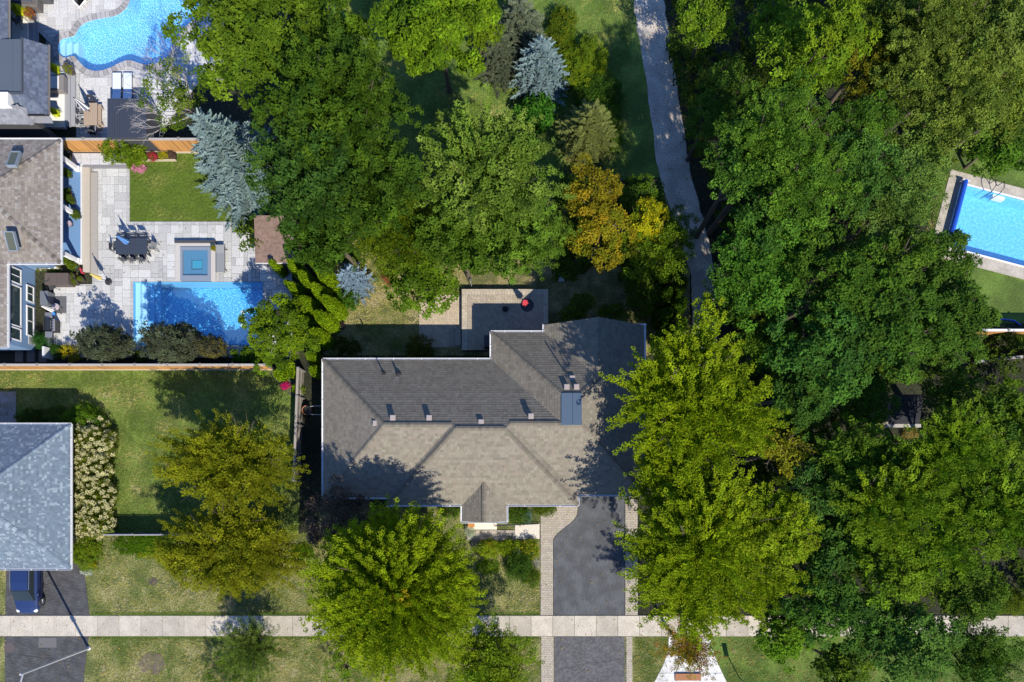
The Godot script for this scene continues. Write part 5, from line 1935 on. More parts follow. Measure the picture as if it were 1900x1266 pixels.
func pools() -> void:
	# ---- square pool and its patio
	var tones := stone_tones("flag", 0.42, 0.424, 0.413)
	var sand := T("joint_sand", 2.0, 97, 0.05, [[0.2, 0.2, 0.19, 0.17], [0.8, 0.3, 0.29, 0.27]])
	var pa := rect(-28.08, -15.04, -18.48, -10.32)
	var base := MB.new()
	with_hole(base, rect(-28.7, -15.6, -17.9, -9.8), pa, 0.012, 0.012)
	var out := poly([[172, 313], [241, 313], [241, 412], [430, 412], [430, 432], [542, 432], [542, 664], [100, 664], [100, 528], [172, 528]])
	with_hole(base, out, rect(-28.7, -15.6, -17.9, -9.8), 0.015, 0.015)
	var patio := struct(base, "patio", sand, "patio of pale grey flags round the square pool")
	flags(patio, out, [rect(-28.09, -15.05, -18.47, -10.31), poly([[328, 465], [393, 465], [393, 525], [328, 525]])], 0.3, 0.02, tones)
	var pool := thing("swimming_pool", "rectangular blue pool with steps at its west end in the flagged patio", "pool")
	var liner := T("liner", 2.2, 98, 0.022, [[0.25, 0.025, 0.26, 0.58], [0.5, 0.045, 0.34, 0.68], [0.62, 0.08, 0.43, 0.76], [0.78, 0.2, 0.58, 0.84]], 0, 1, 0.5)  # the sun's caustic net is painted into the liner's colour
	var b := MB.new()
	var deep := rect(-26.6, -15.04, -18.48, -10.32)
	b.prism(deep, -1.5, -1.5)
	b.out(Vector3(-26.6, -1.5, -15.04), Vector3(-26.6, -1.5, -10.32), Vector3(-26.6, -0.96, -10.32), Vector3(-26.6, -0.96, -15.04), Vector3(-30, -1, -12))
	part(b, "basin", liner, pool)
	for k in 4:
		var s := MB.new()
		s.prism(rect(-28.08 + k * 0.38, -15.03, -27.705 + k * 0.38, -10.33), -1.5, -0.22 - k * 0.24)
		part(s, "pool_step", M("liner_pale", 0.3, 0.58, 0.78, 0.6) if k < 2 else M("liner_step", 0.1, 0.4, 0.7, 0.6), pool)
	var rim := MB.new()
	for q in [[-28.08, -15.04, -28.06, -10.32], [-28.06, -15.04, -18.48, -15.02], [-28.06, -10.34, -18.48, -10.32], [-18.5, -15.02, -18.48, -10.34]]:
		rim.prism(rect(q[0], q[1], q[2], q[3]), -1.4, 0.065)
	part(rim, "rim", M("liner_rim", 0.1, 0.36, 0.62, 0.5), pool)
	for q in [[-20.6, -12.2], [-20.6, -13.2]]:
		var dr := MB.new()
		dr.lathe(Vector3(q[0], -1.495, q[1]), [Vector2(0.14, 0), Vector2(0.14, 0.02), Vector2(0, 0.035)], 14)
		part(dr, "drain", M("white_trim"), pool)
	water(pool, rect(-28.05, -15.01, -18.51, -10.35), -0.1)
	# ---- hot tub
	var spa := thing("hot_tub", "grey framed hot tub with blue seats set into the patio", "hot tub", P(366, 491))
	var f := MB.new()
	var sh := M("spa_grey", 0.2, 0.24, 0.3, 0.5)
	for q in [[-1.12, -1.2, -0.95, 1.28], [0.9, -1.2, 1.1, 1.28], [-0.95, -1.2, 0.9, -1.0], [-0.95, 0.9, 0.9, 1.28]]:
		f.prism(rect(q[0], q[1], q[2], q[3]), 0.0, 0.32)
	part(f, "rim", sh, spa)
	var fr := MB.new()
	for q in [[-1.52, -1.5, -1.125, 1.28], [1.105, -1.5, 1.45, 1.28], [-1.125, -1.5, 1.105, -1.205]]:
		fr.prism(rect(q[0], q[1], q[2], q[3]), 0.0, 0.24)
	part(fr, "surround", T("spa_stone", 2.0, 99, 0.03, [[0.2, 0.42, 0.4, 0.37], [0.8, 0.5, 0.48, 0.45]]), spa)
	var bk := MB.new()
	bk.prism(rect(-1.52, -1.66, 1.45, -1.505), 0.0, 0.4)
	part(bk, "back_rail", M("charcoal", 0.05, 0.055, 0.065, 0.6), spa)
	var s1 := MB.new()
	s1.prism(rect(-0.949, -0.999, 0.899, 0.899), 0.0, 0.02)
	s1.prism(rect(-0.94, -0.99, 0.89, -0.4), 0.02, 0.18)
	s1.prism(rect(-0.94, -0.399, -0.4, 0.89), 0.02, 0.15)
	s1.prism(rect(0.45, -0.399, 0.89, 0.89), 0.02, 0.15)
	s1.prism(rect(-0.399, 0.42, 0.449, 0.89), 0.02, 0.13)
	part(s1, "seat", M("spa_blue", 0.05, 0.16, 0.28, 0.4), spa)
	var s2 := MB.new()
	s2.box(Vector3(0.03, 0.022, 0.0), Vector3(0.7, 0.07, 0.55), 0, 0.02)
	part(s2, "footwell", M("spa_teal", 0.02, 0.25, 0.38, 0.3), spa)
	water(spa, rect(-0.93, -0.98, 0.88, 0.88), 0.26)
	# ---- curved pool
	var pts := []
	for q in [[1130, -160], [1075, 40], [985, 125], [860, 152], [740, 180], [665, 228], [622, 300], [560, 315], [505, 340], [487, 405], [503, 468], [555, 496], [618, 476], [660, 520], [730, 585], [820, 605], [920, 580], [1010, 535], [1090, 513], [1190, 545], [1300, 545], [1400, 490], [1445, 420], [1480, 330], [1540, 250], [1640, 160], [1720, 40], [1760, -160], [1600, -260], [1300, -260]]:
		var p := P(q[0] / 4.5225, q[1] / 4.5225)
		pts.append(Vector2(p.x, p.z))
	var ring := smooth_ring(pts, 5)
	var pb := MB.new()
	with_hole(pb, rect(-34.6, -46, -21.4, -30), ring, 0.012, 0.012)
	var outb := poly([[58, -80], [400, -80], [400, 130], [372, 150], [290, 256], [142, 256], [142, 135], [103, 135], [103, 90], [72, 60], [72, -80]])
	for q in Geometry2D.clip_polygons(outb, rect(-34.6, -46, -21.4, -30)):
		pb.prism(q, 0.015, 0.015)
	var patio2 := struct(pb, "pool_terrace", sand, "pale flagged terrace round the curved pool")
	var off: PackedVector2Array = Geometry2D.offset_polygon(ring, 0.42)[0]
	var toneb := stone_tones("flag_pale", 0.45, 0.452, 0.448, 0.1)
	flags(patio2, outb, [off], 0.3, 0.02, toneb)
	var p2 := thing("swimming_pool", "curved blue pool with a ring of grey coping stones", "pool")
	var cop := stone_tones("coping", 0.3, 0.295, 0.3, 0.2)
	coping(p2, ring, 0.4, 0.32, 0.06, cop, Rect2(-40, -37.5, 30, 20))
	var bb := MB.new()
	basin(bb, ring, 0.03, 1.4)
	part(bb, "basin", T("liner_caustics", 2.0, 100, 0.026, [[0.25, 0.05, 0.31, 0.64], [0.46, 0.09, 0.39, 0.71], [0.6, 0.17, 0.5, 0.79], [0.82, 0.45, 0.73, 0.9]], 0, 1, 0.5), p2)  # brighter cells painted in as caustics, the water casts none itself
	for k in 3:
		var s := MB.new()
		var x0 := 108.5 + k * 9
		s.prism(poly([[x0, 76 - k * 2], [x0 + 8.6, 72 - k * 2], [x0 + 8.6, 109], [x0, 105]]), -1.4, -0.2 - 0.22 * k)
		part(s, "pool_step", M("liner_pale"), p2)
	water(p2, ring, -0.06)
	# ---- slanting pool
	var o := P(1783, 342)
	var u := Vector2(0.967, 0.256)
	var v := Vector2(-0.256, 0.967)
	var c := Vector2(o.x, o.z)
	var quad := func(a0: float, b0: float, a1: float, b1: float) -> PackedVector2Array: return PackedVector2Array([c + u * a0 + v * b0, c + u * a1 + v * b0, c + u * a1 + v * b1, c + u * a0 + v * b1])
	var rg: PackedVector2Array = quad.call(0, 0, 9.0, 4.7)
	var lb := MB.new()
	with_hole(lb, rect(31.4, -23.8, 48, -12.8), rg, 0.004, 0.004)
	struct(lb, "garden_lawn", T("park_lawn", 9.0, 57, 0.04, []), "grass round the slanting pool")
	var db := MB.new()
	with_hole(db, quad.call(-1.0, -0.85, 10.2, 5.65), rg, 0.0, 0.05)
	struct(db, "pool_deck", T("deck_concrete", 3.0, 101, 0.03, [[0.2, 0.4, 0.36, 0.3], [0.8, 0.52, 0.48, 0.41]], 6, 0.8), "beige concrete deck round the slanting pool")
	var p3 := thing("swimming_pool", "slanting bright blue pool at the edge of the wood", "pool")
	var b3 := MB.new()
	basin(b3, rg, 0.055, 1.3)
	part(b3, "basin", T("liner_ripple_light", 3.0, 102, 0.02, [[0.2, 0.08, 0.42, 0.74], [0.5, 0.1, 0.46, 0.78], [0.85, 0.17, 0.55, 0.84]], 0, 1, 0.5), p3)  # ripple light painted as a soft mottle in the colour
	var r3 := MB.new()
	for q in [[0, -0.12, 9.0, 0.0], [0, 4.7, 9.0, 4.82]]:
		r3.prism(quad.call(q[0], q[1], q[2], q[3]), 0.0, 0.085)
	part(r3, "rim", M("white_trim"), p3)
	for q in [[2.6, 0.02], [6.0, 0.02]]:
		var sk := MB.new()
		sk.prism(quad.call(q[0], q[1], q[0] + 0.9, q[1] + 0.25), -0.5, -0.12)
		part(sk, "pool_step", M("white_trim"), p3)
	water(p3, quad.call(0.01, 0.01, 8.99, 4.69), -0.1)
	var roll := thing("cover_roller", "rolled blue pool cover along the short side of the slanting pool", "pool cover")
	var rr := MB.new()
	var a3 := c + u * 0.05 - v * 0.1
	var e3 := c + u * 0.05 + v * 4.8
	rr.bar(Vector3(a3.x, 0.4, a3.y), Vector3(e3.x, 0.4, e3.y), 0.2, 16)
	part(rr, "cover", M("royal_blue", 0.012, 0.08, 0.5, 0.45), roll)
	for q in [a3, e3]:
		var ft := MB.new()
		ft.box(Vector3(q.x, 0.05, q.y), Vector3(0.5, 0.5, 0.08), -0.26)
		part(ft, "stand", M("white_trim"), roll)
	var lad := thing("pool_ladder", "bent dark handrails of a ladder at the slanting pool", "ladder")
	for k in 2:
		var l := MB.new()
		var at := c + u * (2.0 + k * 0.62)
		var f0 := at - v * 0.55
		var f1 := at + v * 0.3
		l.tube([Vector3(f0.x, 0.05, f0.y), Vector3(f0.x, 0.75, f0.y), Vector3(at.x, 0.95, at.y), Vector3(f1.x, 0.6, f1.y), Vector3(f1.x, -0.6, f1.y)], [0.03, 0.03, 0.03, 0.03, 0.03], 8)
		part(l, "handrail", M("dark_steel", 0.1, 0.1, 0.1, 0.3, 0.8), lad)
	var sk2 := thing("skimmer_lid", "square white skimmer lid in the beige pool deck", "lid")
	var sl := MB.new()
	sl.prism(quad.call(5.0, -0.62, 5.36, -0.26), 0.05, 0.065)
	part(sl, "lid", M("white_trim"), sk2)


func boundaries() -> void:
	var orange := tones_of(T("cedar_board", 1.2, 110, 0.03, [[0.2, 0.37, 0.17, 0.043], [0.8, 0.56, 0.3, 0.1]]), [0.6, 0.72, 0.84, 0.92, 1.0])
	var cap := T("grey_cap", 1.5, 116, 0.03, [[0.2, 0.3, 0.28, 0.26], [0.8, 0.45, 0.43, 0.4]])
	fence("wooden_fence", "orange board fence with grey cap above the small patio lawn", Vector3(-32.9, 0, -24.7), Vector3(-17.0, 0, -24.7), 1.9, orange, cap)
	fence("wooden_fence", "long orange board fence with pale cap between square pool and side lawn", Vector3(-41, 0, -8.6), Vector3(-17.7, 0, -8.6), 1.75, orange, cap)
	var grey := []
	for k in 4:
		var s := 0.8 + 0.1 * k
		grey.append(M("grey_board_%d" % k, 0.22 * s, 0.2 * s, 0.17 * s, 0.95))
	fence("wooden_fence", "weathered grey fence between side lawn and the bungalow wall", Vector3(-15.4, 0, -8.4), Vector3(-15.7, 0, -0.3), 1.6, grey, M("grey_cap_side", 0.3, 0.27, 0.23, 0.95), 1.0, 0.27, false)
	fence("wooden_fence", "low dark fence with a thin white cap across the side lawn", Vector3(-29.4, 0, 3.6), Vector3(-17.0, 0, 3.6), 1.5, grey, M("rail_grey", 0.42, 0.42, 0.43, 0.8), 1.0, 0.14, false, 0.06)
	fence("wooden_fence", "short orange fence with white cap below the slanting pool", Vector3(33.5, 0, -11.1), Vector3(42, 0, -11.1), 1.7, orange, M("white_trim"))
	fence("wooden_fence", "rough low rail fence among the trees below the slanting pool", Vector3(34.0, 0, -9.0), Vector3(42, 0, -9.9), 0.9, grey, cap, 1.0, 0.3, false)
	# seat wall above the patio
	var w := thing("seat_wall", "low grey block wall with pale cap along the top of the patio", "wall", P(190, 301))
	var b := MB.new()
	b.box(Vector3(0, 0, 0.42), Vector3(4.1, 0.35, 0.2))
	part(b, "block_course", M("wall_grey", 0.2, 0.2, 0.22, 0.9), w)
	var bt := paver_mesh(0.66, 0.4, 0.06)
	var tt := stone_tones("wall_cap", 0.42, 0.43, 0.45, 0.1)
	for k in 6:
		for j in 2:
			piece(bt, "cap_stone", tt[rng.randi() % 5], w, Vector3(-1.7 + k * 0.68, 0.33, -0.28 + j * 0.42))
	var c := MB.new()
	c.box(Vector3(0, 0, -0.12), Vector3(4.1, 0.32, 0.85))
	part(c, "core", M("wall_grey"), w)
	var pl := thing("planter_box", "long low wooden planter of flowers at the lawn's top edge", "planter", P(296, 292))
	for q in [[0, 0.3, 2.6, 0.05], [0, -0.3, 2.6, 0.05]]:
		var e := MB.new()
		e.box(Vector3(q[0], 0, q[1]), Vector3(q[2], 0.3, q[3]))
		part(e, "side_board", M("pale_wood"), pl)
	var so := MB.new()
	so.box(Vector3(0, 0, 0), Vector3(2.58, 0.24, 0.54))
	part(so, "soil", M("dark_mulch"), pl)


func trees() -> void:
	var lime := Color(0.21, 0.265, 0.01)
	var lime2 := Color(0.11, 0.16, 0.008)
	var mid := Color(0.09, 0.155, 0.014)
	var mid2 := Color(0.045, 0.09, 0.01)
	var dark := Color(0.05, 0.1, 0.014)
	var dark2 := Color(0.022, 0.052, 0.01)
	var deep := Color(0.035, 0.085, 0.024)
	var deep2 := Color(0.018, 0.05, 0.016)
	var olive := Color(0.17, 0.17, 0.01)
	var olive2 := Color(0.1, 0.115, 0.008)
	var sil := Color(0.15, 0.21, 0.06)
	var sil2 := Color(0.07, 0.13, 0.02)
	var sage := Color(0.11, 0.135, 0.035)
	var sage2 := Color(0.05, 0.08, 0.022)
	var blue := Color(0.17, 0.235, 0.225)
	var blue2 := Color(0.085, 0.14, 0.135)
	var park := "trees behind the houses"
	var wood := "trees of the wood"
	# ---- along the street
	tree("maple_tree", 733, 1096, 154, 11.0, "shoots", "broad", lime, lime2, "round lime green maple before the bungalow, its shadow on the roof", {"deep": 0.7, "dens": 1.7, "low": -0.5, "rough": 0.14, "group": "street maples", "accents": [[745, 1110, 14, 10.3, Color(0.24, 0.17, 0.01)], [690, 1085, 9, 9.8, Color(0.24, 0.17, 0.01)]]})
	tree("maple_tree", 1292, 748, 148, 13.0, "shoots", "broad", lime, lime2, "lime green maple hanging over the bungalow's east eave", {"deep": 0.65, "dens": 1.15, "group": "street maples", "rough": 0.3, "hubs": 5})
	tree("maple_tree", 1315, 1022, 168, 12.0, "shoots", "broad", lime, lime2, "lime green maple with long arching shoots over driveway edge and sidewalk", {"deep": 0.6, "dens": 1.25, "rough": 0.3, "low": -0.4, "group": "street maples", "hubs": 4})
	tree("maple_tree", 1248, 880, 100, 10.5, "shoots", "broad", lime, lime2, "small lime green crown wedged between the two big lime maples", {"deep": 0.6, "dens": 1.1, "hubs": 3, "group": "street maples"})
	var red := Color(0.2, 0.075, 0.03)
	var rt := tree("maple_tree", 1276, 1204, 52, 6.5, "shoots", "fine", Color(0.18, 0.2, 0.012), red, "small maple top turning rust red over the white driveway", {"deep": 0.35, "dens": 0.75, "rough": 0.5, "low": -0.1, "cs": 0.8})
	tree("birch_tree", 424, 860, 132, 6.8, "both", "fine", olive, olive2, "golden olive tree on the side lawn beside the picket fence", {"deep": 0.38, "dens": 0.5, "lr": 0.22, "rough": 0.3, "fill": 0.15, "squash": 0.62})
	tree("birch_tree", 428, 1020, 146, 5.2, "both", "fine", olive, olive2, "wide golden olive tree over the dry front lawn of the grey house", {"deep": 0.36, "dens": 0.55, "lr": 0.2, "rough": 0.3, "fill": 0.15, "squash": 0.58})
	tree("plum_tree", 632, 955, 66, 6.5, "lobes", "fine", Color(0.1, 0.065, 0.055), Color(0.05, 0.04, 0.032), "dark purple leaved tree at the bungalow's front corner", {"deep": 0.8, "dens": 0.9})
	tree("linden_tree", 905, 1228, 92, 6.0, "both", "fine", Color(0.14, 0.18, 0.01), mid, "airy green tree on the verge beside the grey apron", {"deep": 0.55, "dens": 0.6, "lr": 0.26, "rough": 0.4})
	tree("young_tree", 468, 1200, 62, 4.2, "shoots", "fine", Color(0.12, 0.16, 0.05), Color(0.06, 0.1, 0.028), "young grey green tree on the verge next to the sidewalk", {"deep": 0.7, "dens": 0.8, "cs": 0.75, "fill": 0.3})
	tree("young_tree", 430, 1250, 66, 2.6, "lobes", "fine", mid, mid2, "low loose green sapling at the photo's lower edge", {"deep": 0.6, "dens": 0.5, "cs": 0.75})
	tree("young_tree", 640, 1240, 46, 3.0, "lobes", "fine", Color(0.11, 0.18, 0.015), mid, "bright young tree in the verge below the round maple", {"deep": 0.7, "dens": 0.6, "cs": 0.75})
	# ---- round the square pool
	tree("cherry_tree", 525, 622, 70, 5.5, "lobes", "broad", Color(0.145, 0.21, 0.01), mid2, "rounded green tree at the square pool's corner", {"deep": 0.8, "lr": 0.26, "cs": 0.75, "dens": 1.1})
	conifer("spruce_tree", 442, 306, 92, 9.5, blue, blue2, "large silvery blue spruce over the small patio lawn", {"tiers": 24, "tw": 0.78, "gap": 0.25})
	conifer("spruce_tree", 655, 522, 32, 3.6, Color(0.18, 0.26, 0.33), Color(0.1, 0.16, 0.21), "pale powder blue spruce by the cedars", {"tiers": 15, "tw": 0.5, "gap": 0.18})
	conifer("spruce_tree", 1002, 132, 54, 5.2, Color(0.165, 0.235, 0.24), blue2, "blue spruce in the island bed of the park", {"tiers": 20, "tw": 0.62, "gap": 0.22})
	conifer("pine_tree", 962, 62, 58, 5.0, Color(0.1, 0.12, 0.07), Color(0.05, 0.065, 0.035), "grey green pine at the top of the island bed", {"tiers": 16, "kind": "pine", "tw": 0.7, "gap": 0.22})
	conifer("pine_tree", 925, 108, 38, 3.8, Color(0.085, 0.1, 0.06), Color(0.045, 0.06, 0.03), "small dull grey pine beside the blue spruce of the park", {"tiers": 12, "kind": "pine", "tw": 0.8})
	conifer("pine_tree", 1094, 246, 56, 5.0, Color(0.12, 0.14, 0.06), Color(0.07, 0.085, 0.035), "tan tinged green pine at the foot of the island bed", {"tiers": 16, "kind": "pine", "tw": 0.7, "gap": 0.22})
	var gt := tree("walnut_tree", 330, 178, 66, 8.5, "lobes", "fine", Color(0.11, 0.145, 0.02), mid2, "half bare tree with grey twigs reaching over the pool cover", {"deep": 0.6, "dens": 0.55, "lr": 0.26, "rough": 0.4, "bark": "grey_bark"})
	var tw := MB.new()
	for q in [[-0.3, 5.6, 0.1, -1.0, 0.1], [-0.3, 5.8, -0.4, -0.9, -0.5], [-0.2, 5.4, 0.3, -0.9, 0.45], [0.0, 6.0, -0.7, -0.5, -0.9], [-0.3, 5.2, 0.3, -1.0, 0.25]]:
		bare(tw, Vector3(q[0], q[1], q[2]), Vector3(q[3], 0.12, q[4]).normalized(), 1.75, 0.038, 4)
	part(tw, "branch", M("pale_twig", 0.36, 0.34, 0.33, 0.9), gt)
	tree("maple_tree", 478, 72, 122, 13.0, "lobes", "broad", Color(0.115, 0.175, 0.02), mid2, "large fresh green maple shading the curved pool's end", {"deep": 0.6, "lr": 0.2, "dens": 1.1, "group": park})
	tree("maple_tree", 590, 26, 60, 11.0, "lobes", "broad", Color(0.1, 0.16, 0.018), mid2, "green maple crown touching the photo's top edge near the pool maple", {"lr": 0.26, "group": park})
	tree("maple_tree", 646, 82, 46, 9.0, "lobes", "big", mid, mid2, "smaller glossy green tree between pool maple and park lawn", {"lr": 0.28, "group": park})
	tree("oak_tree", 618, 202, 116, 13.5, "both", "broad", Color(0.062, 0.112, 0.012), dark2, "massive dark oak between the blue spruce and the park", {"deep": 0.6, "dens": 0.75, "lr": 0.2, "rough": 0.35, "group": park})
	tree("oak_tree", 575, 330, 100, 13.0, "both", "broad", Color(0.05, 0.1, 0.024), deep2, "dark blue green oak beside the large blue spruce", {"deep": 0.6, "dens": 0.75, "lr": 0.2, "group": park})
	tree("oak_tree", 690, 345, 90, 12.5, "both", "broad", Color(0.06, 0.11, 0.014), dark2, "dark green oak in the middle of the tree group", {"deep": 0.6, "dens": 0.75, "lr": 0.22, "group": park})
	tree("oak_tree", 598, 425, 78, 10.5, "both", "broad", dark, dark2, "dark oak leaning over the brown pool shed", {"deep": 0.65, "dens": 0.75, "lr": 0.24, "group": park})
	tree("maple_tree", 905, 330, 112, 12.5, "both", "broad", sil, sil2, "tall silver green maple over the bungalow's back yard", {"deep": 0.65, "dens": 0.8, "lr": 0.2, "rough": 0.4, "group": park})
	tree("maple_tree", 955, 430, 92, 10.5, "both", "broad", Color(0.095, 0.16, 0.03), sil2, "bright silver green maple above the tan terrace", {"deep": 0.6, "dens": 0.75, "lr": 0.22, "rough": 0.35, "group": park})
	tree("maple_tree", 855, 440, 72, 10.0, "both", "broad", Color(0.08, 0.14, 0.022), mid2, "middle green maple between the two silver green crowns", {"deep": 0.6, "dens": 0.75, "lr": 0.24, "group": park})
	tree("honey_locust_tree", 735, 428, 92, 9.0, "shoots", "fine", Color(0.12, 0.145, 0.01), mid2, "feathery yellow green locust behind the pale powder blue spruce", {"deep": 0.6, "dens": 1.0, "rough": 0.35, "group": park})
	tree("maple_tree", 785, 520, 62, 7.5, "lobes", "broad", Color(0.1, 0.17, 0.014), mid2, "low green maple branch crown over the lower terrace", {"deep": 0.7, "lr": 0.3, "rough": 0.4, "group": park})
	tree("linden_tree", 810, 48, 98, 10.0, "lobes", "big", Color(0.115, 0.19, 0.012), mid2, "vivid lime green linden on the park lawn", {"deep": 0.6, "lr": 0.22, "dens": 1.1, "rough": 0.2, "fill": 1.2, "group": park})
	tree("linden_tree", 893, 44, 40, 6.0, "lobes", "broad", Color(0.12, 0.18, 0.012), mid2, "narrow lime green tree between linden and grey pine", {"deep": 0.8, "lr": 0.3, "fill": 1.5, "group": park})
	tree("orange_maple_tree", 1098, 365, 52, 8.0, "lobes", "fine", Color(0.24, 0.15, 0.014), Color(0.11, 0.125, 0.012), "upper orange gold maple crown by the gravel path", {"deep": 0.75, "lr": 0.3, "dens": 1.1})
	tree("orange_maple_tree", 1112, 440, 56, 7.5, "lobes", "fine", Color(0.25, 0.17, 0.014), Color(0.1, 0.13, 0.012), "lower golden orange maple crown beside the silver green maple", {"deep": 0.75, "lr": 0.3, "dens": 1.1})
	# ---- island bed and path side
	tree("yellow_maple_tree", 1194, 415, 44, 6.5, "lobes", "fine", Color(0.36, 0.3, 0.01), Color(0.16, 0.19, 0.01), "small yellow topped tree east of the orange maple", {"deep": 0.8, "lr": 0.32, "cs": 0.75})
	tree("locust_tree", 1220, 462, 62, 6.8, "both", "fine", Color(0.12, 0.17, 0.012), mid2, "twiggy green tree beside the gravel path bend", {"deep": 0.7, "dens": 0.6, "lr": 0.28, "rough": 0.4})
	tree("locust_tree", 1195, 362, 40, 5.0, "lobes", "fine", Color(0.07, 0.12, 0.012), dark2, "small dark tree north of the yellow topped one", {"lr": 0.32, "dens": 0.7, "cs": 0.75})
	tree("locust_tree", 1266, 428, 30, 5.0, "lobes", "fine", Color(0.07, 0.13, 0.015), dark2, "little deep green tree on the path's edge", {"lr": 0.36, "cs": 0.7})
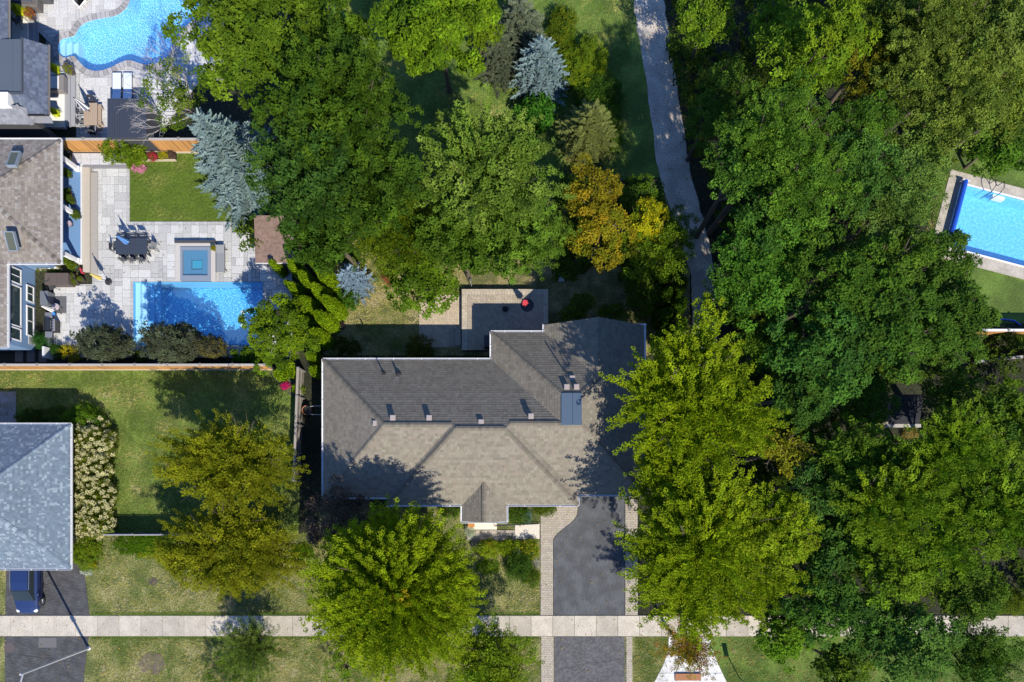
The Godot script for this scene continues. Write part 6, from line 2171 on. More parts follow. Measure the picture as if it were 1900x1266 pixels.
	# ---- the wood east of the path
	var list := [
		[1442, 262, 92, 14.0, "both", "fine", Color(0.075, 0.135, 0.022), dark2, "tall feathery green tree next to the path's shadow"],
		[1372, 305, 70, 12.0, "both", "fine", Color(0.06, 0.12, 0.022), deep2, "feathery green tree overhanging the path's middle stretch"],
		[1500, 330, 78, 13.5, "both", "fine", Color(0.07, 0.13, 0.02), dark2, "bushy green tree in the middle of the wood"],
		[1430, 395, 74, 12.0, "lobes", "fine", Color(0.05, 0.105, 0.018), deep2, "dark leafy tree east of the path bend"],
		[1408, 500, 96, 11.5, "both", "fine", Color(0.06, 0.135, 0.022), Color(0.03, 0.075, 0.014), "large plain green tree over the narrow end of the path"],
		[1500, 440, 66, 11.5, "lobes", "broad", Color(0.06, 0.11, 0.02), dark2, "green tree with a yellow tuft in the wood's centre"],
		[1590, 330, 76, 12.5, "both", "fine", Color(0.06, 0.115, 0.03), deep2, "bluish green tree west of the slanting pool"],
		[1668, 370, 84, 12.0, "both", "fine", Color(0.075, 0.125, 0.045), sage2, "grey green tree leaning on the slanting pool's deck"],
		[1700, 290, 62, 10.5, "both", "fine", Color(0.075, 0.12, 0.035), sage2, "grey green tree above the slanting pool's corner"],
		[1600, 240, 60, 11.0, "lobes", "fine", dark, dark2, "dark green tree below the rusty tinged crown"],
		[1560, 540, 84, 12.5, "lobes", "broad", Color(0.055, 0.105, 0.015), dark2, "dark maple south of the feathery tree group"],
		[1650, 505, 82, 12.0, "lobes", "broad", Color(0.06, 0.105, 0.016), dark2, "dark glossy maple between wood and slanting pool"],
		[1738, 505, 72, 9.5, "lobes", "broad", Color(0.055, 0.1, 0.018), dark2, "dark maple spreading over the lower edge of the slanting pool"],
		[1540, 640, 92, 12.5, "lobes", "broad", Color(0.045, 0.105, 0.024), deep2, "deep green maple beside the lime crown over the eave"],
		[1655, 618, 92, 12.5, "lobes", "broad", Color(0.05, 0.1, 0.018), dark2, "large dark maple north of the black roofed shed"],
		[1760, 600, 78, 11.0, "lobes", "broad", Color(0.055, 0.1, 0.018), dark2, "dark maple by the short orange fence"],
		[1492, 118, 84, 10.0, "both", "fine", Color(0.1, 0.155, 0.016), mid2, "yellow green tree at the top of the wood"],
		[1555, 62, 56, 12.5, "lobes", "broad", Color(0.12, 0.165, 0.012), mid2, "bright narrow tree at the top edge of the wood"],
		[1442, 48, 56, 7.0, "both", "fine", Color(0.09, 0.145, 0.016), mid2, "loose green tree near the path's top end"],
		[1312, 36, 58, 6.5, "lobes", "fine", Color(0.1, 0.15, 0.015), mid2, "light green tree at the path's upper edge"],
		[1345, 165, 58, 6.5, "lobes", "fine", Color(0.055, 0.09, 0.018), dark2, "dull dark tree along the path's upper stretch"],
		[1310, 225, 46, 6.5, "lobes", "fine", Color(0.05, 0.085, 0.015), dark2, "shaded low tree at the path's darkest stretch"],
		[1620, 130, 70, 10.0, "both", "fine", Color(0.14, 0.12, 0.014), Color(0.06, 0.075, 0.012), "rusty gold tinged tree among the top greens"],
		[1655, 40, 70, 11.0, "both", "fine", Color(0.065, 0.08, 0.016), dark2, "brownish green tree at the wood's top edge"],
		[1740, 60, 96, 13.0, "both", "fine", sage, sage2, "broad sage green tree in the wood's top corner area"],
		[1845, 70, 92, 13.0, "both", "fine", Color(0.11, 0.135, 0.045), sage2, "sage green tree filling the upper corner"],
		[1790, 175, 98, 12.5, "both", "fine", Color(0.115, 0.14, 0.035), sage2, "large sage tree with pale leaf tips above the grass strip"],
		[1700, 165, 62, 11.5, "both", "fine", Color(0.09, 0.115, 0.03), sage2, "sage tree beside the rusty tinged one"],
		[1880, 190, 70, 11.0, "both", "fine", Color(0.12, 0.15, 0.03), sage2, "yellowish sage tree on the photo's far edge"],
		[1850, 262, 70, 5.0, "lobes", "broad", Color(0.055, 0.115, 0.015), dark2, "ivy covered low tree above the slanting pool"],
		[1450, 840, 58, 9.5, "shoots", "fine", Color(0.16, 0.14, 0.012), Color(0.08, 0.09, 0.012), "thin half bare tree turning yellow between the lime crowns"],
		[1430, 985, 88, 10.5, "both", "broad", Color(0.125, 0.155, 0.01), lime2, "olive lime tree east of the arching maple"],
		[1530, 900, 66, 9.5, "lobes", "fine", Color(0.05, 0.1, 0.03), deep2, "blue green tree under the yellowing one"],
		[1590, 860, 78, 10.5, "both", "broad", Color(0.075, 0.125, 0.014), dark2, "green tree south west of the black roofed shed"],
		[1660, 925, 104, 12.0, "shoots", "broad", Color(0.125, 0.17, 0.01), mid2, "tall yellow green maple south of the black roofed shed"],
		[1770, 845, 100, 12.5, "shoots", "broad", Color(0.115, 0.17, 0.012), mid2, "tall green maple with fan like shoots east of the shed"],
		[1850, 945, 98, 12.5, "shoots", "broad", Color(0.11, 0.165, 0.014), mid2, "green maple with fan like shoots at the photo's side edge"],
		[1745, 1000, 92, 11.5, "shoots", "broad", Color(0.105, 0.16, 0.01), mid2, "yellow green maple in the middle of the lower wood"],
		[1660, 1040, 76, 10.0, "lobes", "broad", Color(0.1, 0.15, 0.01), mid2, "yellow green tree above the grey green street tree"],
		[1860, 790, 78, 10.5, "both", "broad", Color(0.08, 0.125, 0.014), dark2, "dull green tree between short fence and fan maple"],
		[1490, 735, 62, 9.5, "lobes", "broad", Color(0.045, 0.09, 0.018), deep2, "dim tree in the dark gap beside the upper lime maple"],
		[1425, 640, 62, 7.5, "both", "fine", Color(0.07, 0.13, 0.014), dark2, "green tree between the path end and the upper lime maple"],
		[1345, 560, 50, 7.0, "lobes", "fine", Color(0.06, 0.11, 0.014), dark2, "leafy tree overhanging the path's last stretch"],
		[1600, 745, 52, 7.5, "lobes", "fine", dark, dark2, "small dark tree west of the black roofed shed"],
		[1768, 812, 44, 7.5, "lobes", "fine", Color(0.06, 0.1, 0.014), dark2, "low tree whose shade falls on the black roofed shed"],
		[1760, 728, 50, 7.0, "lobes", "fine", Color(0.05, 0.085, 0.014), dark2, "small dark tree east of the black roofed shed"],
		[1550, 1010, 62, 8.5, "lobes", "broad", Color(0.05, 0.1, 0.02), deep2, "deep green tree below the blue green one"],
		[1520, 1120, 72, 9.0, "lobes", "broad", Color(0.055, 0.115, 0.02), deep2, "deep green street tree over the sidewalk"],
		[1450, 1175, 56, 6.5, "lobes", "broad", Color(0.08, 0.15, 0.012), mid2, "fresh green low tree on the verge east of the white driveway"],
		[1610, 1150, 66, 8.5, "lobes", "broad", Color(0.06, 0.12, 0.025), deep2, "middle green street tree below the yellow green crowns"],
		[1690, 1195, 82, 9.5, "lobes", "broad", Color(0.065, 0.12, 0.035), Color(0.03, 0.07, 0.018), "grey green street tree at the photo's lower edge"],
		[1815, 1215, 78, 8.5, "both", "fine", Color(0.045, 0.08, 0.014), dark2, "dark street tree before the last piece of sidewalk"],
		[1560, 1235, 52, 6.0, "lobes", "broad", Color(0.07, 0.11, 0.012), dark2, "dim low tree at the lower edge beneath the deep green street tree"],
		[1790, 1100, 62, 8.0, "lobes", "broad", Color(0.06, 0.1, 0.014), dark2, "shaded tree above the last piece of sidewalk"],
	]
	for q in list:
		var kinds := {"both": {"deep": 0.65, "dens": 0.72, "lr": 0.22, "rough": 0.35, "hubs": 3}, "lobes": {"deep": 0.65, "lr": 0.22, "dens": 1.0, "rough": 0.3}, "shoots": {"deep": 0.6, "dens": 1.0, "rough": 0.3, "hubs": 4}}
		var opt: Dictionary = kinds[q[4]]
		opt.group = wood
		opt.fill = 1.1
		opt.cs = R(0.82, 1.25)
		if q[0] == 1450 and q[1] == 840:
			opt.dens = 0.3
		tree("woodland_tree", q[0], q[1], q[2], q[3], q[4], q[5], q[6] * 1.38, q[7] * 1.45, q[8], opt)
	# ---- cedars
	var rows := [[518, 500, 8, 3.0], [557, 505, 12, 4.2], [545, 536, 8, 3.0], [560, 547, 13, 4.4], [545, 572, 8, 3.2], [552, 588, 9, 3.0], [596, 498, 14, 5.0], [612, 522, 15, 5.2], [580, 530, 13, 5.0], [604, 552, 15, 5.2], [622, 572, 15, 4.8], [584, 574, 14, 5.0], [608, 598, 15, 4.8], [578, 606, 13, 4.6], [598, 628, 14, 4.4], [570, 630, 13, 4.2]]
	var nth := ["first", "second", "third", "fourth", "fifth", "sixth", "seventh", "eighth", "ninth", "tenth"]
	for k in rows.size():
		var c: Array = rows[k]
		var name: String = "small bright cedar column by the patio flags, %s of its row from the shed" % nth[k] if k < 6 else "tall bright cedar column of the inner row, %s from the shed" % nth[k - 6]
		cedar(c[0], c[1], c[2], c[3], name, "cedar columns beside the square pool")
	var bits := [[522, 694, 13, 1.5, "ball shaped green cedar in the grey mulch corner"], [546, 692, 12, 1.7, "second rounded cedar touching the picket fence"], [553, 722, 10, 1.3, "low cedar near the pink flowers by the picket fence"], [584, 665, 11, 2.6, "cedar between picket fence end and bungalow roof corner"], [588, 690, 11, 2.4, "lowest cedar east of the picket fence"], [586, 648, 8, 2.2, "thin cedar at the edge of the roof's shadow"]]
	for c in bits:
		cedar(c[0], c[1], c[2], c[3], c[4])
	for k in 7:
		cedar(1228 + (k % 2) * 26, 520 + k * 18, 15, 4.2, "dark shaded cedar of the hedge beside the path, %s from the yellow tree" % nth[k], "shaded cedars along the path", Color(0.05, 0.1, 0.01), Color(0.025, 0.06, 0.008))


func shrubs() -> void:
	var green := Color(0.07, 0.12, 0.012)
	var green2 := Color(0.035, 0.075, 0.01)
	var yel := Color(0.14, 0.17, 0.01)
	# the hydrangea bed, the planting by the grey house
	for k in 4:
		shrub("hydrangea_bush", 168 - (k % 2) * 5, 818 + k * 49, 50, 38, 1.8, "fine", Color(0.1, 0.12, 0.012), Color(0.05, 0.065, 0.01), "cream flowered hydrangea against the grey house, %s from the top" % ["first", "second", "third", "lowest"][k], {"dens": 1.3, "bloom": [Color(0.52, 0.46, 0.27), 170, 0.5], "group": "hydrangeas along the grey house"})
	shrub("green_bush", 152, 773, 38, 24, 1.6, "fine", Color(0.08, 0.15, 0.012), green2, "leafy green bush at the top of the hydrangeas", {"dens": 1.5})
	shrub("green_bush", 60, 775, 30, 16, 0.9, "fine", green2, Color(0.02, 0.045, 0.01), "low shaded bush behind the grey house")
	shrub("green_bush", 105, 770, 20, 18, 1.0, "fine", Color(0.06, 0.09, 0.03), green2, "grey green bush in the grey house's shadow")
	shrub("boxwood_bush", 157, 1022, 30, 34, 1.3, "fine", Color(0.12, 0.155, 0.012), green, "yellow green boxwood at the grey house's front corner", {"dens": 1.6})
	shrub("flower_clump", 172, 1046, 5, 5, 0.4, "bloom", Color(0.8, 0.62, 0.01), Color(0.7, 0.5, 0.01), "single yellow flower clump before the boxwood", {"cat": "flower", "cs": 0.4})
	shrub("silver_clump", 160, 1062, 12, 5, 0.3, "fine", Color(0.4, 0.42, 0.42), Color(0.3, 0.32, 0.3), "pale silver leaved clump at the worn drive's edge", {"cat": "plant", "cs": 0.35})
	shrub("ground_cover", 265, 1012, 52, 20, 0.3, "dense", Color(0.08, 0.16, 0.008), Color(0.05, 0.11, 0.006), "bright low ground cover below the white capped fence", {"cat": "plant", "cs": 0.5, "dens": 1.4})
	shrub("ground_cover", 560, 1025, 22, 16, 0.3, "dense", Color(0.1, 0.19, 0.008), Color(0.07, 0.14, 0.006), "bright ground cover patch east of the golden tree", {"cat": "plant", "cs": 0.5})
	# by the square pool
	var bron := Color(0.07, 0.085, 0.05)
	var bron2 := Color(0.04, 0.042, 0.026)
	shrub("smoke_bush", 196, 638, 44, 30, 3.8, "broad", bron, bron2, "bronze leaved bush at the pool's lower west corner", {"cs": 0.7, "dens": 2.2})
	shrub("smoke_bush", 322, 636, 50, 36, 4.4, "broad", bron, bron2, "large bronze leaved bush leaning over the pool's lower edge", {"cs": 0.7, "dens": 2.2})
	shrub("smoke_bush", 394, 645, 22, 20, 3.0, "broad", Color(0.1, 0.085, 0.04), bron2, "small bronze bush next to the large one at the pool", {"cs": 0.6, "dens": 2.0})
	shrub("golden_bush", 132, 655, 20, 15, 1.0, "fine", Color(0.28, 0.22, 0.01), Color(0.12, 0.1, 0.01), "golden yellow bush at the end of the patio bed")
	shrub("golden_bush", 258, 660, 14, 10, 0.8, "fine", Color(0.04, 0.06, 0.008), Color(0.02, 0.035, 0.006), "tiny dim bush between the bronze bushes")
	shrub("green_bush", 462, 660, 36, 14, 1.0, "broad", Color(0.09, 0.15, 0.012), green2, "spreading green bush beneath the rounded pool tree", {"cs": 0.6})
	shrub("lilac_bush", 232, 282, 42, 24, 2.0, "broad", Color(0.13, 0.18, 0.012), green, "fresh green bush overhanging the orange fence", {"cs": 0.65})
	shrub("pink_flowers", 258, 312, 13, 8, 0.5, "fine", Color(0.5, 0.2, 0.32), Color(0.36, 0.12, 0.22), "mound of pink flowers at the lawn corner", {"cat": "flower", "cs": 0.4, "bloom": [Color(0.7, 0.33, 0.48), 26, 0.22]})
	shrub("red_flowers", 283, 291, 8, 8, 0.5, "fine", Color(0.4, 0.02, 0.05), Color(0.12, 0.05, 0.03), "crimson flowers in the planter box", {"cat": "flower", "cs": 0.4, "ground": 0.25})
	shrub("yellow_flowers", 302, 288, 9, 6, 0.4, "fine", Color(0.35, 0.28, 0.02), Color(0.12, 0.14, 0.02), "yellow and white flowers in the planter box", {"cat": "flower", "cs": 0.4, "ground": 0.25})
	shrub("dark_flowers", 318, 287, 7, 6, 0.4, "fine", Color(0.1, 0.05, 0.05), Color(0.05, 0.06, 0.03), "dusky plant at the planter's end", {"cat": "flower", "cs": 0.4, "ground": 0.25})
	shrub("magenta_flowers", 529, 716, 9, 7, 0.5, "fine", Color(0.5, 0.01, 0.14), Color(0.3, 0.02, 0.08), "magenta flowers in the grey mulch corner", {"cat": "flower", "cs": 0.4})
	shrub("yucca", 140, 262, 9, 6, 0.5, "fine", green, green2, "small weed at the fence's west end", {"cat": "plant", "cs": 0.4})
	# back yard
	shrub("green_bush", 647, 552, 20, 22, 1.6, "broad", Color(0.045, 0.12, 0.014), green2, "fresh green bush below the powder blue spruce", {"cs": 0.55})
	shrub("red_shrub", 720, 516, 11, 12, 2.4, "fine", Color(0.2, 0.03, 0.03), Color(0.1, 0.08, 0.02), "small crimson shrub among the green", {"cs": 0.5})
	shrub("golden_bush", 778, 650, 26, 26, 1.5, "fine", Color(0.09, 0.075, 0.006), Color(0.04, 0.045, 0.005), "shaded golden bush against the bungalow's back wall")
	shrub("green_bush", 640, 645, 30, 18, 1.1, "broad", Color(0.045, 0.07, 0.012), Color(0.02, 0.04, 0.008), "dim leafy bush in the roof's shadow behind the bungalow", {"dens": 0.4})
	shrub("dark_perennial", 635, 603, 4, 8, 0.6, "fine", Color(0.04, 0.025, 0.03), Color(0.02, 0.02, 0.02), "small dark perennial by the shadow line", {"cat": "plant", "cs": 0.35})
	shrub("broadleaf_shrub", 996, 207, 34, 32, 1.8, "big", Color(0.045, 0.13, 0.02), Color(0.02, 0.075, 0.012), "large leaved green shrub below the park's blue spruce", {"cs": 0.9})
	shrub("island_shrub", 1083, 120, 42, 46, 1.7, "fine", Color(0.13, 0.17, 0.012), green, "yellow green shrub east of the park's blue spruce", {"dens": 2.2})
	shrub("island_shrub", 1112, 185, 42, 50, 1.6, "dense", Color(0.045, 0.095, 0.014), Color(0.022, 0.055, 0.01), "dark yew shrub by the tan pine", {"cs": 0.6, "dens": 1.8})
	shrub("island_shrub", 1042, 55, 26, 40, 1.3, "fine", Color(0.1, 0.12, 0.01), green2, "yellow flecked shrub beside the grey pine", {"dens": 2.2})
	shrub("island_shrub", 1128, 250, 26, 30, 1.0, "dense", Color(0.05, 0.095, 0.012), green2, "low green shrub at the tan pine's side", {"cs": 0.55, "dens": 1.8})
	shrub("dry_shrub", 1078, 285, 26, 22, 0.9, "fine", Color(0.17, 0.11, 0.05), Color(0.08, 0.06, 0.03), "dry brown shrub at the foot of the island bed")
	# front garden
	shrub("green_bush", 962, 955, 22, 18, 1.2, "fine", Color(0.06, 0.11, 0.018), green2, "green bush between porch gable and paver walk")
	shrub("juniper_bush", 978, 958, 9, 14, 0.8, "fine", Color(0.12, 0.2, 0.17), Color(0.07, 0.13, 0.11), "blue green juniper next to the porch rail", {"cs": 0.4})
	shrub("grassy_mound", 1010, 945, 22, 13, 0.6, "dense", Color(0.08, 0.12, 0.008), Color(0.05, 0.085, 0.006), "mounded grass clump under the front gutter", {"cs": 0.5})
	shrub("green_bush", 836, 950, 22, 12, 0.8, "fine", Color(0.07, 0.13, 0.01), green2, "low green bush west of the porch gable")
	shrub("perennial_clump", 905, 1018, 25, 15, 0.9, "fine", Color(0.17, 0.21, 0.012), Color(0.1, 0.15, 0.012), "yellow green perennials along the paver walk", {"dens": 1.6})
	shrub("perennial_clump", 945, 1016, 22, 14, 0.9, "fine", Color(0.17, 0.22, 0.012), Color(0.1, 0.15, 0.012), "fresh perennials before the stone slab", {"dens": 1.6})
	shrub("perennial_clump", 983, 1020, 19, 20, 0.9, "fine", Color(0.18, 0.2, 0.012), Color(0.1, 0.14, 0.012), "bright perennials at the driveway walk's edge", {"bloom": [Color(0.5, 0.34, 0.04), 14, 0.2]})
	shrub("orange_flowers", 908, 1010, 8, 4, 0.75, "fine", Color(0.5, 0.2, 0.02), Color(0.25, 0.16, 0.02), "orange flowers among the perennials", {"cat": "flower", "cs": 0.4})
	shrub("lavender_clump", 885, 1012, 9, 9, 0.5, "fine", Color(0.22, 0.2, 0.23), Color(0.12, 0.12, 0.13), "grey lavender under the round maple's edge", {"cat": "plant", "cs": 0.4})
	shrub("lavender_clump", 958, 1022, 8, 8, 0.7, "fine", Color(0.3, 0.28, 0.28), Color(0.16, 0.16, 0.15), "pale lavender between the two perennials", {"cat": "plant", "cs": 0.4})
	shrub("grey_perennial", 994, 1040, 8, 16, 0.5, "fine", Color(0.3, 0.28, 0.27), Color(0.16, 0.17, 0.13), "dry grey perennial beside the paver walk", {"cat": "plant", "cs": 0.4})
	shrub("silver_clump", 872, 985, 8, 12, 0.5, "fine", Color(0.36, 0.38, 0.33), Color(0.2, 0.23, 0.17), "silver leaved plant at the walk's west end", {"cat": "plant", "cs": 0.4})
	shrub("yew_bush", 962, 1050, 26, 28, 1.4, "dense", Color(0.05, 0.1, 0.018), Color(0.025, 0.06, 0.01), "dark green mounded bush on the front lawn", {"cs": 0.6, "dens": 1.5})
	shrub("yew_bush", 985, 1072, 18, 16, 0.9, "fine", Color(0.09, 0.12, 0.012), green2, "smaller mottled bush attached below the dark mound")
	shrub("ground_cover", 905, 1052, 22, 14, 0.25, "dense", Color(0.11, 0.18, 0.012), Color(0.07, 0.13, 0.01), "light green cushion plant on the front lawn", {"cat": "plant", "cs": 0.45})
	shrub("dry_grass_clump", 1690, 806, 14, 14, 0.5, "fine", Color(0.26, 0.2, 0.1), Color(0.13, 0.11, 0.05), "tan dry grass clump before the black roofed shed", {"cat": "plant", "cs": 0.45})
	shrub("clipped_hedge", 1872, 1120, 40, 22, 1.2, "dense", Color(0.11, 0.14, 0.008), Color(0.07, 0.1, 0.006), "clipped yellow green hedge above the last piece of sidewalk", {"cs": 0.55, "dens": 1.3})
	# undergrowth of the wood and of the tree group: one mass
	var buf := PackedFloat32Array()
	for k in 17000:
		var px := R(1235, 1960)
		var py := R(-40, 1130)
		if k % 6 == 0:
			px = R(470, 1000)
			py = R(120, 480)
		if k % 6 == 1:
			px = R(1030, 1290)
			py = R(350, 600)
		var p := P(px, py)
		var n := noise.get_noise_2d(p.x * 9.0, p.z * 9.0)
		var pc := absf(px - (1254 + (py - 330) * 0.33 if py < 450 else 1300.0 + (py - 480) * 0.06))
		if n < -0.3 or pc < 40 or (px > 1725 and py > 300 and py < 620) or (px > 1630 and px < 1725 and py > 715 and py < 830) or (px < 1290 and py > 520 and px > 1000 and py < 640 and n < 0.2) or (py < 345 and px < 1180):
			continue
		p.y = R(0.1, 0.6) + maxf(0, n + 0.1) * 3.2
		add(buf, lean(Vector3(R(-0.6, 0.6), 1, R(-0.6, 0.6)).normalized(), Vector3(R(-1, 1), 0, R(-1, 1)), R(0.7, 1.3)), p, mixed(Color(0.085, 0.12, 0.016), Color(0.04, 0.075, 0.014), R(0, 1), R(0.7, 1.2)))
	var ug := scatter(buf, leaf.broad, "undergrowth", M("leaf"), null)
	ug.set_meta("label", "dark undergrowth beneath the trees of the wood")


func patio_things() -> void:
	var dark := M("charcoal", 0.05, 0.055, 0.065, 0.6)
	var frame := M("chair_frame", 0.045, 0.042, 0.042, 0.5, 0.3)
	var sling := M("grey_sling", 0.22, 0.23, 0.24, 0.8)
	var navy := M("navy_table", 0.035, 0.045, 0.065, 0.5)
	# ---- dining set
	var tc := P(244, 457.5, 0.74)
	plank_table("dark slatted dining table under the blue umbrella", Vector3(tc.x, 0.07, tc.z), 2.3, 1.16, 0.72, navy, 8)
	var z0 := tc.z
	for k in 3:
		var nm: String = ["first", "middle", "last"][k]
		sling_chair("dark sling chair on the table's lower side, %s counting from the steps" % nm, Vector3(tc.x - 0.68 + k * 0.68, 0.07, z0 + 0.66), PI, frame, dark, "chairs round the dark table")
		sling_chair("grey sling chair on the table's upper side, %s counting from the steps" % nm, Vector3(tc.x - 0.72 + k * 0.7, 0.07, z0 - 0.72), 0, frame, sling, "chairs round the dark table")
	sling_chair("grey sling chair at the table's hot tub end", Vector3(tc.x + 1.35, 0.07, z0 - 0.1), -PI / 2, frame, sling, "chairs round the dark table")
	sling_chair("dark sling chair at the table's porch end", Vector3(tc.x - 1.3, 0.07, z0), PI / 2, frame, dark, "chairs round the dark table")
	var up := P(215, 437, 2.5)
	var lb := M("light_blue_cloth", 0.16, 0.36, 0.72, 0.7)
	closed_umbrella("closed light blue umbrella standing through the dark table", Vector3(up.x, 0.07, up.z), 2.45, lb, M("navy_cloth", 0.1, 0.26, 0.6, 0.7), 0.2)
	var yp := P(201, 523, 0.1)
	closed_umbrella("closed yellow umbrella on a round black base", Vector3(yp.x, 0.07, yp.z), 2.35, M("yellow_cloth", 0.78, 0.62, 0.2, 0.7), M("yellow_cloth"), 0.17, 0.26, Vector3(0.0, 0, 0.1))
	var wp := P(100, 577, 0.9)
	closed_umbrella("closed white umbrella over the grey cabinet and barbecue", Vector3(wp.x, 0.07, wp.z), 2.3, M("white_cloth", 0.74, 0.74, 0.73, 0.8), M("white_cloth"), 0.18)
	var sp := P(166, 207, 0.8)
	closed_umbrella("closed white umbrella with dark stripes over the teak table", Vector3(sp.x, 0.07, sp.z), 2.5, M("white_cloth"), M("stripe_cloth", 0.14, 0.17, 0.25, 0.8), 0.24)
	lounger("grey sun lounger beside the hot tub", P(413, 484) + Vector3(0, 0.07, 0), 0, sling, frame, 0.25)
	var fp := P(398, 462, 0.3)
	pot("small yellow flowered pot at the hot tub's corner", Vector3(fp.x, 0.24, fp.z), 0.12, 0.2, "fine", Color(0.3, 0.25, 0.02), Color(0.1, 0.1, 0.02), dark, 1.4, 0.25)
	# ---- outdoor kitchen beside the blue house
	var cp := P(106, 518, 0.8)
	cabinet("storage_bench", "long brown wicker storage box beside the round plant pots", "storage box", Vector3(cp.x, 0.07, cp.z), Vector3(1.72, 0.85, 0.78), M("brown_wicker", 0.095, 0.075, 0.07, 0.8), 4)
	var gp := P(82, 553, 0.8)
	cabinet("grey_cabinet", "grey topped cabinet beside the black barbecue", "cabinet", Vector3(gp.x, 0.03, gp.z), Vector3(0.58, 0.85, 0.95), M("slate_top", 0.13, 0.145, 0.17, 0.6), 1)
	var ch := P(96, 545, 0.3)
	sling_chair("black armchair between storage box and grey cabinet", Vector3(ch.x + 0.1, 0.05, ch.z - 0.5), 0.4, frame, dark)
	barbecue(P(90, 603, 0.9) * Vector3(1, 0, 1) + Vector3(0, 0.03, 0))
	var mp := P(113, 566)
	var mat := MB.new()
	mat.box(Vector3(mp.x, 0.074, mp.z), Vector3(0.9, 0.012, 1.24), 0, 0.003)
	one(mat, "floor_mat", M("mat_grey", 0.1, 0.105, 0.115, 0.9), "grey mat on the flags before the barbecue", "mat")
	var hs := thing("round_stool", "round pink grey topped stool on the grey mat", "stool", P(112, 573) + Vector3(0, 0.086, 0))
	var h1 := MB.new()
	h1.lathe(Vector3(0, 0.42, 0), [Vector2(0, 0), Vector2(0.24, 0), Vector2(0.26, 0.03), Vector2(0.24, 0.07), Vector2(0, 0.07)], 20)
	part(h1, "seat", M("rose_grey", 0.42, 0.36, 0.38, 0.7), hs)
	for k in 3:
		var lg := MB.new()
		lg.bar(Vector3(cos(k * 2.1) * 0.12, 0.42, sin(k * 2.1) * 0.12), Vector3(cos(k * 2.1) * 0.24, 0, sin(k * 2.1) * 0.24), 0.018)
		part(lg, "leg", frame, hs)
	for q in [[133, 514, 0.26, "upper round pot of yellow green plants by the storage box"], [139, 524, 0.25, "lower round pot of yellow green plants by the storage box"], [150, 518, 0.2, "smallest round pot of the three by the storage box"]]:
		var pp := P(q[0], q[1], 0.4)
		pot(q[3], Vector3(pp.x, 0.07, pp.z), q[2], 0.4, "dense", Color(0.16, 0.19, 0.01), Color(0.08, 0.12, 0.01), M("brown_clay", 0.06, 0.05, 0.045, 0.7), 0.95, 0.2)
	var wb := MB.new()
	wb.box(P(93, 514, 0.1) * Vector3(1, 0, 1) + Vector3(0, 0.02, -0.55), Vector3(1.7, 0.55, 0.14), 0, 0.02)
	one(wb, "low_wall", M("white_trim"), "low white wall behind the brown storage box", "wall")
	shrub("green_bush", 90, 499, 28, 6, 0.8, "fine", Color(0.05, 0.09, 0.015), Color(0.12, 0.11, 0.03), "narrow planting behind the low white wall", {"cs": 0.4})
	var bl := MB.new()
	bl.box(P(99, 582, 0.8) * Vector3(1, 0, 1) + Vector3(0.05, 0.86, 0), Vector3(0.2, 0.02, 0.24), 0.5)
	one(bl, "towel", M("towel_blue", 0.03, 0.22, 0.6, 0.9), "folded blue towel on the barbecue's side shelf", "towel")
	# plants on the blue porch
	for q in [[124, 322, 0.22, "lattice ball plant on the upper porch boards", 0.6], [123, 356, 0.2, "orange pot at the porch wall", 0.3], [131, 372, 0.22, "tall leafy plant between the porch columns", 0.9], [140, 398, 0.24, "spreading plant with pale flowers at the middle column", 0.5], [126, 486, 0.22, "lime leaved plant at the lowest porch column", 0.6], [133, 492, 0.22, "yellow green plant beside the lowest porch column", 0.5]]:
		var pp := P(q[0], q[1], 0.9)
		pot(q[3], Vector3(pp.x, 0.45, pp.z), q[2], 0.35, "broad", Color(0.12, 0.17, 0.02) if q[1] > 480 else Color(0.07, 0.11, 0.02), Color(0.05, 0.08, 0.012), M("orange_clay", 0.42, 0.2, 0.05, 0.7) if q[1] == 356 else dark, 1.5, q[4])
	var pf := P(132, 417, 0.5)
	var pk := pot("bowl of lilac flowers on the porch edge", Vector3(pf.x, 0.45, pf.z), 0.18, 0.2, "bloom", Color(0.5, 0.4, 0.55), Color(0.4, 0.3, 0.5), dark, 1.1, 0.2)
	var rf := P(150, 502, 0.3)
	var rb := MB.new()
	rb.box(Vector3(rf.x, 0.05, rf.z), Vector3(0.12, 0.3, 0.4), 0.4, 0.03)
	one(rb, "red_bag", M("red_cloth", 0.5, 0.03, 0.06, 0.7), "small red bag at the foot of the lowest porch column", "bag")
	# under the fence: stones, air conditioner, boxed hedge
	for k in 3:
		var st := MB.new()
		st.box(P(36 + k * 22, 662) * Vector3(1, 0, 1) + Vector3(0, 0.02, 0), Vector3(0.6, 0.06, 0.85), 0, 0.015)
		one(st, "stepping_stone", M("stone_dark", 0.12, 0.105, 0.1, 0.9), "grey stepping stone below the blue house, %s from the side edge" % ["first", "second", "third"][k], "stepping stone")
	var ac := thing("air_conditioner", "round fanned air conditioner beside the boxed artificial hedge", "air conditioner", P(57, 633) + Vector3(0, 0.02, 0))
	var a1 := MB.new()
	a1.box(Vector3.ZERO, Vector3(0.75, 0.75, 0.75), 0, 0.03)
	part(a1, "case", M("lamp_grey", 0.5, 0.51, 0.54, 0.5, 0.3), ac)
	var a2 := MB.new()
	a2.lathe(Vector3(0, 0.751, 0), [Vector2(0.33, 0), Vector2(0.33, 0.02), Vector2(0.28, 0.02), Vector2(0.28, 0.004), Vector2(0, 0.004)], 22)
	part(a2, "fan_ring", M("dark_metal"), ac)
	for k in 4:
		var bd := MB.new()
		bd.boxb(Transform3D(Basis(Vector3.UP, k * PI / 2), Vector3(0, 0.762, 0)) * Transform3D(Basis(Vector3.RIGHT, 0.08), Vector3(0.14, 0, 0)), Vector3(0.24, 0.006, 0.11))
		part(bd, "blade", M("steel"), ac)
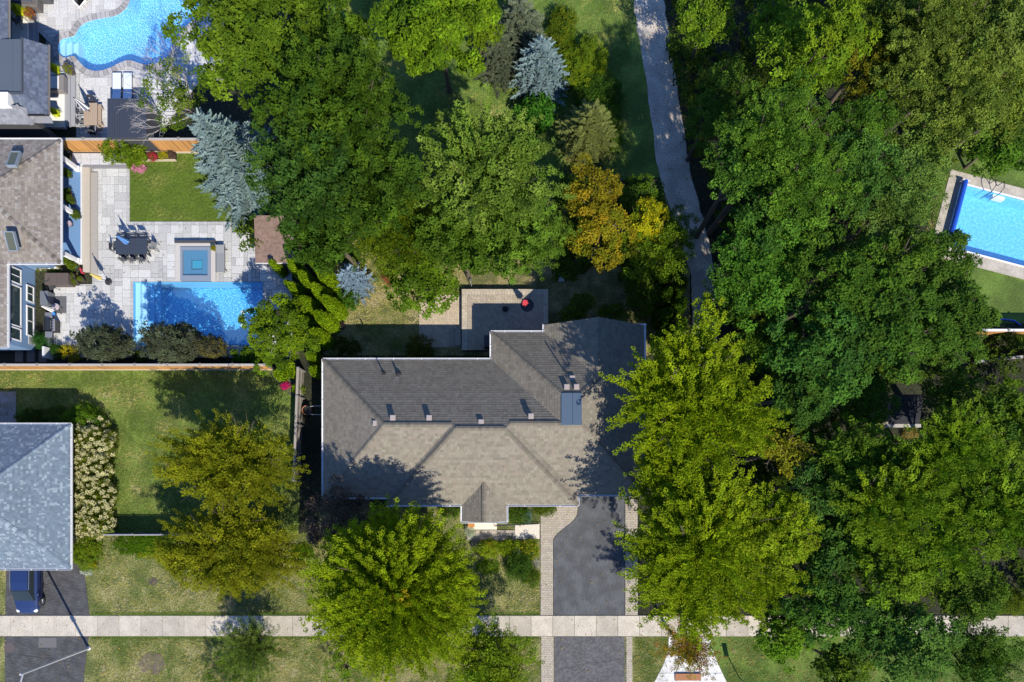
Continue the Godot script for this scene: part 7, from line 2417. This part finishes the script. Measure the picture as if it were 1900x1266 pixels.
	shrub("boxed_hedge", 76, 633, 15, 14, 1.2, "dense", Color(0.03, 0.1, 0.03), Color(0.02, 0.07, 0.02), "square dark green hedge panel beside the air conditioner", {"cs": 0.4, "dens": 1.6})
	shrub("boxed_hedge", 106, 652, 10, 14, 1.0, "dense", Color(0.035, 0.085, 0.012), Color(0.02, 0.055, 0.01), "small clipped hedge by the white gate posts", {"cs": 0.4, "dens": 1.6})
	var gt := thing("gate_post", "white double gate post at the end of the patio bed", "post", P(97, 658))
	for x in [-0.05, 0.05]:
		var g := MB.new()
		g.box(Vector3(x, 0, 0), Vector3(0.045, 1.0, 0.8))
		part(g, "post", M("white_trim"), gt)
	var bx := MB.new()
	bx.box(P(93, 635) * Vector3(1, 0, 1) + Vector3(0, 0.03, 0), Vector3(0.5, 0.45, 0.7), 0, 0.02)
	one(bx, "stone_block", M("slate_top"), "slate grey block beside the boxed hedge", "block")
	var hose := thing("hose_bowl", "lime green oval hose bowl by the blue house corner", "bowl", P(23, 644) + Vector3(0, 0.6, 0))
	var hb := MB.new()
	hb.ball(Vector3.ZERO, Vector3(0.28, 0.14, 0.14), 8, 14)
	part(hb, "shell", M("lime_plastic", 0.35, 0.55, 0.08, 0.5), hose)
	# ---- curved pool terrace
	var tt := P(168, 212, 0.74)
	var teak := T("teak", 1.0, 120, 0.03, [[0.2, 0.3, 0.23, 0.17], [0.8, 0.42, 0.33, 0.25]])
	plank_table("teak dining table beside the black spa cover", Vector3(tt.x, 0.07, tt.z), 0.98, 1.62, 0.72, teak, 6)
	var bp := P(184, 213, 0.45)
	var be := thing("teak_bench", "narrow teak bench along the teak table", "bench", Vector3(bp.x, 0.07, bp.z))
	for k in 3:
		var s := MB.new()
		s.box(Vector3(-0.12 + k * 0.12, 0.41, 0), Vector3(0.112, 0.035, 1.5), 0, 0.005)
		part(s, "plank", teak, be)
	for k in [-0.6, 0.6]:
		var s := MB.new()
		s.box(Vector3(0, 0, k), Vector3(0.3, 0.408, 0.06))
		part(s, "leg", teak, be)
	sling_chair("dark chair at the teak table's upper end", Vector3(tt.x - 0.05, 0.07, tt.z - 1.05), 0, frame, dark, "chairs round the teak table")
	sling_chair("dark chair at the teak table's fence end", Vector3(tt.x + 0.05, 0.07, tt.z + 1.05), PI, M("lamp_grey"), dark, "chairs round the teak table")
	sling_chair("upper grey chair on the house side of the teak table", Vector3(tt.x - 0.75, 0.07, tt.z - 0.25), PI / 2, M("lamp_grey"), M("mid_sling", 0.12, 0.125, 0.13, 0.8), "chairs round the teak table")
	sling_chair("lower grey chair on the house side of the teak table", Vector3(tt.x - 0.75, 0.07, tt.z + 0.5), PI / 2, M("lamp_grey"), M("mid_sling"), "chairs round the teak table")
	var sc := P(235, 219, 2.3)
	var cov := thing("spa_cover", "large black ribbed spa shelter under the half bare tree", "spa cover", Vector3(sc.x, 0.07, sc.z))
	var sb := MB.new()
	sb.box(Vector3.ZERO, Vector3(2.66, 2.2, 2.72))
	part(sb, "body", M("charcoal"), cov)
	for k in 16:
		var rbd := MB.new()
		rbd.box(Vector3(-1.3 + k * 0.173, 2.2, 0), Vector3(0.16, 0.035, 2.78), 0, 0.008)
		part(rbd, "slat", M("black_slat", 0.035, 0.042, 0.06, 0.55), cov)
	var blue_c := M("pale_cloth", 0.62, 0.68, 0.78, 0.8)
	for k in 2:
		lounger("pale cushioned lounger before the spa shelter, %s of the pair" % ["house side", "tree side"][k], P(222 + k * 20, 166) + Vector3(0, 0.07, 0), PI, blue_c, dark, 0.1, "pale loungers by the spa shelter")
		lounger("white lounger at the photo's top edge, %s the curved pool" % ["farther from", "closer to"][k], P(142 + k * 20, -4) + Vector3(0, 0.07, 0), 0.75 - 1.4 * k, M("white_cloth"), M("white_trim"), 0.0, "white loungers above the curved pool")
	var ft := thing("fire_table", "square dark grey outdoor hearth at the top edge of the terrace", "fire table", P(58, 2) + Vector3(0, 0.07, 0))
	var f1 := MB.new()
	f1.box(Vector3.ZERO, Vector3(1.9, 0.75, 1.9), 0, 0.12)
	part(f1, "base", M("hearth", 0.11, 0.1, 0.095, 0.8), ft)
	var f2 := MB.new()
	f2.box(Vector3(-0.12, 0.751, -0.1), Vector3(1.5, 0.1, 1.6), 0, 0.06)
	part(f2, "lid", M("slate_lid", 0.07, 0.075, 0.095, 0.6), ft)
	var fw := MB.new()
	fw.box(P(92, 2) * Vector3(1, 0, 1) + Vector3(0, 0.07, 0), Vector3(0.7, 0.5, 0.6), 0, 0.03)
	one(fw, "wicker_stool", M("wicker_grey", 0.08, 0.08, 0.09, 0.9), "grey wicker stool beside the outdoor hearth", "stool")
	# house side floor, steps and plants of the curved pool terrace
	var fl := MB.new()
	fl.prism(poly([[-40, -80], [57, -80], [57, 90], [-40, 90]]), 0.0, 0.34)
	struct(fl, "house_porch", M("cream_floor", 0.66, 0.66, 0.6, 0.85), "cream porch floor of the slate roofed house")
	var fl2 := MB.new()
	fl2.prism(poly([[60, 138], [124, 138], [124, 240], [60, 240]]), 0.0, 0.3)
	struct(fl2, "house_porch", M("white_floor", 0.72, 0.72, 0.7, 0.85), "white porch floor below the bronze gutter")
	for q in [[[57.2, -80], [66, -80], [66, 90], [57.2, 90], 0.24, "upper grey step of the cream porch"], [[66.2, -80], [72, -80], [72, 90], [66.2, 90], 0.13, "lower grey step of the cream porch"], [[124.2, 138], [133, 138], [133, 237], [124.2, 237], 0.22, "upper grey step of the white porch"], [[133.2, 138], [141, 138], [141, 235], [133.2, 235], 0.12, "lower grey step of the white porch"]]:
		var s := MB.new()
		s.prism(poly(q.slice(0, 4)), 0.0, q[4])
		one(s, "stone_step", T("step_blue", 2, 121, 0.04, [[0.2, 0.26, 0.27, 0.3], [0.8, 0.34, 0.35, 0.38]]), q[5], "step")
	var fy := P(104, 156, 0.6)
	var ch2 := thing("wall_box", "grey framed white cushioned box on the white porch", "box", Vector3(fy.x, 0.3, fy.z))
	var w1 := MB.new()
	w1.box(Vector3.ZERO, Vector3(1.3, 0.5, 1.15), 0, 0.02)
	part(w1, "frame", M("frame_grey", 0.2, 0.19, 0.19, 0.8), ch2)
	var w2 := MB.new()
	w2.box(Vector3(-0.1, 0.5, 0), Vector3(0.85, 0.06, 0.9), 0, 0.02)
	part(w2, "cushion", M("white_cloth"), ch2)
	var fc := P(36, 38, 0.6)
	sling_chair("folding grey chair on the cream porch", Vector3(fc.x, 0.34, fc.z), 2.6, frame, M("mid_sling"))
	for q in [[26, 12, 0.6, "upper yellow green grass clump under the slate eave"], [95, 121, 0.42, "middle yellow green grass clump beside the bronze gutter"], [95, 203, 0.42, "lower yellow green grass clump beside the bronze gutter"]]:
		var p := P(q[0], q[1], 1.2)
		blades("ornamental_grass", q[3], Vector3(p.x, 0.3, p.z), q[2], 1.2, 150, Color(0.4, 0.42, 0.015), Color(0.2, 0.26, 0.012), "plant", 0.035)
	var p1 := P(58, 29, 0.5)
	pot("pot of red and yellow foliage beside the outdoor hearth", Vector3(p1.x, 0.2, p1.z), 0.25, 0.4, "fine", Color(0.25, 0.22, 0.02), Color(0.22, 0.04, 0.03), dark, 1.5, 0.5, {"at": 12, "color": Color(0.5, 0.06, 0.06)})
	var p2 := P(129, 130, 0.5)
	pot("pot of purple flowers at the curved pool's steps", Vector3(p2.x, 0.1, p2.z), 0.26, 0.45, "fine", Color(0.2, 0.22, 0.02), Color(0.08, 0.1, 0.02), M("brown_clay"), 1.5, 0.5, {"at": 22, "color": Color(0.22, 0.1, 0.36)})


func front_things() -> void:
	car_blue(Vector3(-35.5, 0.035, 7.25))
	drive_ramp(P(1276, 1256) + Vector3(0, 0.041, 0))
	street_lamp(P(165, 1203))
	wheelbarrow(P(576, 763) + Vector3(0, 0.0, 0))
	var sg := thing("street_sign", "white backed street sign on a post beside the white driveway", "sign", P(1372, 1258))
	var s0 := MB.new()
	s0.bar(Vector3(0, 0, 0), Vector3(0, 2.6, 0), 0.04, 8)
	part(s0, "post", M("pole_wood", 0.2, 0.15, 0.09, 0.9), sg)
	var s1 := MB.new()
	s1.boxb(Transform3D(Basis(Vector3.RIGHT, -0.9), Vector3(0.1, 2.3, 0.1)), Vector3(0.34, 0.75, 0.03), 0.004)
	part(s1, "plate", M("sign_back", 0.55, 0.6, 0.68, 0.4, 0.4), sg)
	# porch: bench, rail
	var bn := MB.new()
	bn.box(P(874, 973, 0.6) * Vector3(1, 0, 1) + Vector3(0, 0.3, 0), Vector3(0.48, 0.42, 0.46), 0, 0.02)
	one(bn, "porch_stool", M("orange_wood", 0.46, 0.2, 0.05, 0.7), "orange wooden stool at the porch's west edge", "stool")
	var rl := thing("porch_railing", "black iron railing from the porch to the driveway walk", "railing", Vector3.ZERO)
	var ra := P(918, 975) * Vector3(1, 0, 1) + Vector3(0, 0.9, 0)
	var rb := P(998, 971) * Vector3(1, 0, 1) + Vector3(0, 0.9, 0)
	var h := MB.new()
	h.bar(ra, rb, 0.035, 6)
	part(h, "handrail", M("dark_metal"), rl)
	var h2 := MB.new()
	h2.bar(ra - Vector3(0, 0.75, 0), rb - Vector3(0, 0.75, 0), 0.02, 6)
	part(h2, "lower_rail", M("dark_metal"), rl)
	for k in 22:
		var p := ra.lerp(rb, k / 21.0)
		var b := MB.new()
		b.bar(p, p - Vector3(0, 0.9 if k % 7 == 0 else 0.75, 0), 0.012 if k % 7 else 0.025, 5)
		part(b, "baluster", M("dark_metal"), rl)
	var rk := MB.new()
	rk.ball(P(985, 999) * Vector3(1, 0, 1) + Vector3(0, 0.12, 0), Vector3(0.24, 0.2, 0.16), 6, 9)
	one(rk, "garden_rock", M("rock_grey", 0.24, 0.23, 0.22, 0.95), "grey rock on the cream stone slab", "rock")
	# ---- terrace behind the bungalow
	var ru := P(978, 566, 0.6)
	closed_umbrella("closed red umbrella leaning over its wide black base", Vector3(ru.x, 0.5, ru.z), 1.9, M("red_canopy", 0.6, 0.06, 0.09, 0.7), M("red_canopy"), 0.26, 0.5, Vector3(-0.3, -0.1, 0.1))
	var fp := MB.new()
	fp.lathe(P(938, 576, 0.5) * Vector3(1, 0, 1) + Vector3(0, 0.551, 0), [Vector2(0.1, 0), Vector2(0.24, 0.3), Vector2(0.22, 0.3), Vector2(0, 0.1)], 18)
	one(fp, "fire_bowl", M("dark_metal"), "round black fire bowl on the tan terrace", "fire bowl")
	var hb := MB.new()
	hb.box(P(906, 636, 0.9) * Vector3(1, 0, 1) + Vector3(0, 0.55, 0), Vector3(0.55, 0.9, 0.85), 0, 0.03)
	one(hb, "black_grill", M("dark_metal"), "black covered grill at the terrace by the bungalow's back corner", "grill")
	var bp := P(1041, 513)
	var bc := thing("garden_bench", "pale stone bench beneath the orange maple", "bench", bp)
	var b1 := MB.new()
	b1.box(Vector3(0, 0.38, 0), Vector3(0.42, 0.08, 1.0), 0, 0.015)
	part(b1, "seat", M("bench_stone", 0.36, 0.35, 0.34, 0.9), bc)
	for z in [-0.35, 0.35]:
		var b2 := MB.new()
		b2.box(Vector3(0, 0, z), Vector3(0.34, 0.38, 0.12))
		part(b2, "leg", M("bench_stone"), bc)
	var fd := thing("bird_feeder", "slim bird feeder pole beside the raised terrace", "bird feeder", P(875, 532))
	var f1 := MB.new()
	f1.bar(Vector3(0, 0, 0), Vector3(0, 1.7, 0), 0.025, 6)
	part(f1, "pole", M("lamp_grey"), fd)
	var f2 := MB.new()
	f2.lathe(Vector3(0, 1.7, 0), [Vector2(0.09, 0), Vector2(0.09, 0.22), Vector2(0.13, 0.22), Vector2(0, 0.34)], 10)
	part(f2, "hopper", M("dark_metal"), fd)
	var rr := MB.new()
	rr.tube([P(1840, 598) + Vector3(0, 0.1, 0), P(1858, 593) + Vector3(0, 0.12, 0), P(1880, 596) + Vector3(0, 0.1, 0), P(1892, 604) + Vector3(0, 0.1, 0)], [0.06, 0.06, 0.06, 0.06], 8)
	one(rr, "pool_noodle", M("royal_blue"), "bent blue foam tube lying behind the short orange fence", "foam tube")
